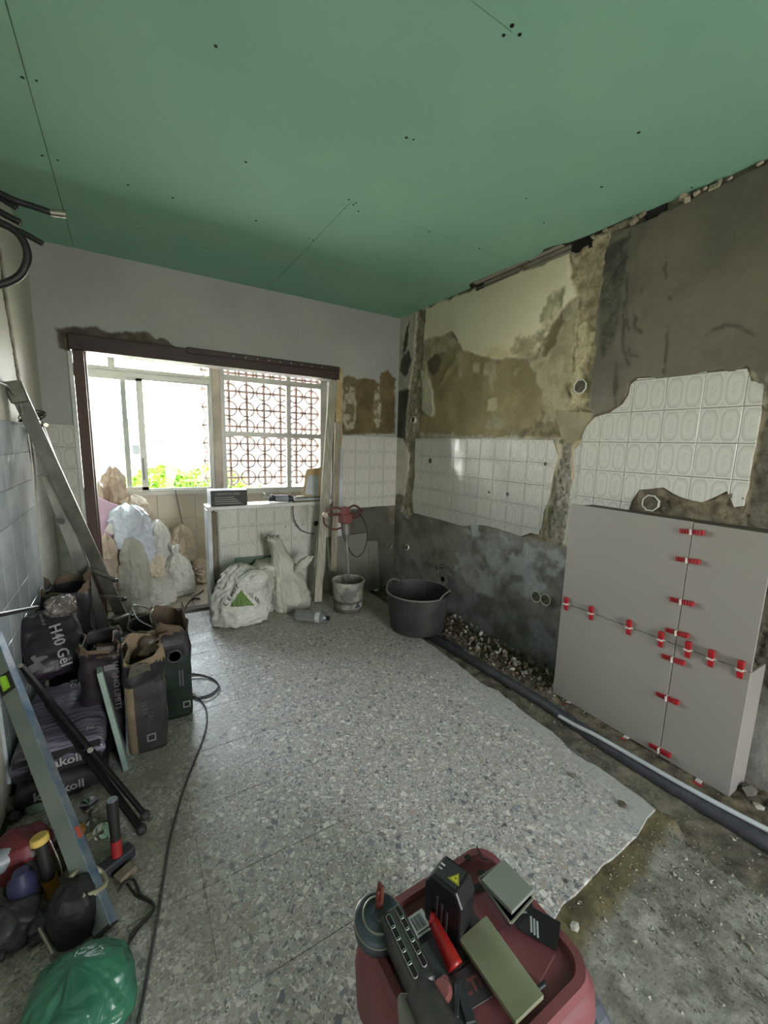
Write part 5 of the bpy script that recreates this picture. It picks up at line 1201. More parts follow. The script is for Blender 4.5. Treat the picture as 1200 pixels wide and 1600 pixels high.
for k, (dz, x0, x1, y0, y1, m_) in enumerate([(0.0, 1.235, 1.56, 3.545, 3.70, 'dull_wood'), (0.012, 1.245, 1.55, 3.55, 3.70, 'reveal_white'), (0.022, 1.235, 1.555, 3.548, 3.69, 'carton_side'), (0.031, 1.26, 1.55, 3.552, 3.69, 'dull_wood')]):
    MB().bb(x0, x1, y0, y1, 0.872 + dz, 0.872 + dz + 0.009).build('board', m_, st, bevel=0.0015)
tag(MB().bar((1.28, 3.60, 0.917), (1.46, 3.58, 0.917), 0.02, 0.008).build('steel_trowel', 'zinc', bevel=0.002), 'flat steel tool lying on the board stack', 'trowel')
cb = thing('cardboard_sheet', 'tan cardboard sheet with white paper leaning at the right of the sill', 'cardboard', (1.43, 3.66, 0.915))
q = [PY(472, 774, 3.60), PY(479, 733, 3.66), PY(503, 730, 3.66), PY(501, 777, 3.60)]
def quad(q, th, name, m, parent, bev=0.001, d=(0, 1, 0)):
    v = Vector(d) * th; b = MB(); b.add([Vector(p) for p in q] + [Vector(p) + v for p in q], [(0, 1, 2, 3), (7, 6, 5, 4)] + [(i, (i + 1) % len(q), len(q) + (i + 1) % len(q), len(q) + i) for i in range(len(q))] if len(q) == 4 else [])
    return b.build(name, m, parent, bevel=bev)
quad(q, 0.006, 'sheet', mat('card_tan', (206, 178, 134), 0.8, var=0.1), cb)
quad([PY(476, 772, 3.596), PY(481, 742, 3.638), PY(499, 744, 3.638), PY(498, 775, 3.596)], 0.003, 'paper', 'reveal_white', cb)

# -------- planks leaning at the right jamb
mat('plank_pale', (186, 182, 168), 0.7, var=0.14, scale=4, stretch=(14, 14, 1.2), bump=0.15, c2=(150, 142, 124))
def plank(p0, p1, w, th, label, m='plank_pale', up=(0, 1, 0)):
    o = MB().bar(p0, p1, w, th, up).build('plank', m, bevel=0.003); return tag(o, label, 'plank')
plank(PZ(496, 940, 0.01), PY(520.5, 594, 3.50), 0.075, 0.028, 'long pale plank leaning on the right door jamb, the nearer one')
plank(PY(519, 932, 3.46), PY(528.5, 660, 3.51), 0.062, 0.022, 'pale plank leaning behind the nearer one, darker edge', m=mat('plank_dark', (176, 166, 148), 0.75, var=0.2, scale=4, stretch=(14, 14, 1.2)))
tag(MB().lathe([(0.0001, 0.004), (0.020, 0.004), (0.024, 0.0), (0.024, -0.004)], PY(494, 818, 3.548), 16, Matrix.Rotation(math.radians(90), 3, 'X')).build('round_socket', 'dark_plastic'), 'round dark cable hole on the partition beside the plank', 'socket')
# grey slabs leaning in the corner
mat('slab_grey', (118, 116, 104), 0.5, var=0.05)
def slab(q, label):
    return tag(quad(q, 0.010, 'spare_tile', 'slab_grey', None, d=(0, -1, 0)), label, 'tile')
slab([PY(571, 925, 3.45), PY(573, 845, 3.545), PY(589, 845, 3.545), PY(593, 919, 3.50)], 'narrow grey tile leaning on the far wall, rear of the two')
slab([PY(516, 935, 3.40), PY(509.5, 840, 3.545), PY(573, 832, 3.545), PY(577, 926, 3.42)], 'large grey tile leaning on the far wall behind the mixing bucket')
sc_ = tag(MB().box(PZ(588, 922, 0.006), (0.05, 0.03, 0.008), Matrix.Rotation(0.4, 3, 'Z')).build('tile_shard', 'reveal_white', bevel=0.002), 'small pale shard on the floor by the leaning tiles', 'shard')
q = PY(611, 855, 3.545); tag(MB().prism([(q.x - 0.035, q.z - 0.02), (q.x + 0.012, q.z - 0.012), (q.x + 0.02, q.z + 0.03), (q.x - 0.012, q.z + 0.022)], 'y', 3.535, 3.555).build('plaster_patch', 'rub_e', bevel=0.003), 'small grey plaster patch low in the room corner', 'plaster patch')

# -------- mixing bucket with mixer
bc = Vector((1.535, 3.045, 0.0))
bk = thing('mortar_bucket', 'white plastic bucket smeared with mortar, mixer standing in it', 'bucket', bc)
mat('bucket_white', (176, 174, 160), 0.6, var=0.2, scale=7, c2=(112, 112, 106), bump=0.3, bscale=40, lo=0.42, hi=0.56)
MB().lathe([(0.001, 0.004), (0.112, 0.0), (0.118, 0.01), (0.128, 0.17), (0.1285, 0.172), (0.134, 0.245), (0.140, 0.247), (0.141, 0.262), (0.136, 0.268), (0.130, 0.265), (0.124, 0.15), (0.114, 0.02), (0.001, 0.012)], bc, 40).build('bucket_wall', 'bucket_white', bk, smooth=True, auto=35)
MB().lathe([(0.1265, 0.085), (0.1275, 0.09), (0.1275, 0.10), (0.1265, 0.105)], bc, 40).lathe([(0.119, 0.004), (0.1235, 0.006), (0.125, 0.035), (0.1225, 0.038)], bc, 40).build('mortar_ring', mat('wet_mortar', (96, 92, 80), 0.6, var=0.2, bump=0.4), bk, smooth=True)
MB().lathe([(0.001, 0.14), (0.08, 0.138), (0.1245, 0.145)], bc, 32).build('mortar_fill', mat('mud_dark', (60, 56, 48), 0.5, var=0.2, bump=0.4), bk, smooth=True)
hp = [bc + Vector((0.141 * math.cos(a), 0.141 * math.sin(a), 0.25)) for a in ()]
MB().tube([bc + Vector((0.142, -0.01, 0.25)), bc + Vector((0.15, -0.06, 0.20)), bc + Vector((0.10, -0.13, 0.135)), bc + Vector((0.0, -0.158, 0.12)), bc + Vector((-0.09, -0.13, 0.14)), bc + Vector((-0.14, -0.04, 0.22))], 0.0028, 6, smooth=6).build('bail_handle', 'zinc', bk, smooth=True)
MB().prism([(-0.030, -0.022), (0.030, -0.022), (0.0, 0.03)], 'y', -0.002, 0.0).build('blue_triangle_label', mat('label_blue', (70, 82, 92), 0.6), None)
o = bpy.data.objects['blue_triangle_label']; o.parent = bk; o.location = (0.030, -0.1225, 0.07); o.rotation_euler = (math.radians(4), 0, 0.24)
mx_ = thing('mortar_mixer', 'red two-handled electric mortar mixer standing in the white bucket', 'mixer', bc + Vector((0, 0, 0.1)))
mat('mixer_red', (134, 78, 76), 0.5, var=0.15); mat('mixer_red_dark', (104, 62, 58), 0.5, var=0.15)
tp_ = PY(541, 838, 3.05); bt_ = Vector((1.545, 3.03, 0.14)); up_ = (tp_ - bt_).normalized()
MB().cyl(bt_, tp_, 0.0075, n=12).build('shaft', 'zinc', mx_, smooth=True, auto=40)
MB().tube([bt_ + Vector((0.05 * math.cos(a), 0.05 * math.sin(a), 0.01 + 0.004 * k)) for k, a in enumerate([i * 0.7 for i in range(10)])], 0.005, 6).build('paddle', 'zinc', mx_, smooth=True)
A = tp_ + up_ * 0.0
MB().cyl(A - up_ * 0.045, A + up_ * 0.02, 0.017, 0.026, 16).cyl(A + up_ * 0.02, A + up_ * 0.11, 0.037, 0.040, 18).build('gearbox', mat('gear_grey', (136, 132, 124), 0.5, 0.3, var=0.2), mx_, smooth=True, auto=40)
MB().box(A + up_ * 0.150, (0.092, 0.085, 0.075), Matrix.Rotation(0.2, 3, 'Z')).box(A + up_ * 0.215, (0.07, 0.07, 0.07), Matrix.Rotation(0.2, 3, 'Z')).build('motor_block', 'mixer_red', mx_, bevel=0.012, seg=3)
hb_ = A + up_ * 0.175
MB().tube([hb_ + Vector((-0.03, 0, 0.06)), hb_ + Vector((-0.10, -0.02, 0.075)), hb_ + Vector((-0.175, -0.01, 0.045)), hb_ + Vector((-0.19, 0, -0.01)), hb_ + Vector((-0.17, 0, -0.07)), hb_ + Vector((-0.10, -0.01, -0.105)), hb_ + Vector((-0.03, 0, -0.10))], 0.008, 8, smooth=6).tube([hb_ + Vector((0.03, 0, 0.06)), hb_ + Vector((0.10, 0.03, 0.075)), hb_ + Vector((0.17, 0.06, 0.04)), hb_ + Vector((0.185, 0.07, 0.0)), hb_ + Vector((0.15, 0.06, -0.03)), hb_ + Vector((0.03, 0.0, -0.03))], 0.009, 8, smooth=6).build('handle_loop', 'mixer_red_dark', mx_, smooth=True)
MB().tube([hb_ + Vector((-0.18, 0, 0.02)), hb_ + Vector((-0.10, 0, 0.015)), hb_ + Vector((0.0, 0.02, 0.01)), hb_ + Vector((0.10, 0.03, 0.0)), hb_ + Vector((0.19, 0.06, 0.02))], 0.012, 8, smooth=4).build('grip_bar', 'mixer_red_dark', mx_, smooth=True)
MB().cyl(hb_ + Vector((-0.185, -0.03, 0.02)), hb_ + Vector((-0.185, 0.0, 0.02)), 0.022, 0.018, 14).build('switch_knob', mat('knob_pale', (196, 176, 160), 0.5), mx_, smooth=True, auto=40)
MB().tube([hb_ + Vector((0.17, 0.05, 0.0)), PY(573, 825, 3.05), PY(573, 845, 3.05), PY(568, 862, 3.05), PY(558, 870, 3.05), PY(549, 864, 3.05), PY(545, 856, 3.03)], 0.0045, 7, smooth=6).build('cord', 'dark_plastic', mx_, smooth=True)

# -------- black rubber tub
tc_ = Vector((1.845, 2.470, 0.0))
tub = thing('rubber_tub', 'big black rubber builder\'s tub with two loop handles by the trench', 'tub', tc_)
mat('rubber', (46, 48, 50), 0.55, var=0.12, scale=9, c2=(66, 64, 60), bump=0.1); mat('rubber_rim', (120, 118, 112), 0.6, var=0.1)
rb = MB(); nt = 56
prof = [(0.0, 0.006), (0.190, 0.004), (0.205, 0.02), (0.222, 0.14), (0.236, 0.26), (0.242, 0.300)]
rb.lathe(prof + [(0.242, 0.306), (0.234, 0.306), (0.228, 0.26), (0.214, 0.14), (0.196, 0.03), (0.0, 0.018)], tc_, nt).build('tub_wall', 'rubber', tub, smooth=True, auto=50)
aF = math.atan2(-0.85, 0.45); 
def rimpt(a, dz=0.0, r=0.243): return tc_ + Vector((r * math.cos(a), r * math.sin(a), 0.304 + dz))
def dzh(a):
    z = 0
    for c0 in (aF, aF + math.pi):
        d = (a - c0 + math.pi) % (2 * math.pi) - math.pi
        z += 0.036 * max(0.0, 1 - (abs(d) / 0.42) ** 3)
    return z
MB().tube([rimpt(2 * math.pi * k / 96, dzh(2 * math.pi * k / 96)) for k in range(96)], 0.006, 8, closed=True).build('rim', 'rubber_rim', tub, smooth=True)
MB().tube([rimpt(aF - 0.42 + k * 0.07, -0.004) for k in range(13)], 0.005, 6).tube([rimpt(aF + math.pi - 0.42 + k * 0.07, -0.004) for k in range(13)], 0.005, 6).build('handle_base', 'rubber', tub, smooth=True)
# ================================================================ LEFT: ladder
mat('aluminium', (150, 150, 142), 0.42, 0.75, var=0.18, scale=12, stretch=(1, 1, 0.5))
mat('alu_dull', (128, 126, 116), 0.55, 0.45, var=0.25, scale=14)
ld = thing('folding_ladder', 'dusty aluminium folding ladder leaning on the left wall by the balcony opening', 'ladder', (-0.03, 3.10, 0))
LT = PX(24, 606, L + 0.03); LF_ = Vector((-0.035, 3.14, 0.0))
R2T = PY(74, 742, 2.86); R2F = PY(183, 1030, 2.93); R2F.z = 0.0
def rail(p0, p1, name, w=0.062, th=0.026):
    b = MB(); d = (p1 - p0).normalized(); sd = Vector((0, 1, 0)); sd = (sd - d * sd.dot(d)).normalized(); u = sd.cross(d).normalized()
    # U channel: web and two flanges
    b.bar(p0, p1, th * 0.16, w, up=u)
    for s in (-1, 1):
        o = u * (s * (w / 2 - 0.002)) + sd * (th * 0.5)
        b.bar(p0 + o, p1 + o, th, 0.004, up=u)
    return b.build(name, 'aluminium', ld, bevel=0.0012)
rail(LT, LF_, 'side_rail')
rail(R2T, R2F, 'side_rail')
LM = LT.lerp(LF_, 0.36)
rail(PX(60, 668, L + 0.05), PY(96, 760, 2.93), 'hinge_rail', 0.05)
# front and back treads between the two rails
for f_, g_ in ((0.665, 0.47), (0.755, 0.61), (0.84, 0.75), (0.925, 0.88)):
    a = LT.lerp(LF_, f_); c = R2T.lerp(R2F, g_)
    MB().bar(a + Vector((0.03, 0.01, 0)), c + Vector((0.03, 0.0, 0)), 0.075, 0.018).build('tread', 'alu_dull', ld, bevel=0.003)
    MB().box(a + Vector((0.055, -0.02, -0.008)), (0.03, 0.02, 0.02)).build('tread_cap', 'dark_plastic', ld, bevel=0.003)
MB().cyl(PY(96, 815, 2.90), PY(96, 815, 2.80), 0.016, n=14).build('pivot_rivet', 'dark_plastic', ld)
MB().cyl(PY(84, 740, 2.88), PY(86, 741, 2.80), 0.018, n=12).cyl(PX(62, 662, L + 0.04), PX(72, 664, L + 0.12), 0.010, n=10).build('hinge_bolt', 'zinc', ld)
MB().box(LT + Vector((0.004, -0.012, -0.02)), (0.07, 0.03, 0.10), Matrix.Rotation(-0.25, 3, 'Y')).build('top_cap', 'alu_dull', ld, bevel=0.006)
w_ = MB(); c = PX(44, 655, L + 0.045)
for k in range(5):
    rr = 0.035 + 0.006 * k
    w_.tube([c + Vector((0.02 + rr * math.cos(a), -0.02 + 0.04 * math.sin(a * 1.0 + k), rr * 0.5 * math.sin(a + k * 0.7) + 0.004 * k)) for a in [i * 0.5 for i in range(13)]], 0.0028, 6)
w_.tube([c + Vector((-0.01, 0, 0.06)), c + Vector((0.0, -0.02, 0.02)), c + Vector((0.005, -0.02, -0.05)), c + Vector((0.04, -0.02, -0.055))], 0.0028, 6, smooth=5)
tag(w_.build('tied_wire', 'dark_plastic', smooth=True), 'loops of black wire tied round the top of the ladder', 'wire')
tag(MB().tube([PX(-6, 596, L + 0.02), PX(12, 604, L + 0.02), PX(22, 615, L + 0.03), PX(32, 632, L + 0.04), PX(36, 648, L + 0.05)], 0.006, 8, smooth=6).build('wall_cable', mat('pale_cord', (150, 150, 140), 0.6), smooth=True), 'grey cable coming off the left wall to the ladder top', 'cable')

# ================================================================ conduits hanging at the top left
mat('black_conduit', (34, 34, 38), 0.5, var=0.15, scale=60)
def conduit(pxs, x, r, label, y=2.15):
    pts = [PY(u, v, y + dy) for (u, v, dy) in pxs]
    for p in pts: p.x = max(p.x, L + r + 0.002)
    return tag(MB().tube(pts, r, 10, smooth=7).build('corrugated_conduit', 'black_conduit', smooth=True), label, 'conduit', 'black conduits at the top of the left wall')
conduit([(-70, 250, 0.0), (-20, 290, 0.0), (20, 312, 0.0), (50, 322, 0.0), (79, 332, 0.0)], 0, 0.0115, 'topmost black conduit whose end carries a silver sleeve')
pa, pb = PY(79, 332, 2.15), PY(103, 335, 2.15)
tag(MB().cyl(pa, pb, 0.0125, 0.0135, 14).build('metal_sleeve', 'zinc', smooth=True, auto=40), 'silver metal sleeve on the tip of the topmost conduit', 'sleeve')
conduit([(-60, 262, 0.04), (-20, 295, 0.04), (5, 312, 0.04), (27, 325, 0.04)], 0, 0.0115, 'short black conduit just below the sleeved one')
conduit([(-60, 285, 0.02), (-20, 318, 0.02), (5, 334, 0.02), (32, 348, 0.02)], 0, 0.0125, 'thick black conduit in the middle of the bundle')
conduit([(-70, 310, 0.0), (-20, 335, 0.0), (10, 352, 0.0), (40, 366, 0.0), (67, 381, 0.0)], 0, 0.0105, 'lowest straight black conduit, end against the white wall')
conduit([(-60, 330, 0.0), (-15, 343, 0.0), (18, 357, 0.0), (36, 376, 0.0), (43, 402, 0.0), (33, 428, 0.0), (10, 442, 0.0), (-15, 445, 0.0), (-50, 436, 0.0)], 0, 0.0135, 'black conduit curling round in a loop below the others')

# ================================================================ paper bag helpers
mat('kraft', (112, 92, 74), 0.8, var=0.18, scale=9, bump=0.35, bscale=40)
mat('kraft_pale', (150, 130, 106), 0.8, var=0.15, scale=9, bump=0.35, bscale=40)
mat('print_black', (44, 42, 46), 0.45, var=0.2, scale=10, bump=0.3, bscale=35)
mat('print_plum', (46, 38, 48), 0.42, var=0.2, scale=9, bump=0.35, bscale=28)
mat('print_grey', (72, 68, 68), 0.5, var=0.18, scale=10, bump=0.3, bscale=35)
mat('print_green', (40, 56, 44), 0.45, var=0.2, scale=10, bump=0.3, bscale=35)
mat('bag_letter', (170, 164, 166), 0.6, var=0.1)
mat('bag_letter_dim', (120, 114, 116), 0.6)
mat('shrink_film', (132, 122, 144), 0.18, var=0.3, scale=3, c2=(62, 56, 72), stretch=(2, 22, 8), bump=0.6, bscale=10)
mat('cement_powder', (150, 146, 136), 0.95, bump=0.3)
def paper_bag(name, label, x0, x1, y0, y1, z1, seed, mats, fm, top_fold=0.0, jag=0.03, lean=(0, 0), rot=0.0, contents=0.55, crump=0.006, pinch=0.35, grp=None, cat='cement bag'):
    """open upright paper sack: rounded rectangle swept upwards, crumpled, mouth open and torn"""
    cx, cy, w, d = (x0 + x1) / 2, (y0 + y1) / 2, x1 - x0, y1 - y0
    t = thing(name, label, cat, (cx, cy, 0.0), grp); Rz = Matrix.Rotation(rot, 3, 'Z')
    nt, nz = 80, 30; vs = []; ang = []
    def surf(k, tt, off=0.0):
        a = 2 * math.pi * k / nt; ca, sa = math.cos(a), math.sin(a); e = 0.32
        x = math.copysign(abs(ca) ** e, ca) * w / 2; y = math.copysign(abs(sa) ** e, sa) * d / 2
        pf_ = 1 - 0.05 * (1 - tt) ** 3 + 0.03 * math.sin(tt * 3.1)
        g_ = abs(ca) > 0.80
        if g_: x *= 1 - pinch * tt ** 2 * (1 - abs(sa) / 0.6) if abs(sa) < 0.6 else 1
        n = mnoise.noise(Vector((x * 14, y * 14, tt * 7 + seed)))
        n2 = 1 - 2 * abs(mnoise.noise(Vector((x * 9 + seed, y * 9, tt * 5))))
        o = crump * (n * 1.6 + n2) * (0.5 + 1.0 * tt)
        q = Vector((x, y, 0)) * pf_; nn = Vector((ca, sa, 0)).normalized(); q += nn * (o + off)
        zz = z1 * tt * (1 + (jag / z1) * 2.2 * mnoise.noise(Vector((ca * 1.7 + seed, sa * 1.7, seed * 2.0))) * tt ** 3 + 0.6 * (jag / z1) * mnoise.noise(Vector((ca * 5 + seed, sa * 5, 3))) * tt ** 8)
        q = Rz @ q
        return Vector((cx + q.x + lean[0] * tt * tt, cy + q.y + lean[1] * tt * tt, max(0.001, zz)))
    b = MB(); b.add([surf(k, i / nz) for i in range(nz + 1) for k in range(nt)], [(i * nt + k, i * nt + (k + 1) % nt, (i + 1) * nt + (k + 1) % nt, (i + 1) * nt + k) for i in range(nz) for k in range(nt)] + [tuple(range(nt - 1, -1, -1))])
    o = b.build('paper_wall', None, t, smooth=True, solid=0.0022)
    for m_ in mats: o.data.materials.append(MATS[m_])
    for p in o.data.polygons:
        c_ = p.center + ORG[o.name] - Vector((cx, cy, 0)); c2 = Rz.inverted() @ Vector((c_.x - lean[0] * (c_.z / z1) ** 2, c_.y - lean[1] * (c_.z / z1) ** 2, 0)); 
        side = 'front' if c2.y < -d / 2 * 0.80 else 'back' if c2.y > d / 2 * 0.80 else ('right' if c2.x > 0 else 'left')
        p.material_index = fm(side, c_.z / z1, c2.x / w + 0.5)
    cz = z1 * contents; ring = [surf(k, contents) for k in range(0, nt, 2)]; cc = Vector((cx + lean[0] * contents ** 2, cy + lean[1] * contents ** 2, cz + 0.02))
    MB().add([cc] + [cc.lerp(r_, 0.97) for r_ in ring], [(0, 1 + k, 1 + (k + 1) % len(ring)) for k in range(len(ring))]).build('powder_fill', 'cement_powder', t, smooth=True)
    return t, surf

def face_text(t, txt, size, m, surfpt, xdir, ydir, name='lettering', bold=0.0, align='CENTER'):
    return text_mesh(name, txt, size, m, t, surfpt, xdir, ydir, depth=0.0012, bold=bold, align=align)
# green fronted bag, the furthest to the right
gb_t, gs = paper_bag('paper_cement_bag', 'open cement bag with green lower front, standing nearest the cable loop', 0.055, 0.215, 2.165, 2.42, 0.50, 3, ['kraft', 'print_green', 'print_black'],
    lambda s, z, x: 1 if (s == 'front' or s == 'right') and z < 0.66 else (2 if (s == 'front' or s == 'right') and z < 0.93 else 0), jag=0.035, grp='open paper bags of cement', crump=0.005)
# brown/grey bag in front
bb_t, bs_ = paper_bag('paper_cement_bag', 'open brown kraft bag with grey printed front and square emblem, nearest the camera', -0.075, 0.085, 1.975, 2.16, 0.455, 5, ['kraft_pale', 'print_grey', 'print_black'],
    lambda s, z, x: (1 if z < 0.72 else 2) if s == 'front' and x > 0.22 and z < 0.95 else (2 if s == 'front' and z >= 0.72 and z < 0.95 else 0), jag=0.035, lean=(0.0, 0.0), grp='open paper bags of cement', crump=0.006)
fl = [PY(198, 1047, 1.965), PY(206, 1037, 1.93), PY(222, 1034, 1.93), PY(234, 1043, 1.965), PY(233, 1050, 1.966), PY(218, 1052, 1.955), PY(202, 1058, 1.955)]
# dark bag behind, left
db_t, ds = paper_bag('paper_cement_bag', 'dark plum cement bag standing behind the greenish board', -0.235, -0.085, 2.05, 2.30, 0.50, 8, ['print_plum', 'kraft'],
    lambda s, z, x: 0 if z < 0.97 else 1, jag=0.025, grp='open paper bags of cement', crump=0.006)
# bag far behind at the ladder
eb_t, es_ = paper_bag('paper_cement_bag', 'dark torn cement bag at the ladder foot, behind all the others', -0.43, -0.22, 2.62, 2.84, 0.62, 11, ['print_black', 'kraft'],
    lambda s, z, x: 0 if z < 0.95 else 1, jag=0.035, grp='open paper bags of cement', crump=0.008)
# prints
p = PY(297, 1096, 2.158)
def emblem(t, c, s, xd, yd, m='bag_letter'):
    X = Vector(xd).normalized(); Yv = Vector(yd).normalized(); Z = X.cross(Yv); b = MB()
    R_ = Matrix((X, Yv, Z)).transposed()
    for (ox, oy, w, h) in ((0, 0.42, 1, .16), (0, -0.42, 1, .16), (-0.42, 0, .16, 0.7), (0.42, 0, .16, 0.7)):
        b.box(Vector(c) + X * ox * s + Yv * oy * s, (w * s, h * s, 0.0016), R_)
    return b.build('square_emblem', m, t)
emblem(bb_t, PY(237, 1152, 1.966), 0.036, (1, 0, 0), (0, 0, 1))
face_text(bb_t, 'GEL', 0.030, 'bag_letter_dim', PY(232, 1120, 1.966), (0, 0, -1), (1, 0, 0))
face_text(bb_t, 'FLEX', 0.030, 'bag_letter_dim', PY(222, 1108, 1.966), (0, 0, -1), (1, 0, 0))
emblem(gb_t, PY(292, 1100, 2.152), 0.034, (1, 0, 0), (0, 0, 1))
MB().box(PY(281, 1060, 2.155), (0.006, 0.003, 0.085)).box(PY(285.5, 1059, 2.155), (0.006, 0.003, 0.085)).build('printed_stripe', 'bag_letter_dim', gb_t)
MB().lathe([(0.026, 0.0), (0.030, 0.0015), (0.034, 0.0)], PY(273, 1026, 2.157), 24, Matrix.Rotation(math.radians(90), 3, 'X')).build('round_seal', 'print_grey', gb_t)
face_text(db_t, 'H40 NO LIMITS', 0.034, 'bag_letter_dim', PY(178, 1072, 2.040), (0, 0, -1), (1, 0, 0))
MB().box(PY(171, 1043, 2.042), (0.040, 0.004, 0.026)).build('label_patch', 'bag_letter_dim', db_t)

# stacked shrink-wrapped bags
def pillow(c, w, d, h, seed, rotm=None, n1=6.0, crump=0.006, sub=(36, 22, 10)):
    b = MB(); nx, ny = sub[0], sub[1]; vs = []; fs = []
    def P(u, v, s):
        e = (1 - abs(u) ** n1) ** (0.45) * (1 - abs(v) ** n1) ** 0.45 if abs(u) < 1 and abs(v) < 1 else 0
        k = crump * (mnoise.noise(Vector((u * 3 + seed, v * 4, s))) + 1 - 2 * abs(mnoise.noise(Vector((u * 2 + seed, v * 3, s * 2 + 5)))))
        q = Vector((u * w / 2 + k * 0.5, v * d / 2 + k * 0.5, s * h / 2 * e + k * (0.3 + e)))
        return (rotm @ q if rotm is not None else q) + Vector(c)
    for s in (-1, 1):
        o = len(vs)
        for i in range(nx + 1):
            for j in range(ny + 1):
                u = -1 + 2 * i / nx; v = -1 + 2 * j / ny
                u = math.sin(u * math.pi / 2); v = math.sin(v * math.pi / 2)
                vs.append(P(u, v, s))
        for i in range(nx):
            for j in range(ny): a = o + i * (ny + 1) + j; fs.append((a, a + 1, a + ny + 2, a + ny + 1))
    b.add(vs, fs); return b
gstk = 'full cement bags lying against the left wall'
for k, (zc, lb, m_, txt) in enumerate(((0.063, 'lower black cement bag lying on the floor under the wrapped one', 'print_black', 'kerakoll'), (0.187, 'upper cement bag in purple shrink film lying on the black one', 'shrink_film', 'kerakoll'))):
    cx_, cy_ = -0.292, 2.085
    t = thing('cement_bag', lb, 'cement bag', (cx_, cy_, zc - 0.062), gstk)
    pillow((cx_, cy_, zc), 0.29, 0.53, 0.125, k * 7 + 2, n1=10, crump=0.005).build('bag_body', m_, t, smooth=True)
    if k == 1: MB().bb(cx_ - 0.135, cx_ + 0.133, cy_ - 0.262, cy_ - 0.255, zc - 0.045, zc + 0.040).build('bag_front', 'print_black', t, bevel=0.003)
    yf = cy_ - 0.266
    fx = -0.135 + (0 if k else 0.004)
    text_mesh('lettering', txt, 0.048, 'bag_letter', t, (cx_ - 0.085, yf, zc - (0.020 if k else 0.01)), (1, 0, 0), (0, 0, 1), depth=0.001, bold=0.0012)
    if k == 1:
        text_mesh('lettering', 'H40', 0.055, 'bag_letter', t, (-0.20, 2.285, 0.2525), (-1, 0, 0), (0, -1, 0), depth=0.001)
        text_mesh('lettering', 'kerakoll', 0.030, 'bag_letter', t, (-0.20, 2.32, 0.2525), (-1, 0, 0), (0, -1, 0), depth=0.001)
        text_mesh('lettering', 'H40', 0.040, 'bag_letter', t, (-0.18, 1.90, 0.2515), (-1, 0, 0), (0, -1, 0), depth=0.001)
# H40 Gel bag, tilted on top of the stack against the wall
hx = thing('cement_bag', 'dark plum bag lettered H40 Gel tilted on top of the stack', 'cement bag', (-0.33, 2.35, 0.25), gstk)
# local frame from the photographed face corners, on a plane through y ~ 2.2 - 2.4
c00 = PY(52, 1064, 2.16); c10 = PY(141, 1030, 2.20); c01 = PY(16, 968, 2.36); c11 = PY(108, 944, 2.40)
ux = (c10 - c00).normalized(); uy = ((c01 - c00)); uy = (uy - ux * uy.dot(ux)).normalized(); uz = ux.cross(uy)
Rh = Matrix((ux, uy, uz)).transposed(); wH = ((c10 - c00).length + (c11 - c01).length) / 2 * 1.08; dH = ((c01 - c00).length + (c11 - c10).length) / 2 * 1.02
cH = (c00 + c10 + c01 + c11) / 4 - uz * 0.045
pillow(cH, wH, dH, 0.13, 31, Rh, n1=7, crump=0.009).build('bag_body', 'print_plum', hx, smooth=True)
fc = cH + uz * 0.0755
text_mesh('lettering', 'H40 Gel', 0.060, 'bag_letter', hx, fc + ux * 0.005 + uy * 0.055, -uy, ux, depth=0.003, bold=0.0008)
text_mesh('lettering', 'kerakoll', 0.018, 'bag_letter_dim', hx, fc - ux * 0.015 + uy * 0.125, -uy, ux, depth=0.003)
fm_, _q = sack(fc + ux * 0.055 + uy * 0.10 - uz * 0.02, 0.10, 0.07, 0.09, [(0, .6), (.3, 1), (.7, .8), (1, .5)], (0.01, 0), 41, 0.3, 0.3)
fm_.build('torn_film', mat('torn_film', (118, 110, 104), 0.25, var=0.35, scale=14, c2=(52, 48, 48), bump=0.6, bscale=20), hx, smooth=True)
for a, b_, s in ((0.085, -0.10, 0.03), (-0.075, -0.105, 0.035), (-0.055, -0.07, 0.04)):
    MB().box(fc + ux * a + uy * b_ - uz * 0.004, (s * 1.2, s, 0.003), Rh @ Matrix.Rotation(0.3, 3, 'Z')).build('paper_patch', 'bag_letter_dim', hx)
# torn paper and cardboard between the bags
def crumpled(q, label, m, name='torn_paper', seed=0, amp=0.02, n=14, cat='paper'):
    q = [Vector(p) for p in q]; nrm = (q[1] - q[0]).cross(q[3] - q[0]).normalized(); b = MB(); vs = []
    for i in range(n + 1):
        for j in range(n + 1):
            u, v = i / n, j / n; p = (q[0] * (1 - u) + q[1] * u) * (1 - v) + (q[3] * (1 - u) + q[2] * u) * v
            e = mnoise.noise(Vector((u * 3 + seed, v * 3, 1))) ; f_ = 1 - 2 * abs(mnoise.noise(Vector((u * 2 + seed, v * 2.5, 7))))
            p = p + nrm * amp * (e + f_)
            if i in (0, n) or j in (0, n): p = p + (q[1] - q[0]) * 0.05 * mnoise.noise(Vector((u * 9, v * 9, seed))) + (q[3] - q[0]) * 0.07 * mnoise.noise(Vector((u * 9, v * 9, seed + 4)))
            vs.append(p)
    b.add(vs, [(i * (n + 1) + j, (i + 1) * (n + 1) + j, (i + 1) * (n + 1) + j + 1, i * (n + 1) + j + 1) for i in range(n) for j in range(n)])
    return tag(b.build(name, m, smooth=True, solid=0.0015), label, cat)
crumpled([PZ(150, 1030, 0.48), PZ(186, 1026, 0.48), PY(184, 985, 2.66), PY(150, 986, 2.66)], 'brown cardboard flap lying between the dark bags', 'kraft', 'cardboard_flap', 3, 0.006, cat='cardboard')
crumpled([PY(127, 1045, 2.12), PY(158, 1052, 2.10), PY(160, 1018, 2.18), PY(146, 1010, 2.2)], 'crumpled torn paper beside the H40 Gel bag', 'torn_film', 'torn_paper', 5, 0.02)
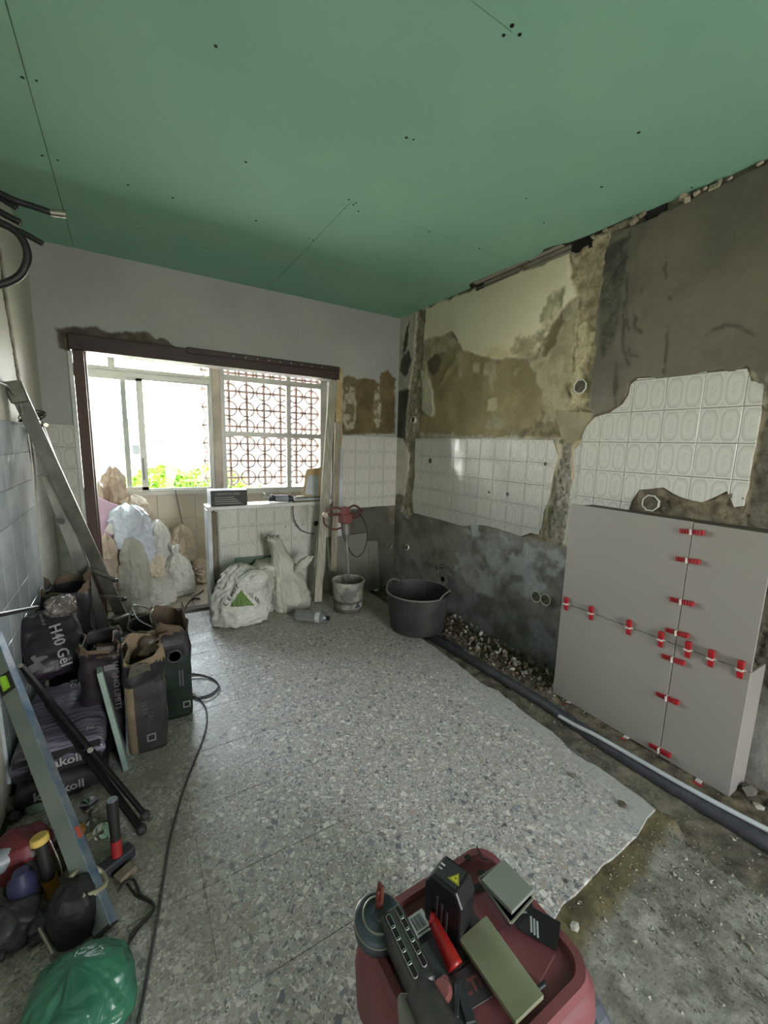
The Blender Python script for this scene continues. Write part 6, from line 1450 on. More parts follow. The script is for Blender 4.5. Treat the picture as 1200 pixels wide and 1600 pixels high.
crumpled([PY(186, 1012, 2.2), PY(206, 1026, 2.18), PY(202, 1004, 2.24), PY(188, 998, 2.25)], 'clear film scrap at the ladder foot', mat('film', (176, 172, 176), 0.2, bump=0.6, bscale=25), 'film_scrap', 8, 0.02, cat='film')
# folded mouths of the two front bags
crumpled([PY(199, 1060, 1.962), PY(235, 1046, 1.962), PY(234, 1036, 1.93), PY(204, 1038, 1.93)], 'folded dusty lip of the nearest kraft bag', mat('dusty_lip', (108, 104, 92), 0.8, var=0.2), 'paper_lip', 12, 0.006)
crumpled([PY(208, 1035, 2.14), PY(244, 1022, 2.0), PY(262, 985, 2.15), PY(222, 990, 2.25)], 'tall torn kraft flap standing between the two open bags', 'kraft', 'kraft_flap', 14, 0.03)

# greenish plasterboard offcut leaning
q = [PZ(190, 1206, 0.0), PZ(203, 1202, 0.0)]
a0 = PZ(193, 1207, 0.0); a1 = a0 + Vector((-0.02, 0.26, 0)); top = PY(151, 1054, 1.98)
gb = MB(); e0, e1 = a0, a1; t0_, t1_ = top, top + Vector((-0.02, 0.24, -0.0)); th_ = Vector((0.020, 0.004, 0.004))
gb.add([e0, e1, t1_, t0_, e0 + th_, e1 + th_, t1_ + th_, t0_ + th_], [(0, 1, 2, 3), (7, 6, 5, 4), (0, 4, 5, 1), (1, 5, 6, 2), (2, 6, 7, 3), (3, 7, 4, 0)])
tag(gb.build('plasterboard_strip', mat('green_edge', (150, 170, 160), 0.6, var=0.15), bevel=0.002), 'pale greenish plasterboard strip leaning edge-on against the dark bag', 'board')

# black bucket
kb = Vector((0.085, 2.735, 0.0))
bk2 = thing('black_bucket', 'black builder\'s bucket with white wire handle behind the open bags', 'bucket', kb)
MB().lathe([(0.001, 0.005), (0.105, 0.0), (0.112, 0.01), (0.142, 0.285), (0.150, 0.288), (0.151, 0.305), (0.144, 0.308), (0.138, 0.29), (0.106, 0.02), (0.001, 0.015)], kb, 44).build('bucket_wall', mat('black_plastic', (30, 31, 34), 0.45, var=0.15), bk2, smooth=True, auto=35)
mat('wire_white', (200, 200, 196), 0.35, 0.3)
MB().tube([kb + Vector((-0.15, 0.0, 0.29)), PY(206, 950, 2.72), PY(215, 946, 2.74), PY(235, 952, 2.80), PY(246, 960, 2.8)], 0.0035, 7, smooth=6).tube([PY(206, 950, 2.72), PY(216, 968, 2.62), PY(240, 981, 2.58)], 0.0035, 7, smooth=6).tube([PY(243, 985, 2.57), PY(235, 965, 2.60), PY(240, 952, 2.66), PY(250, 953, 2.7)], 0.0045, 7, smooth=6).build('wire_handle', 'wire_white', bk2, smooth=True)

# ================================================================ long spirit level
mat('level_face', (126, 134, 126), 0.45, 0.25, var=0.1, scale=8, c2=(108, 118, 114))
mat('level_edge', (96, 124, 150), 0.35, 0.55, var=0.3, scale=14, c2=(150, 158, 166), bump=0.1)
lv0 = Vector((-0.135, 1.235, 0.012)); q1 = PX(4, 1040, L + 0.025); dl = (q1 - lv0).normalized(); lv1 = lv0 + dl * 1.22
lvl = thing('spirit_level', 'long worn spirit level, grey face and blue edge, leaning on the left wall', 'spirit level', (lv0.x, lv0.y, 0))
vdir = (Vector(CAM) - lv0.lerp(lv1, 0.4)).normalized(); sdv = dl.cross(vdir).normalized(); upv = sdv.cross(dl).normalized()
rtv = sdv if sdv.dot(Vector(_RT)) > 0 else -sdv
upv2 = (upv * 0.80 - rtv * 0.60).normalized(); upv2 = (upv2 - dl * upv2.dot(dl)).normalized(); sd2 = dl.cross(upv2).normalized()
LW, LTH = 0.052, 0.030
s_face = -1
def lbar(o1, o2, w, h, a=0.0, b=1.0):
    c_ = sd2 * o1 + upv2 * o2; R3 = Matrix((sd2, dl, upv2)).transposed(); ln = (lv1 - lv0).length
    return (lv0 + dl * ln * (a + b) / 2 + c_, (w, ln * (b - a), h), R3)
_c, _s, _R = lbar(0, 0, LW, LTH); 
# one face towards the camera is grey, the long edge blue
bmf = MB().box(_c, (_s[0] * 0.98, _s[1], _s[2]), _R).build('level_body', 'level_face', lvl, bevel=0.0015)
LSIGN = 1 if (sd2.dot(Vector(_RT)) > 0) else -1
_c2, _s2, _R2 = lbar(LSIGN * LW / 2, 0, 0.004, LTH * 1.08); MB().box(_c2, _s2, _R2).build('blue_edge', 'level_edge', lvl, bevel=0.001)
vc = lv0 + dl * 0.86 * ((PX(17, 1070, L + 0.05) - lv0).length / 0.86)
vc = lv0 + dl * (PX(17, 1072, L + 0.05) - lv0).dot(dl)
MB().box(vc + upv2 * 0.0, (LW * 1.04, 0.075, LTH * 1.12), _R).build('vial_frame', 'dark_plastic', lvl, bevel=0.002)
MB().cyl(vc + upv2 * (LTH / 2 + 0.003) - dl * 0.024, vc + upv2 * (LTH / 2 + 0.003) + dl * 0.024, 0.012, n=14).build('vial', mat('vial_green', (150, 200, 60), 0.15, var=0.1), lvl)
MB().box(lv0 + dl * 0.27 + sd2 * LSIGN * (LW / 2 + 0.003), (0.002, 0.034, 0.018), _R).build('red_sticker', mat('stick_red', (180, 90, 70), 0.4), lvl)
MB().box(lv0 + dl * 0.0, (LW * 1.05, 0.012, LTH * 1.1), _R).build('end_cap', 'dark_plastic', lvl, bevel=0.002)

# ================================================================ black folding stand and handle bar
mat('black_metal', (30, 30, 32), 0.35, 0.3, var=0.1)
fs_ = thing('folding_stand', 'black metal folding stand, two legs with round rubber feet leaning to the right', 'stand', (-0.05, 1.57, 0))
f1 = PZ(227, 1274, 0.016); f2 = PZ(221, 1296, 0.016); tA = PX(33, 1040, -0.385); tB = PX(74, 1098, -0.335)
MB().bar(tA, f1, 0.020, 0.012, up=(0, 0.3, 1)).build('leg', 'black_metal', fs_, bevel=0.002)
MB().bar(tB, f2, 0.024, 0.014, up=(0, 0.3, 1)).build('leg', 'black_metal', fs_, bevel=0.002)
MB().bar(tA.lerp(f1, 0.55), tB.lerp(f2, 0.40), 0.014, 0.010).bar(tA, tB, 0.018, 0.012).build('cross_brace', 'black_metal', fs_, bevel=0.002)
for f_ in (f1, f2): MB().lathe([(0.0001, -0.014), (0.014, -0.012), (0.018, 0.0), (0.014, 0.012), (0.0001, 0.015)], f_, 16).build('rubber_foot', 'rubber', fs_, smooth=True)
MB().cyl(tA.lerp(f1, 0.56), tA.lerp(f1, 0.56) + Vector((0, -0.012, 0.006)), 0.010, n=12).cyl(tA, tA + Vector((0, -0.012, 0.006)), 0.008, n=12).build('pivot', 'gear_grey', fs_)
tag(MB().bar(PX(-30, 966, -0.40), PY(56, 949, 2.17), 0.022, 0.016).build('flat_bar', 'black_metal', bevel=0.004), 'black flat bar lying across the top of the H40 Gel bag', 'bar')

# ================================================================ tools heaped on the floor at left
mat('yellow_cap', (222, 188, 96), 0.5, var=0.1); mat('amber', (150, 104, 34), 0.4, var=0.2); mat('tool_red', (112, 40, 44), 0.5, var=0.15)
mat('hammer_red', (168, 40, 44), 0.5); mat('dark_bag', (34, 32, 34), 0.6, var=0.2, bump=0.3); mat('hose_cream', (168, 160, 134), 0.5, var=0.15)
mat('blue_tool', (58, 58, 96), 0.5, var=0.2)
ch_ = thing('chisel', 'chisel with yellow mushroom cap and amber collar standing in the tool heap', 'chisel', PZ(80, 1400, 0))
a = PZ(82, 1392, 0.03); b_ = PZ(62, 1312, 0.20)
d_ = (b_ - a).normalized()
MB().cyl(a, b_, 0.017, 0.016, 14).build('grip', 'dark_plastic', ch_, smooth=True, auto=40)
MB().cyl(b_ - d_ * 0.01, b_ + d_ * 0.012, 0.024, 0.023, 18).build('yellow_cap', 'yellow_cap', ch_, bevel=0.003)
MB().cyl(a - d_ * 0.01, a + d_ * 0.045, 0.020, 0.020, 14).build('amber_collar', 'amber', ch_, smooth=True, auto=40)
MB().tube([b_ + Vector((0.022, -0.004, 0)), (a + b_) / 2 + Vector((0.034, -0.01, 0)), a + Vector((0.03, -0.01, 0.02))], 0.0025, 6, smooth=5).build('guard_wire', 'zinc', ch_, smooth=True)
hm = thing('hammer', 'club hammer standing on its head, dark grip with red band', 'hammer', PZ(182, 1345, 0))
a = PZ(183, 1336, 0.045); b_ = PZ(175, 1250, 0.235); d_ = (b_ - a).normalized()
MB().cyl(a + d_ * 0.05, b_, 0.0145, 0.0175, 16).build('grip', 'dark_plastic', hm, smooth=True, auto=40)
MB().cyl(b_ - d_ * 0.001, b_ + d_ * 0.003, 0.0165, 0.0155, 16).build('end_disc', mat('disc_grey', (112, 116, 128), 0.5), hm)
MB().cyl(a, a + d_ * 0.055, 0.016, 0.0155, 16).build('red_band', 'hammer_red', hm, smooth=True, auto=40)
MB().box(a + Vector((-0.005, 0, -0.022)), (0.11, 0.04, 0.04), Matrix.Rotation(0.5, 3, 'Z')).build('hammer_head', 'tool_dark', hm, bevel=0.006, seg=2)
gr2 = thing('power_drill', 'dark red power tool lying in the tool heap under the bags', 'power tool', PZ(38, 1340, 0))
c_ = PZ(36, 1332, 0.10)
s1, _ = sack(c_ + Vector((0, 0, -0.07)), 0.15, 0.13, 0.14, [(0, .7), (.2, 1), (.7, 1), (.92, .8), (1, .35)], (0, 0), 51, 0.05, 0.0); s1.build('motor_housing', 'tool_red', gr2, smooth=True)
MB().cyl(c_ + Vector((-0.01, -0.02, 0.02)), c_ + Vector((-0.12, -0.06, 0.04)), 0.036, 0.03, 18).build('gear_neck', 'tool_grey', gr2, smooth=True, auto=40)
MB().cyl(c_ + Vector((0.02, -0.05, 0.0)), c_ + Vector((0.04, -0.12, -0.06)), 0.022, 0.026, 14).build('grip', 'dark_plastic', gr2, smooth=True, auto=40)
MB().lathe([(0.0001, 0.004), (0.008, 0.004), (0.01, 0.0)], c_ + Vector((0.035, -0.055, 0.03)), 10, Matrix.Rotation(1.2, 3, 'X')).build('badge', 'zinc', gr2)
bt3 = thing('blue_canister', 'dark blue canister with grey ring standing below the red tool', 'canister', PZ(40, 1420, 0))
MB().lathe([(0.030, 0.0), (0.034, 0.006), (0.034, 0.11), (0.022, 0.125), (0.018, 0.14)], PZ(40, 1424, 0.0), 20).build('canister_body', 'blue_tool', bt3, smooth=True, auto=40)
MB().lathe([(0.036, 0.012), (0.040, 0.014), (0.040, 0.030), (0.036, 0.032)], PZ(40, 1424, 0.0), 20).build('grey_ring', 'zinc', bt3, smooth=True)
pt_ = PZ(118, 1450, 0.0)
pot = thing('dark_tool_bag', 'black soft tool pouch lying beside the level foot', 'tool bag', pt_)
s1, _ = sack(pt_, 0.13, 0.13, 0.13, [(0, .7), (.1, .95), (.4, 1), (.75, .85), (.93, .6), (1, .25)], (0, 0.02), 61, 0.10, 0.04); s1.build('pouch', 'dark_bag', pot, smooth=True)
tag(MB().tube([PZ(96, 1402, 0.09), PZ(106, 1378, 0.115), PZ(124, 1360, 0.12), PZ(142, 1356, 0.10), PZ(158, 1364, 0.07), PZ(164, 1380, 0.07), PZ(150, 1394, 0.09), PZ(128, 1400, 0.11)], 0.0085, 10, smooth=7).build('hose_loop', 'hose_cream', smooth=True), 'cream plastic hose loop curving over the black pouch', 'hose')
sl = thing('silicone_cup', 'shiny steel cup standing by the hammer', 'cup', PZ(142, 1275, 0))
MB().lathe([(0.018, 0.0), (0.006, 0.006), (0.006, 0.05), (0.024, 0.056), (0.030, 0.075), (0.029, 0.078), (0.001, 0.066)], PZ(142, 1283, 0.0), 22).build('cup_body', 'chrome', sl, smooth=True, auto=50)
tag(MB().lathe([(0.030, 0.0), (0.034, 0.008), (0.032, 0.010), (0.001, 0.003)], PZ(162, 1300, 0.004), 24, Matrix.Rotation(0.5, 3, 'X')).build('steel_disc', 'chrome', smooth=True), 'shiny steel disc tilted beside the hammer grip', 'disc')
tag(MB().box(PZ(148, 1302, 0.010), (0.05, 0.03, 0.003), Matrix.Rotation(0.3, 3, 'Z')).build('paper_scrap', 'hose_cream'), 'small pale paper scrap by the level', 'scrap')
tag(MB().box(PZ(196, 1364, 0.012), (0.055, 0.04, 0.022), Matrix.Rotation(0.6, 3, 'Z')).build('wood_wedge', 'dull_wood', bevel=0.003), 'dirty wooden wedge on the floor below the hammer', 'wedge')
tag(MB().tube([PZ(172, 1366, 0.008), PZ(170, 1345, 0.02), PZ(174, 1332, 0.03)], 0.004, 8, smooth=5).build('steel_hook', 'zinc', smooth=True), 'thin steel hook beside the hammer', 'hook')
rnd = random.Random(4)
for (u, v, s, m_, lb) in ((15, 1268, 0.05, 'rub_e', 'grey scrap at the very left under the stacked bags'), (22, 1282, 0.03, 'torn_film', 'crumpled grey film scrap at left below the bags'), (58, 1265, 0.035, 'green_edge', 'pale green curved scrap below the bags'), (55, 1252, 0.025, 'torn_film', 'small wrinkled film ball above the green scrap'),
        (100, 1330, 0.04, 'dark_bag', 'black rag behind the level, right of the chisel'), (84, 1360, 0.05, 'rub_b', 'brown clod of mortar by the amber collar'), (18, 1460, 0.08, 'print_grey', 'dusty grey cloth bundle at the left edge'), (70, 1455, 0.05, 'tool_dark', 'dark metal scrap above the green bag'), (30, 1390, 0.04, 'dark_bag', 'black rag beneath the red tool'), (118, 1305, 0.035, 'amber', 'yellowish scrap behind the level')):
    s1, _ = sack(PZ(u, v, 0.0), s * 1.6, s * 1.4, s * 1.1, HEAP, (0, 0), s * 100 + u, 0.35, 0.12, nt=40, nz=20)
    tag(s1.build('scrap', m_, smooth=True), lb, 'scrap', 'scraps in the tool heap')
tag(MB().cyl(PZ(62, 1450, 0.06), PZ(84, 1490, 0.03), 0.006, n=8).build('steel_rod', 'zinc'), 'short steel rod lying above the green bag', 'rod')
tag(MB().tube([PZ(96, 1200, 0.0)] + [PZ(u, v, z) for u, v, z in ((70, 1150, .35), (40, 1130, .36))][:0] + [PZ(8, 1270, 0.02), PZ(20, 1400, 0.02), PZ(2, 1500, 0.02)], 0.008, 8, smooth=6).build('flat_strap', 'tool_dark', smooth=True), 'dark strap running along the wall behind the tools', 'strap')

# green plastic bag in the corner
gbc = PZ(130, 1596, 0.0)
gp = thing('green_plastic_bag', 'crumpled green plastic bag in the bottom left corner', 'plastic bag', gbc)
mat('green_film', (58, 116, 90), 0.28, var=0.15, scale=5, c2=(38, 88, 68)); crumple('green_film', 9.0, 0.8, 0.02)
s1, _s = sack(gbc + Vector((0.0, 0.0, 0)), 0.225, 0.20, 0.150, [(0, .7), (.06, .93), (.2, 1.0), (.5, .97), (.75, .80), (.92, .5), (1, .18)], (-0.01, 0.02), 71, 0.16, 0.075, nt=96, nz=56, sq=2.1)
s1.build('bag_film', 'green_film', gp, smooth=True)

# ================================================================ cables on the floor
mat('cable_grey', (72, 72, 72), 0.5)
tag(MB().tube([PZ(u, v, 0.005) for u, v in ((252, 1046), (275, 1049), (295, 1052), (318, 1055), (335, 1062), (341, 1072), (332, 1083), (314, 1089), (298, 1088), (300, 1084), (312, 1092), (322, 1108), (323, 1130), (316, 1158), (303, 1190), (290, 1225), (279, 1260), (266, 1310), (256, 1370), (247, 1430), (236, 1490), (226, 1550), (214, 1610), (205, 1700))], 0.0042, 8, smooth=8).build('floor_cable', 'cable_grey', smooth=True), 'long grey cable running down the terrazzo from a loop by the bags', 'cable')
tag(MB().tube([PZ(u, v, 0.010) for u, v in ((300, 1086), (312, 1091), (328, 1089), (340, 1080), (343, 1072), (334, 1061), (315, 1056), (292, 1057))], 0.0040, 8, smooth=8).build('floor_cable', 'cable_grey', smooth=True), 'small second turn of cable lying on the loop by the green bag', 'cable')
tag(MB().tube([PZ(u, v, 0.006) for u, v in ((176, 1368), (190, 1372), (202, 1385), (214, 1400), (232, 1408), (241, 1416), (234, 1432), (216, 1452), (204, 1470), (192, 1488), (184, 1492))], 0.0038, 8, smooth=8).tube([PZ(u, v, 0.012) for u, v in ((184, 1392), (194, 1380), (208, 1374), (214, 1384), (220, 1398), (238, 1410), (238, 1422), (222, 1440), (206, 1458), (200, 1476), (190, 1486))], 0.0038, 8, smooth=8).build('tool_cable', 'dark_plastic', smooth=True), 'black tool cable doubled back on the floor beside the level', 'cable')
# ================================================================ RED VACUUM CLEANER with tools on top
mat('vac_red', (130, 72, 76), 0.55, var=0.1, scale=7, c2=(118, 66, 68), bump=0.05); mat('vac_grey', (66, 70, 74), 0.6, var=0.15); mat('vac_black', (30, 30, 32), 0.5, var=0.1)
mat('vac_label', (74, 66, 70), 0.5, var=0.1); mat('label_white', (206, 208, 206), 0.5)
VT = 0.38; vx0, vx1, vy0, vy1 = 0.345, 0.752, 0.318, 0.672
vac = thing('vacuum_cleaner', 'red workshop vacuum cleaner in the foreground with tools laid on its lid', 'vacuum cleaner', ((vx0 + vx1) / 2, (vy0 + vy1) / 2, 0))
def rrect(x0, x1, y0, y1, r, n=6, cut=0.0):
    out = []
    for cx, cy, a0 in ((x1 - r, y1 - r, 0), (x0 + r, y1 - r, 90), (x0 + r, y0 + r, 180), (x1 - r, y0 + r, 270)):
        for k in range(n + 1):
            a = math.radians(a0 + 90 * k / n); out.append((cx + r * math.cos(a), cy + r * math.sin(a)))
    return out
body = MB()
def loft(rings, capb=True, capt=True):
    n = len(rings[0][0]); vs = []; 
    for poly, z in rings: vs += [(p[0], p[1], z) for p in poly]
    fs = [(i * n + k, i * n + (k + 1) % n, (i + 1) * n + (k + 1) % n, (i + 1) * n + k) for i in range(len(rings) - 1) for k in range(n)]
    if capb: fs.append(tuple(range(n - 1, -1, -1)))
    if capt: fs.append(tuple((len(rings) - 1) * n + k for k in range(n)))
    return MB().add(vs, fs)
R0 = lambda e, r=0.058: rrect(vx0 + e, vx1 - e, vy0 + e, vy1 - e, r)
loft([(R0(0.05), 0.05), (R0(0.03), 0.07), (R0(0.022), 0.19)]).build('tank', 'vac_grey', vac, smooth=True, auto=35)
loft([(R0(0.012), 0.19), (R0(0.004), 0.20), (R0(0.0), 0.30), (R0(0.004), 0.345), (R0(0.016), 0.366), (R0(0.036), 0.374)]).build('motor_head', 'vac_red', vac, smooth=True, auto=50)
# raised rim round the lid, lower shelf in the middle
rim_o = R0(0.014, 0.054); rim_i = R0(0.041, 0.040); nn = len(rim_o)
rv = [(p[0], p[1], 0.360) for p in rim_o] + [(p[0], p[1], 0.386) for p in R0(0.020, 0.052)] + [(p[0], p[1], 0.387) for p in R0(0.036, 0.042)] + [(p[0], p[1], 0.370) for p in rim_i]
MB().add(rv, [(a * nn + k, a * nn + (k + 1) % nn, (a + 1) * nn + (k + 1) % nn, (a + 1) * nn + k) for a in range(3) for k in range(nn)]).build('lid_rim', 'vac_red', vac, smooth=True, auto=40)
MB().bb(vx0 + 0.17, vx1 - 0.09, vy1 - 0.098, vy1 - 0.085, 0.372, 0.3765).build('lid_step', 'vac_black', vac, bevel=0.001)
MB().prism([(0.41, vy1 - 0.10), (0.60, vy1 - 0.10), (0.60, vy1 - 0.19), (0.47, vy1 - 0.19), (0.41, vy1 - 0.14)], 'z', 0.372, 0.379).build('control_panel', 'vac_label', vac, bevel=0.002)
lc = PZ(655, 1443, 0.382)
MB().box(lc, (0.045, 0.042, 0.002)).build('barcode_label', 'label_white', vac)
bars = MB()
for k in range(9): bars.box(lc + Vector((-0.012 + 0.003 * k, 0.003, 0.0014)), (0.0013 if k % 3 else 0.002, 0.026, 0.0006))
bars.box(lc + Vector((0, -0.016, 0.0014)), (0.03, 0.002, 0.0006)).build('barcode_print', 'vac_black', vac)
MB().prism([(vx0 + 0.035, 0.42), (vx0 + 0.035, 0.535), (vx0 + 0.055, 0.555), (vx0 + 0.13, 0.548), (vx0 + 0.13, 0.40), (vx0 + 0.06, 0.395)], 'z', 0.365, 0.384).build('grey_tray', 'vac_grey', vac, bevel=0.004, seg=2)
MB().bar(PZ(690, 1532, 0.380), PZ(735, 1492, 0.380), 0.005, 0.004).build('lid_groove', 'vac_black', vac)
MB().prism([(0.575, 0.49), (0.69, 0.49), (0.69, 0.40), (0.60, 0.38)], 'z', 0.366, 0.376).build('lid_plate', 'vac_red', vac, bevel=0.003)
# logo block: dark plate with lighter word
lp = PZ(727, 1546, 0.379); X_ = (PZ(752, 1520, 0.379) - PZ(716, 1541, 0.379)).normalized(); Yl = Vector((0, 0, 1)).cross(X_)
MB().box(lp, (0.085, 0.058, 0.002), Matrix((X_, Yl, Vector((0, 0, 1)))).transposed()).build('logo_plate', 'vac_label', vac, bevel=0.0008)
text_mesh('logo_lettering', 'HILTI', 0.030, 'vac_red', vac, lp + Vector((0, 0, 0.0012)) - X_ * 0.0 - Yl * 0.010, X_, Yl, depth=0.0008, align='CENTER', bold=0.0012)
MB().cyl(PZ(695, 1532, 0.378), PZ(695, 1532, 0.390), 0.008, n=14).build('knob', 'vac_red', vac, bevel=0.002)
# handle teeth at the rear, notches
for u in (708, 717): MB().prism([(-0.008, 0), (0.008, 0), (0.004, 0.024), (-0.001, 0.026)], 'y', -0.004, 0.004).build('clip_tooth', 'vac_red', vac); 
for k, o in enumerate([o for o in COL.objects if o.name.startswith('clip_tooth')]):
    p = PZ((706, 718)[k], 1341 - 4 * k, 0.378); o.location = p - vac.location + Vector((0, 0, 0.0))
for (u, v) in ((731, 1340), (753, 1364)): MB().box(PZ(u, v, 0.387), (0.015, 0.013, 0.003)).build('latch_hole', 'vac_black', vac)
MB().tube([PZ(745, 1322, 0.388), PZ(750, 1335, 0.3885), PZ(755, 1342, 0.3885), PZ(762, 1343, 0.3885)], 0.0022, 6, smooth=5).build('moulded_line', 'vac_black', vac, smooth=True)
MB().tube([PZ(852, 1536, 0.387), PZ(836, 1548, 0.387), PZ(815, 1562, 0.386)], 0.005, 8, smooth=5).build('hose_slot', 'vac_black', vac, smooth=True)
MB().bb(vx1 - 0.012, vx1 + 0.012, vy0 + 0.11, vy1 - 0.14, 0.27, 0.345).build('side_grip', 'vac_red', vac, bevel=0.012, seg=3)
MB().box(PZ(840, 1445, 0.388), (0.060, 0.085, 0.003), Matrix.Rotation(0.5, 3, 'Z')).build('warning_label', 'vac_black', vac)
for k in range(3): MB().box(PZ(838 + 5 * k - 8, 1448 + 4 * k - 4, 0.391), (0.032, 0.004, 0.001), Matrix.Rotation(0.72, 3, 'Z')).build('label_line', 'label_white', vac)
for (x, y, r) in ((vx1 + 0.062, vy0 + 0.085, 0.095), (vx0 - 0.006, vy0 + 0.11, 0.10)):
    MB().cyl((x - 0.022, y, r - 0.0), (x + 0.022, y, r - 0.0), r, r, 32).build('wheel', mat('wheel_grey', (92, 96, 106), 0.55, var=0.15), vac, bevel=0.012, seg=3)
    MB().cyl((x - 0.025, y, r), (x + 0.025, y, r), 0.030, 0.030, 16).build('hub_cap', 'vac_red', vac, bevel=0.003)
for (x, y) in ((vx0 + 0.06, vy1 - 0.06), (vx1 - 0.06, vy1 - 0.06)):
    MB().cyl((x - 0.012, y, 0.027), (x + 0.012, y, 0.027), 0.027, 0.027, 16).box((x, y, 0.055), (0.03, 0.04, 0.02)).build('castor', 'vac_black', vac, bevel=0.003)
# torn film hanging at the right rear
crumpled([PZ(846, 1566, 0.30), PZ(880, 1530, 0.26), PZ(896, 1590, 0.16), PZ(862, 1625, 0.14)], 'torn pale film hanging off the right corner of the vacuum', mat('pale_film', (150, 156, 164), 0.35, var=0.2, bump=0.4), 'torn_film_sheet', 23, 0.018, cat='film')

# laser level standing on the lid
ls = thing('laser_level', 'black laser level with yellow warning triangle standing on the red vacuum', 'laser level', PZ(716, 1450, 0.378))
lb0 = PZ(722, 1432, 0.379); zt = 0.50
q = [PZ(672, 1352, zt), PZ(692, 1333, zt), PZ(737, 1362, zt), PZ(722, 1392, zt), PZ(700, 1398, zt)]
ctr = sum((Vector(p) for p in q), Vector()) / 5
th_l = 0.42
Rl = Matrix.Rotation(-1.25, 3, 'Z')
c0 = Vector((ctr.x, ctr.y, 0))
def lbox(dx, dy, z, sx, sy, sz): return (c0 + Rl @ Vector((dx, dy, 0)) + Vector((0, 0, z)), (sx, sy, sz), Rl)
prof = [(-0.045, 0.40), (-0.040, 0.379), (0.040, 0.379), (0.045, 0.40), (0.045, 0.475), (0.030, 0.503), (-0.030, 0.503), (-0.045, 0.475)]
def rot_prism(prof, half, name, m, bev, cx=0.0, cy=0.0):
    b = MB(); n = len(prof); vs = []
    for s in (-half, half):
        for a, z in prof:
            p = c0 + Rl @ Vector((cx + a, cy + s, 0)); vs.append((p.x, p.y, z))
    b.add(vs, [tuple(range(n)), tuple(range(2 * n - 1, n - 1, -1))] + [(i, (i + 1) % n, n + (i + 1) % n, n + i) for i in range(n)])
    return b.build(name, m, ls, bevel=bev, seg=2)
mat('laser_black', (26, 27, 30), 0.4, var=0.1); mat('laser_top', (58, 60, 62), 0.3, var=0.1); mat('warn_yellow', (222, 214, 60), 0.5, var=0.05)
rot_prism(prof, 0.030, 'housing', 'laser_black', 0.005)
MB().box(*lbox(-0.002, 0, 0.5035, 0.050, 0.046, 0.002)).build('top_panel', 'laser_top', ls, bevel=0.001)
tc0 = c0 + Rl @ Vector((0.014, -0.004, 0)) + Vector((0, 0, 0.505))
b = MB(); X3 = Rl @ Vector((1, 0, 0)); Y3 = Rl @ Vector((0, 1, 0))
def tri(s, z): return [tc0 + X3 * (-s) + Y3 * (-s * 0.7) + Vector((0, 0, z)), tc0 + X3 * s + Y3 * (-s * 0.7) + Vector((0, 0, z)), tc0 + Y3 * (s * 1.05) + Vector((0, 0, z))]
MB().add(tri(0.0135, 0.0), [(0, 1, 2)]).build('warning_triangle', 'warn_yellow', ls)
tb_ = MB(); T1, T2 = tri(0.0115, 0.0004), tri(0.0098, 0.0004); tb_.add(T1 + T2, [(i, (i + 1) % 3, 3 + (i + 1) % 3, 3 + i) for i in range(3)])
tb_.add(*[[tc0 + Vector((0, 0, 0.0005)) + X3 * (0.0032 * math.cos(a)) * (1 if k % 2 else 0.4) + Y3 * (0.0032 * math.sin(a)) * (1 if k % 2 else 0.4) for k, a in enumerate([i * math.pi / 6 for i in range(12)])], [tuple(range(12))]])
tb_.build('warning_star', 'laser_black', ls)
MB().box(*lbox(-0.022, 0.004, 0.5052, 0.010, 0.004, 0.0008)).box(*lbox(-0.022, -0.006, 0.5052, 0.008, 0.003, 0.0008)).build('white_marks', 'label_white', ls)
for k in range(3): MB().box(*lbox(-0.012 + 0.012 * k, -0.0305, 0.44 - 0.01 * k, 0.006, 0.003, 0.05)).build('grip_rib', 'laser_top', ls, bevel=0.001)

# angle grinder with dust guard
ag = thing('dusty_grinder', 'grimy angle grinder with round dust guard lying on the vacuum lid', 'angle grinder', PZ(620, 1480, 0.384))
mat('guard_dark', (44, 50, 58), 0.32, 0.3, var=0.3, scale=10, c2=(84, 92, 102)); mat('grime_black', (46, 46, 46), 0.35, 0.3, var=0.35, scale=12, c2=(84, 82, 80), bump=0.3); mat('rust_red', (110, 48, 36), 0.6, var=0.25)
gc_ = PZ(592, 1437, 0.415)
Rg_ = Matrix.Rotation(0.10, 3, 'X')
MB().lathe([(a_ * 0.76 if a_ > 0.01 else a_, z_) for a_, z_ in [(0.001, 0.022), (0.018, 0.022), (0.022, 0.016), (0.044, 0.014), (0.047, 0.010), (0.060, 0.008), (0.0665, 0.003), (0.068, -0.012), (0.064, -0.028), (0.001, -0.028)]], gc_, 44, Rg_).build('dust_guard', 'guard_dark', ag, smooth=True, auto=30)
MB().tube([gc_ + Rg_ @ Vector((0.034 * math.cos(a), 0.034 * math.sin(a), 0.015)) for a in [1.2 + i * 0.2 for i in range(18)]], 0.0025, 6).tube([gc_ + Rg_ @ Vector((0.051 * math.cos(a), 0.051 * math.sin(a), 0.001)) for a in [i * 0.2 for i in range(32)]], 0.002, 6).build('guard_seam', 'zinc', ag, smooth=True)
sp0 = gc_ + Vector((0.004, 0.008, 0.015)); sp1 = PZ(594, 1390, 0.485)
MB().bar(sp0, sp1, 0.016, 0.011).bar(sp1 - Vector((0, 0, 0.028)), sp1 + Vector((0.002, 0, 0.012)), 0.020, 0.008).build('locking_lever', 'rust_red', ag, bevel=0.003)
b0 = PZ(608, 1430, 0.428); b1 = PZ(664, 1552, 0.415); dd = (b1 - b0).normalized()
MB().bar(b0, b1, 0.052, 0.05).build('perforated_arm', 'grime_black', ag, bevel=0.010, seg=3)
sd_ = dd.cross(Vector((0, 0, 1))).normalized(); up3 = sd_.cross(dd).normalized()
sl_ = MB(); rm_ = MB()
ln_ = (b1 - b0).length
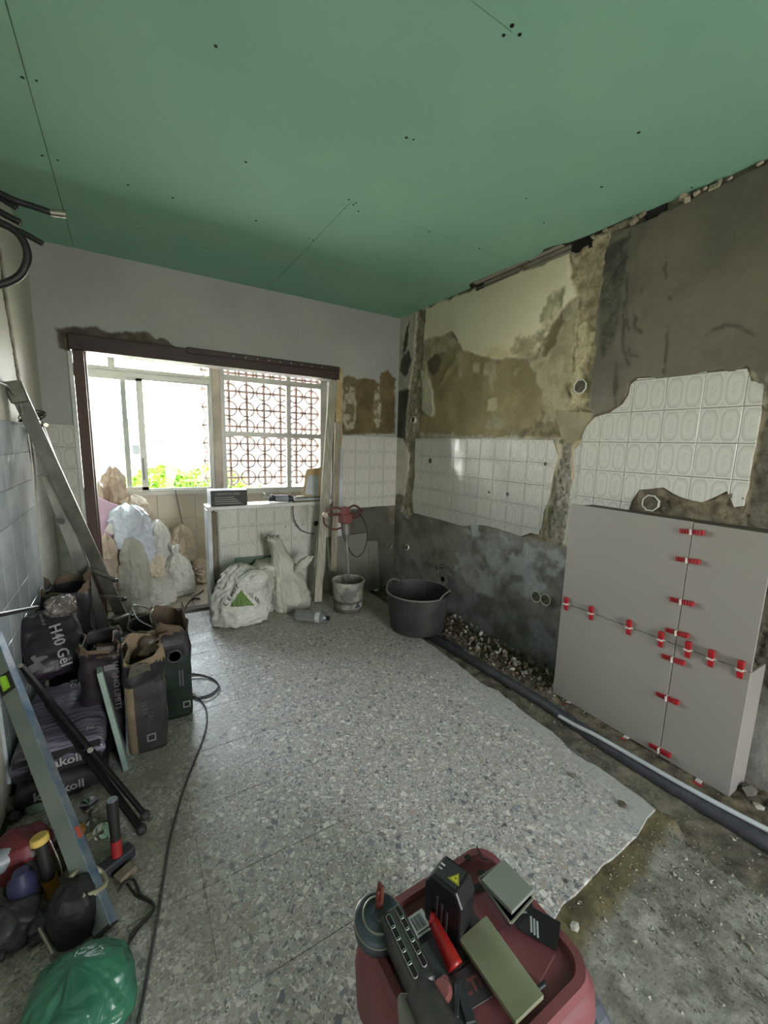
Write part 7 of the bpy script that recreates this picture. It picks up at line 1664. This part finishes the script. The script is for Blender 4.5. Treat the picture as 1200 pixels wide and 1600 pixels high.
for k in range(5):
    for s in (-0.012, 0.012):
        c_ = b0 + dd * (0.018 + k * (ln_ - 0.03) / 5 + (0.006 if s > 0 else 0)) + sd_ * s + up3 * 0.0255
        sl_.box(c_, (0.010, 0.021, 0.002), Matrix((sd_, dd, up3)).transposed())
        pts = [c_ + sd_ * (0.0055 * math.cos(a)) + dd * (0.0045 * math.sin(a) + (0.008 if math.sin(a) > 0 else -0.008)) + up3 * 0.001 for a in [i * math.pi / 6 for i in range(12)]]
        rm_.tube(pts, 0.0011, 5, closed=True)
sl_.build('vent_slot', 'hole_shade', ag); rm_.build('slot_rim', 'chrome', ag)
mh0 = PZ(655, 1548, 0.412); mh1 = PZ(702, 1640, 0.412)
MB().cyl(mh0, mh1, 0.030, 0.034, 20).build('motor_housing', 'grime_black', ag, smooth=True, auto=40)
MB().box(PZ(642, 1585, 0.405), (0.045, 0.055, 0.02), Matrix.Rotation(-0.5, 3, 'Z')).build('mortar_crust', 'rub_e', ag, bevel=0.006)
MB().cyl(PZ(692, 1548, 0.39), PZ(690, 1544, 0.425), 0.018, 0.013, 16).build('spindle_knob', 'mixer_red', ag, smooth=True, auto=40)
# pliers for the levelling clips (red grip)
pl = thing('clip_pliers', 'bright red plier grip lying on the control panel of the vacuum', 'pliers', PZ(690, 1470, 0.384))
g0, g1, g2 = PZ(676, 1437, 0.408), PZ(694, 1474, 0.404), PZ(712, 1512, 0.392)
MB().tube([g0, g1, g2], lambda q: 0.011 + 0.006 * q, 10, smooth=6).build('grip', mat('plier_red', (158, 30, 28), 0.4, var=0.1), pl, smooth=True)
MB().cyl(g0 - Vector((0.004, -0.004, 0)), g0 + Vector((0.003, -0.003, 0)), 0.013, n=14).build('grip_end', 'plier_red', pl, smooth=True, auto=40)
MB().bar(PZ(716, 1528, 0.389), PZ(736, 1600, 0.386), 0.02, 0.006).bar(PZ(716, 1528, 0.390), PZ(712, 1590, 0.386), 0.010, 0.006).build('jaw', 'tool_dark', pl, bevel=0.002)
# tile offcuts
def slabq(pts, th, name, m, label, cat):
    q = [Vector(p) for p in pts]; n = len(q); dn = Vector((0, 0, -th)); b = MB()
    b.add(q + [p + dn for p in q], [tuple(range(n)), tuple(range(2 * n - 1, n - 1, -1))] + [(i, (i + 1) % n, n + (i + 1) % n, n + i) for i in range(n)])
    o = b.build(name, m, bevel=0.0008); return tag(o, label, cat)
mat('tile_beige', (150, 152, 128), 0.5, var=0.12, scale=5, c2=(122, 122, 98)); mat('tile_greygreen', (134, 138, 130), 0.45, var=0.05)
slabq([PZ(717, 1466, 0.402), PZ(760, 1430, 0.402), PZ(850, 1555, 0.402), PZ(806, 1597, 0.402)], 0.010, 'tile_strip', 'tile_beige', 'long beige tile strip lying across the vacuum lid', 'tile')
bxo2 = thing('metal_tin', 'open steel tin on the vacuum lid under the square tile', 'tin', PZ(790, 1400, 0.388))
mt = [PZ(748, 1373, 0.425), PZ(788, 1345, 0.425), PZ(833, 1403, 0.425), PZ(798, 1443, 0.425)]; mb_ = [Vector((p.x, p.y, 0.390)) for p in mt]
tn = MB(); tn.add(mt + mb_, [(i, (i + 1) % 4, 4 + (i + 1) % 4, 4 + i) for i in range(4)] + [(7, 6, 5, 4)]); tn.build('tin_wall', 'chrome', bxo2, solid=0.0015, bevel=0.001)
rt = MB()
for i in range(4): rt.bar(mt[i], mt[(i + 1) % 4], 0.005, 0.004)
rt.build('tin_rim', 'zinc', bxo2, bevel=0.001)
slabq([PZ(752, 1374, 0.437), PZ(787, 1342, 0.437), PZ(834, 1389, 0.437), PZ(800, 1424, 0.437)], 0.010, 'tile_sample', 'tile_greygreen', 'square grey tile sample resting on the steel tin', 'tile')
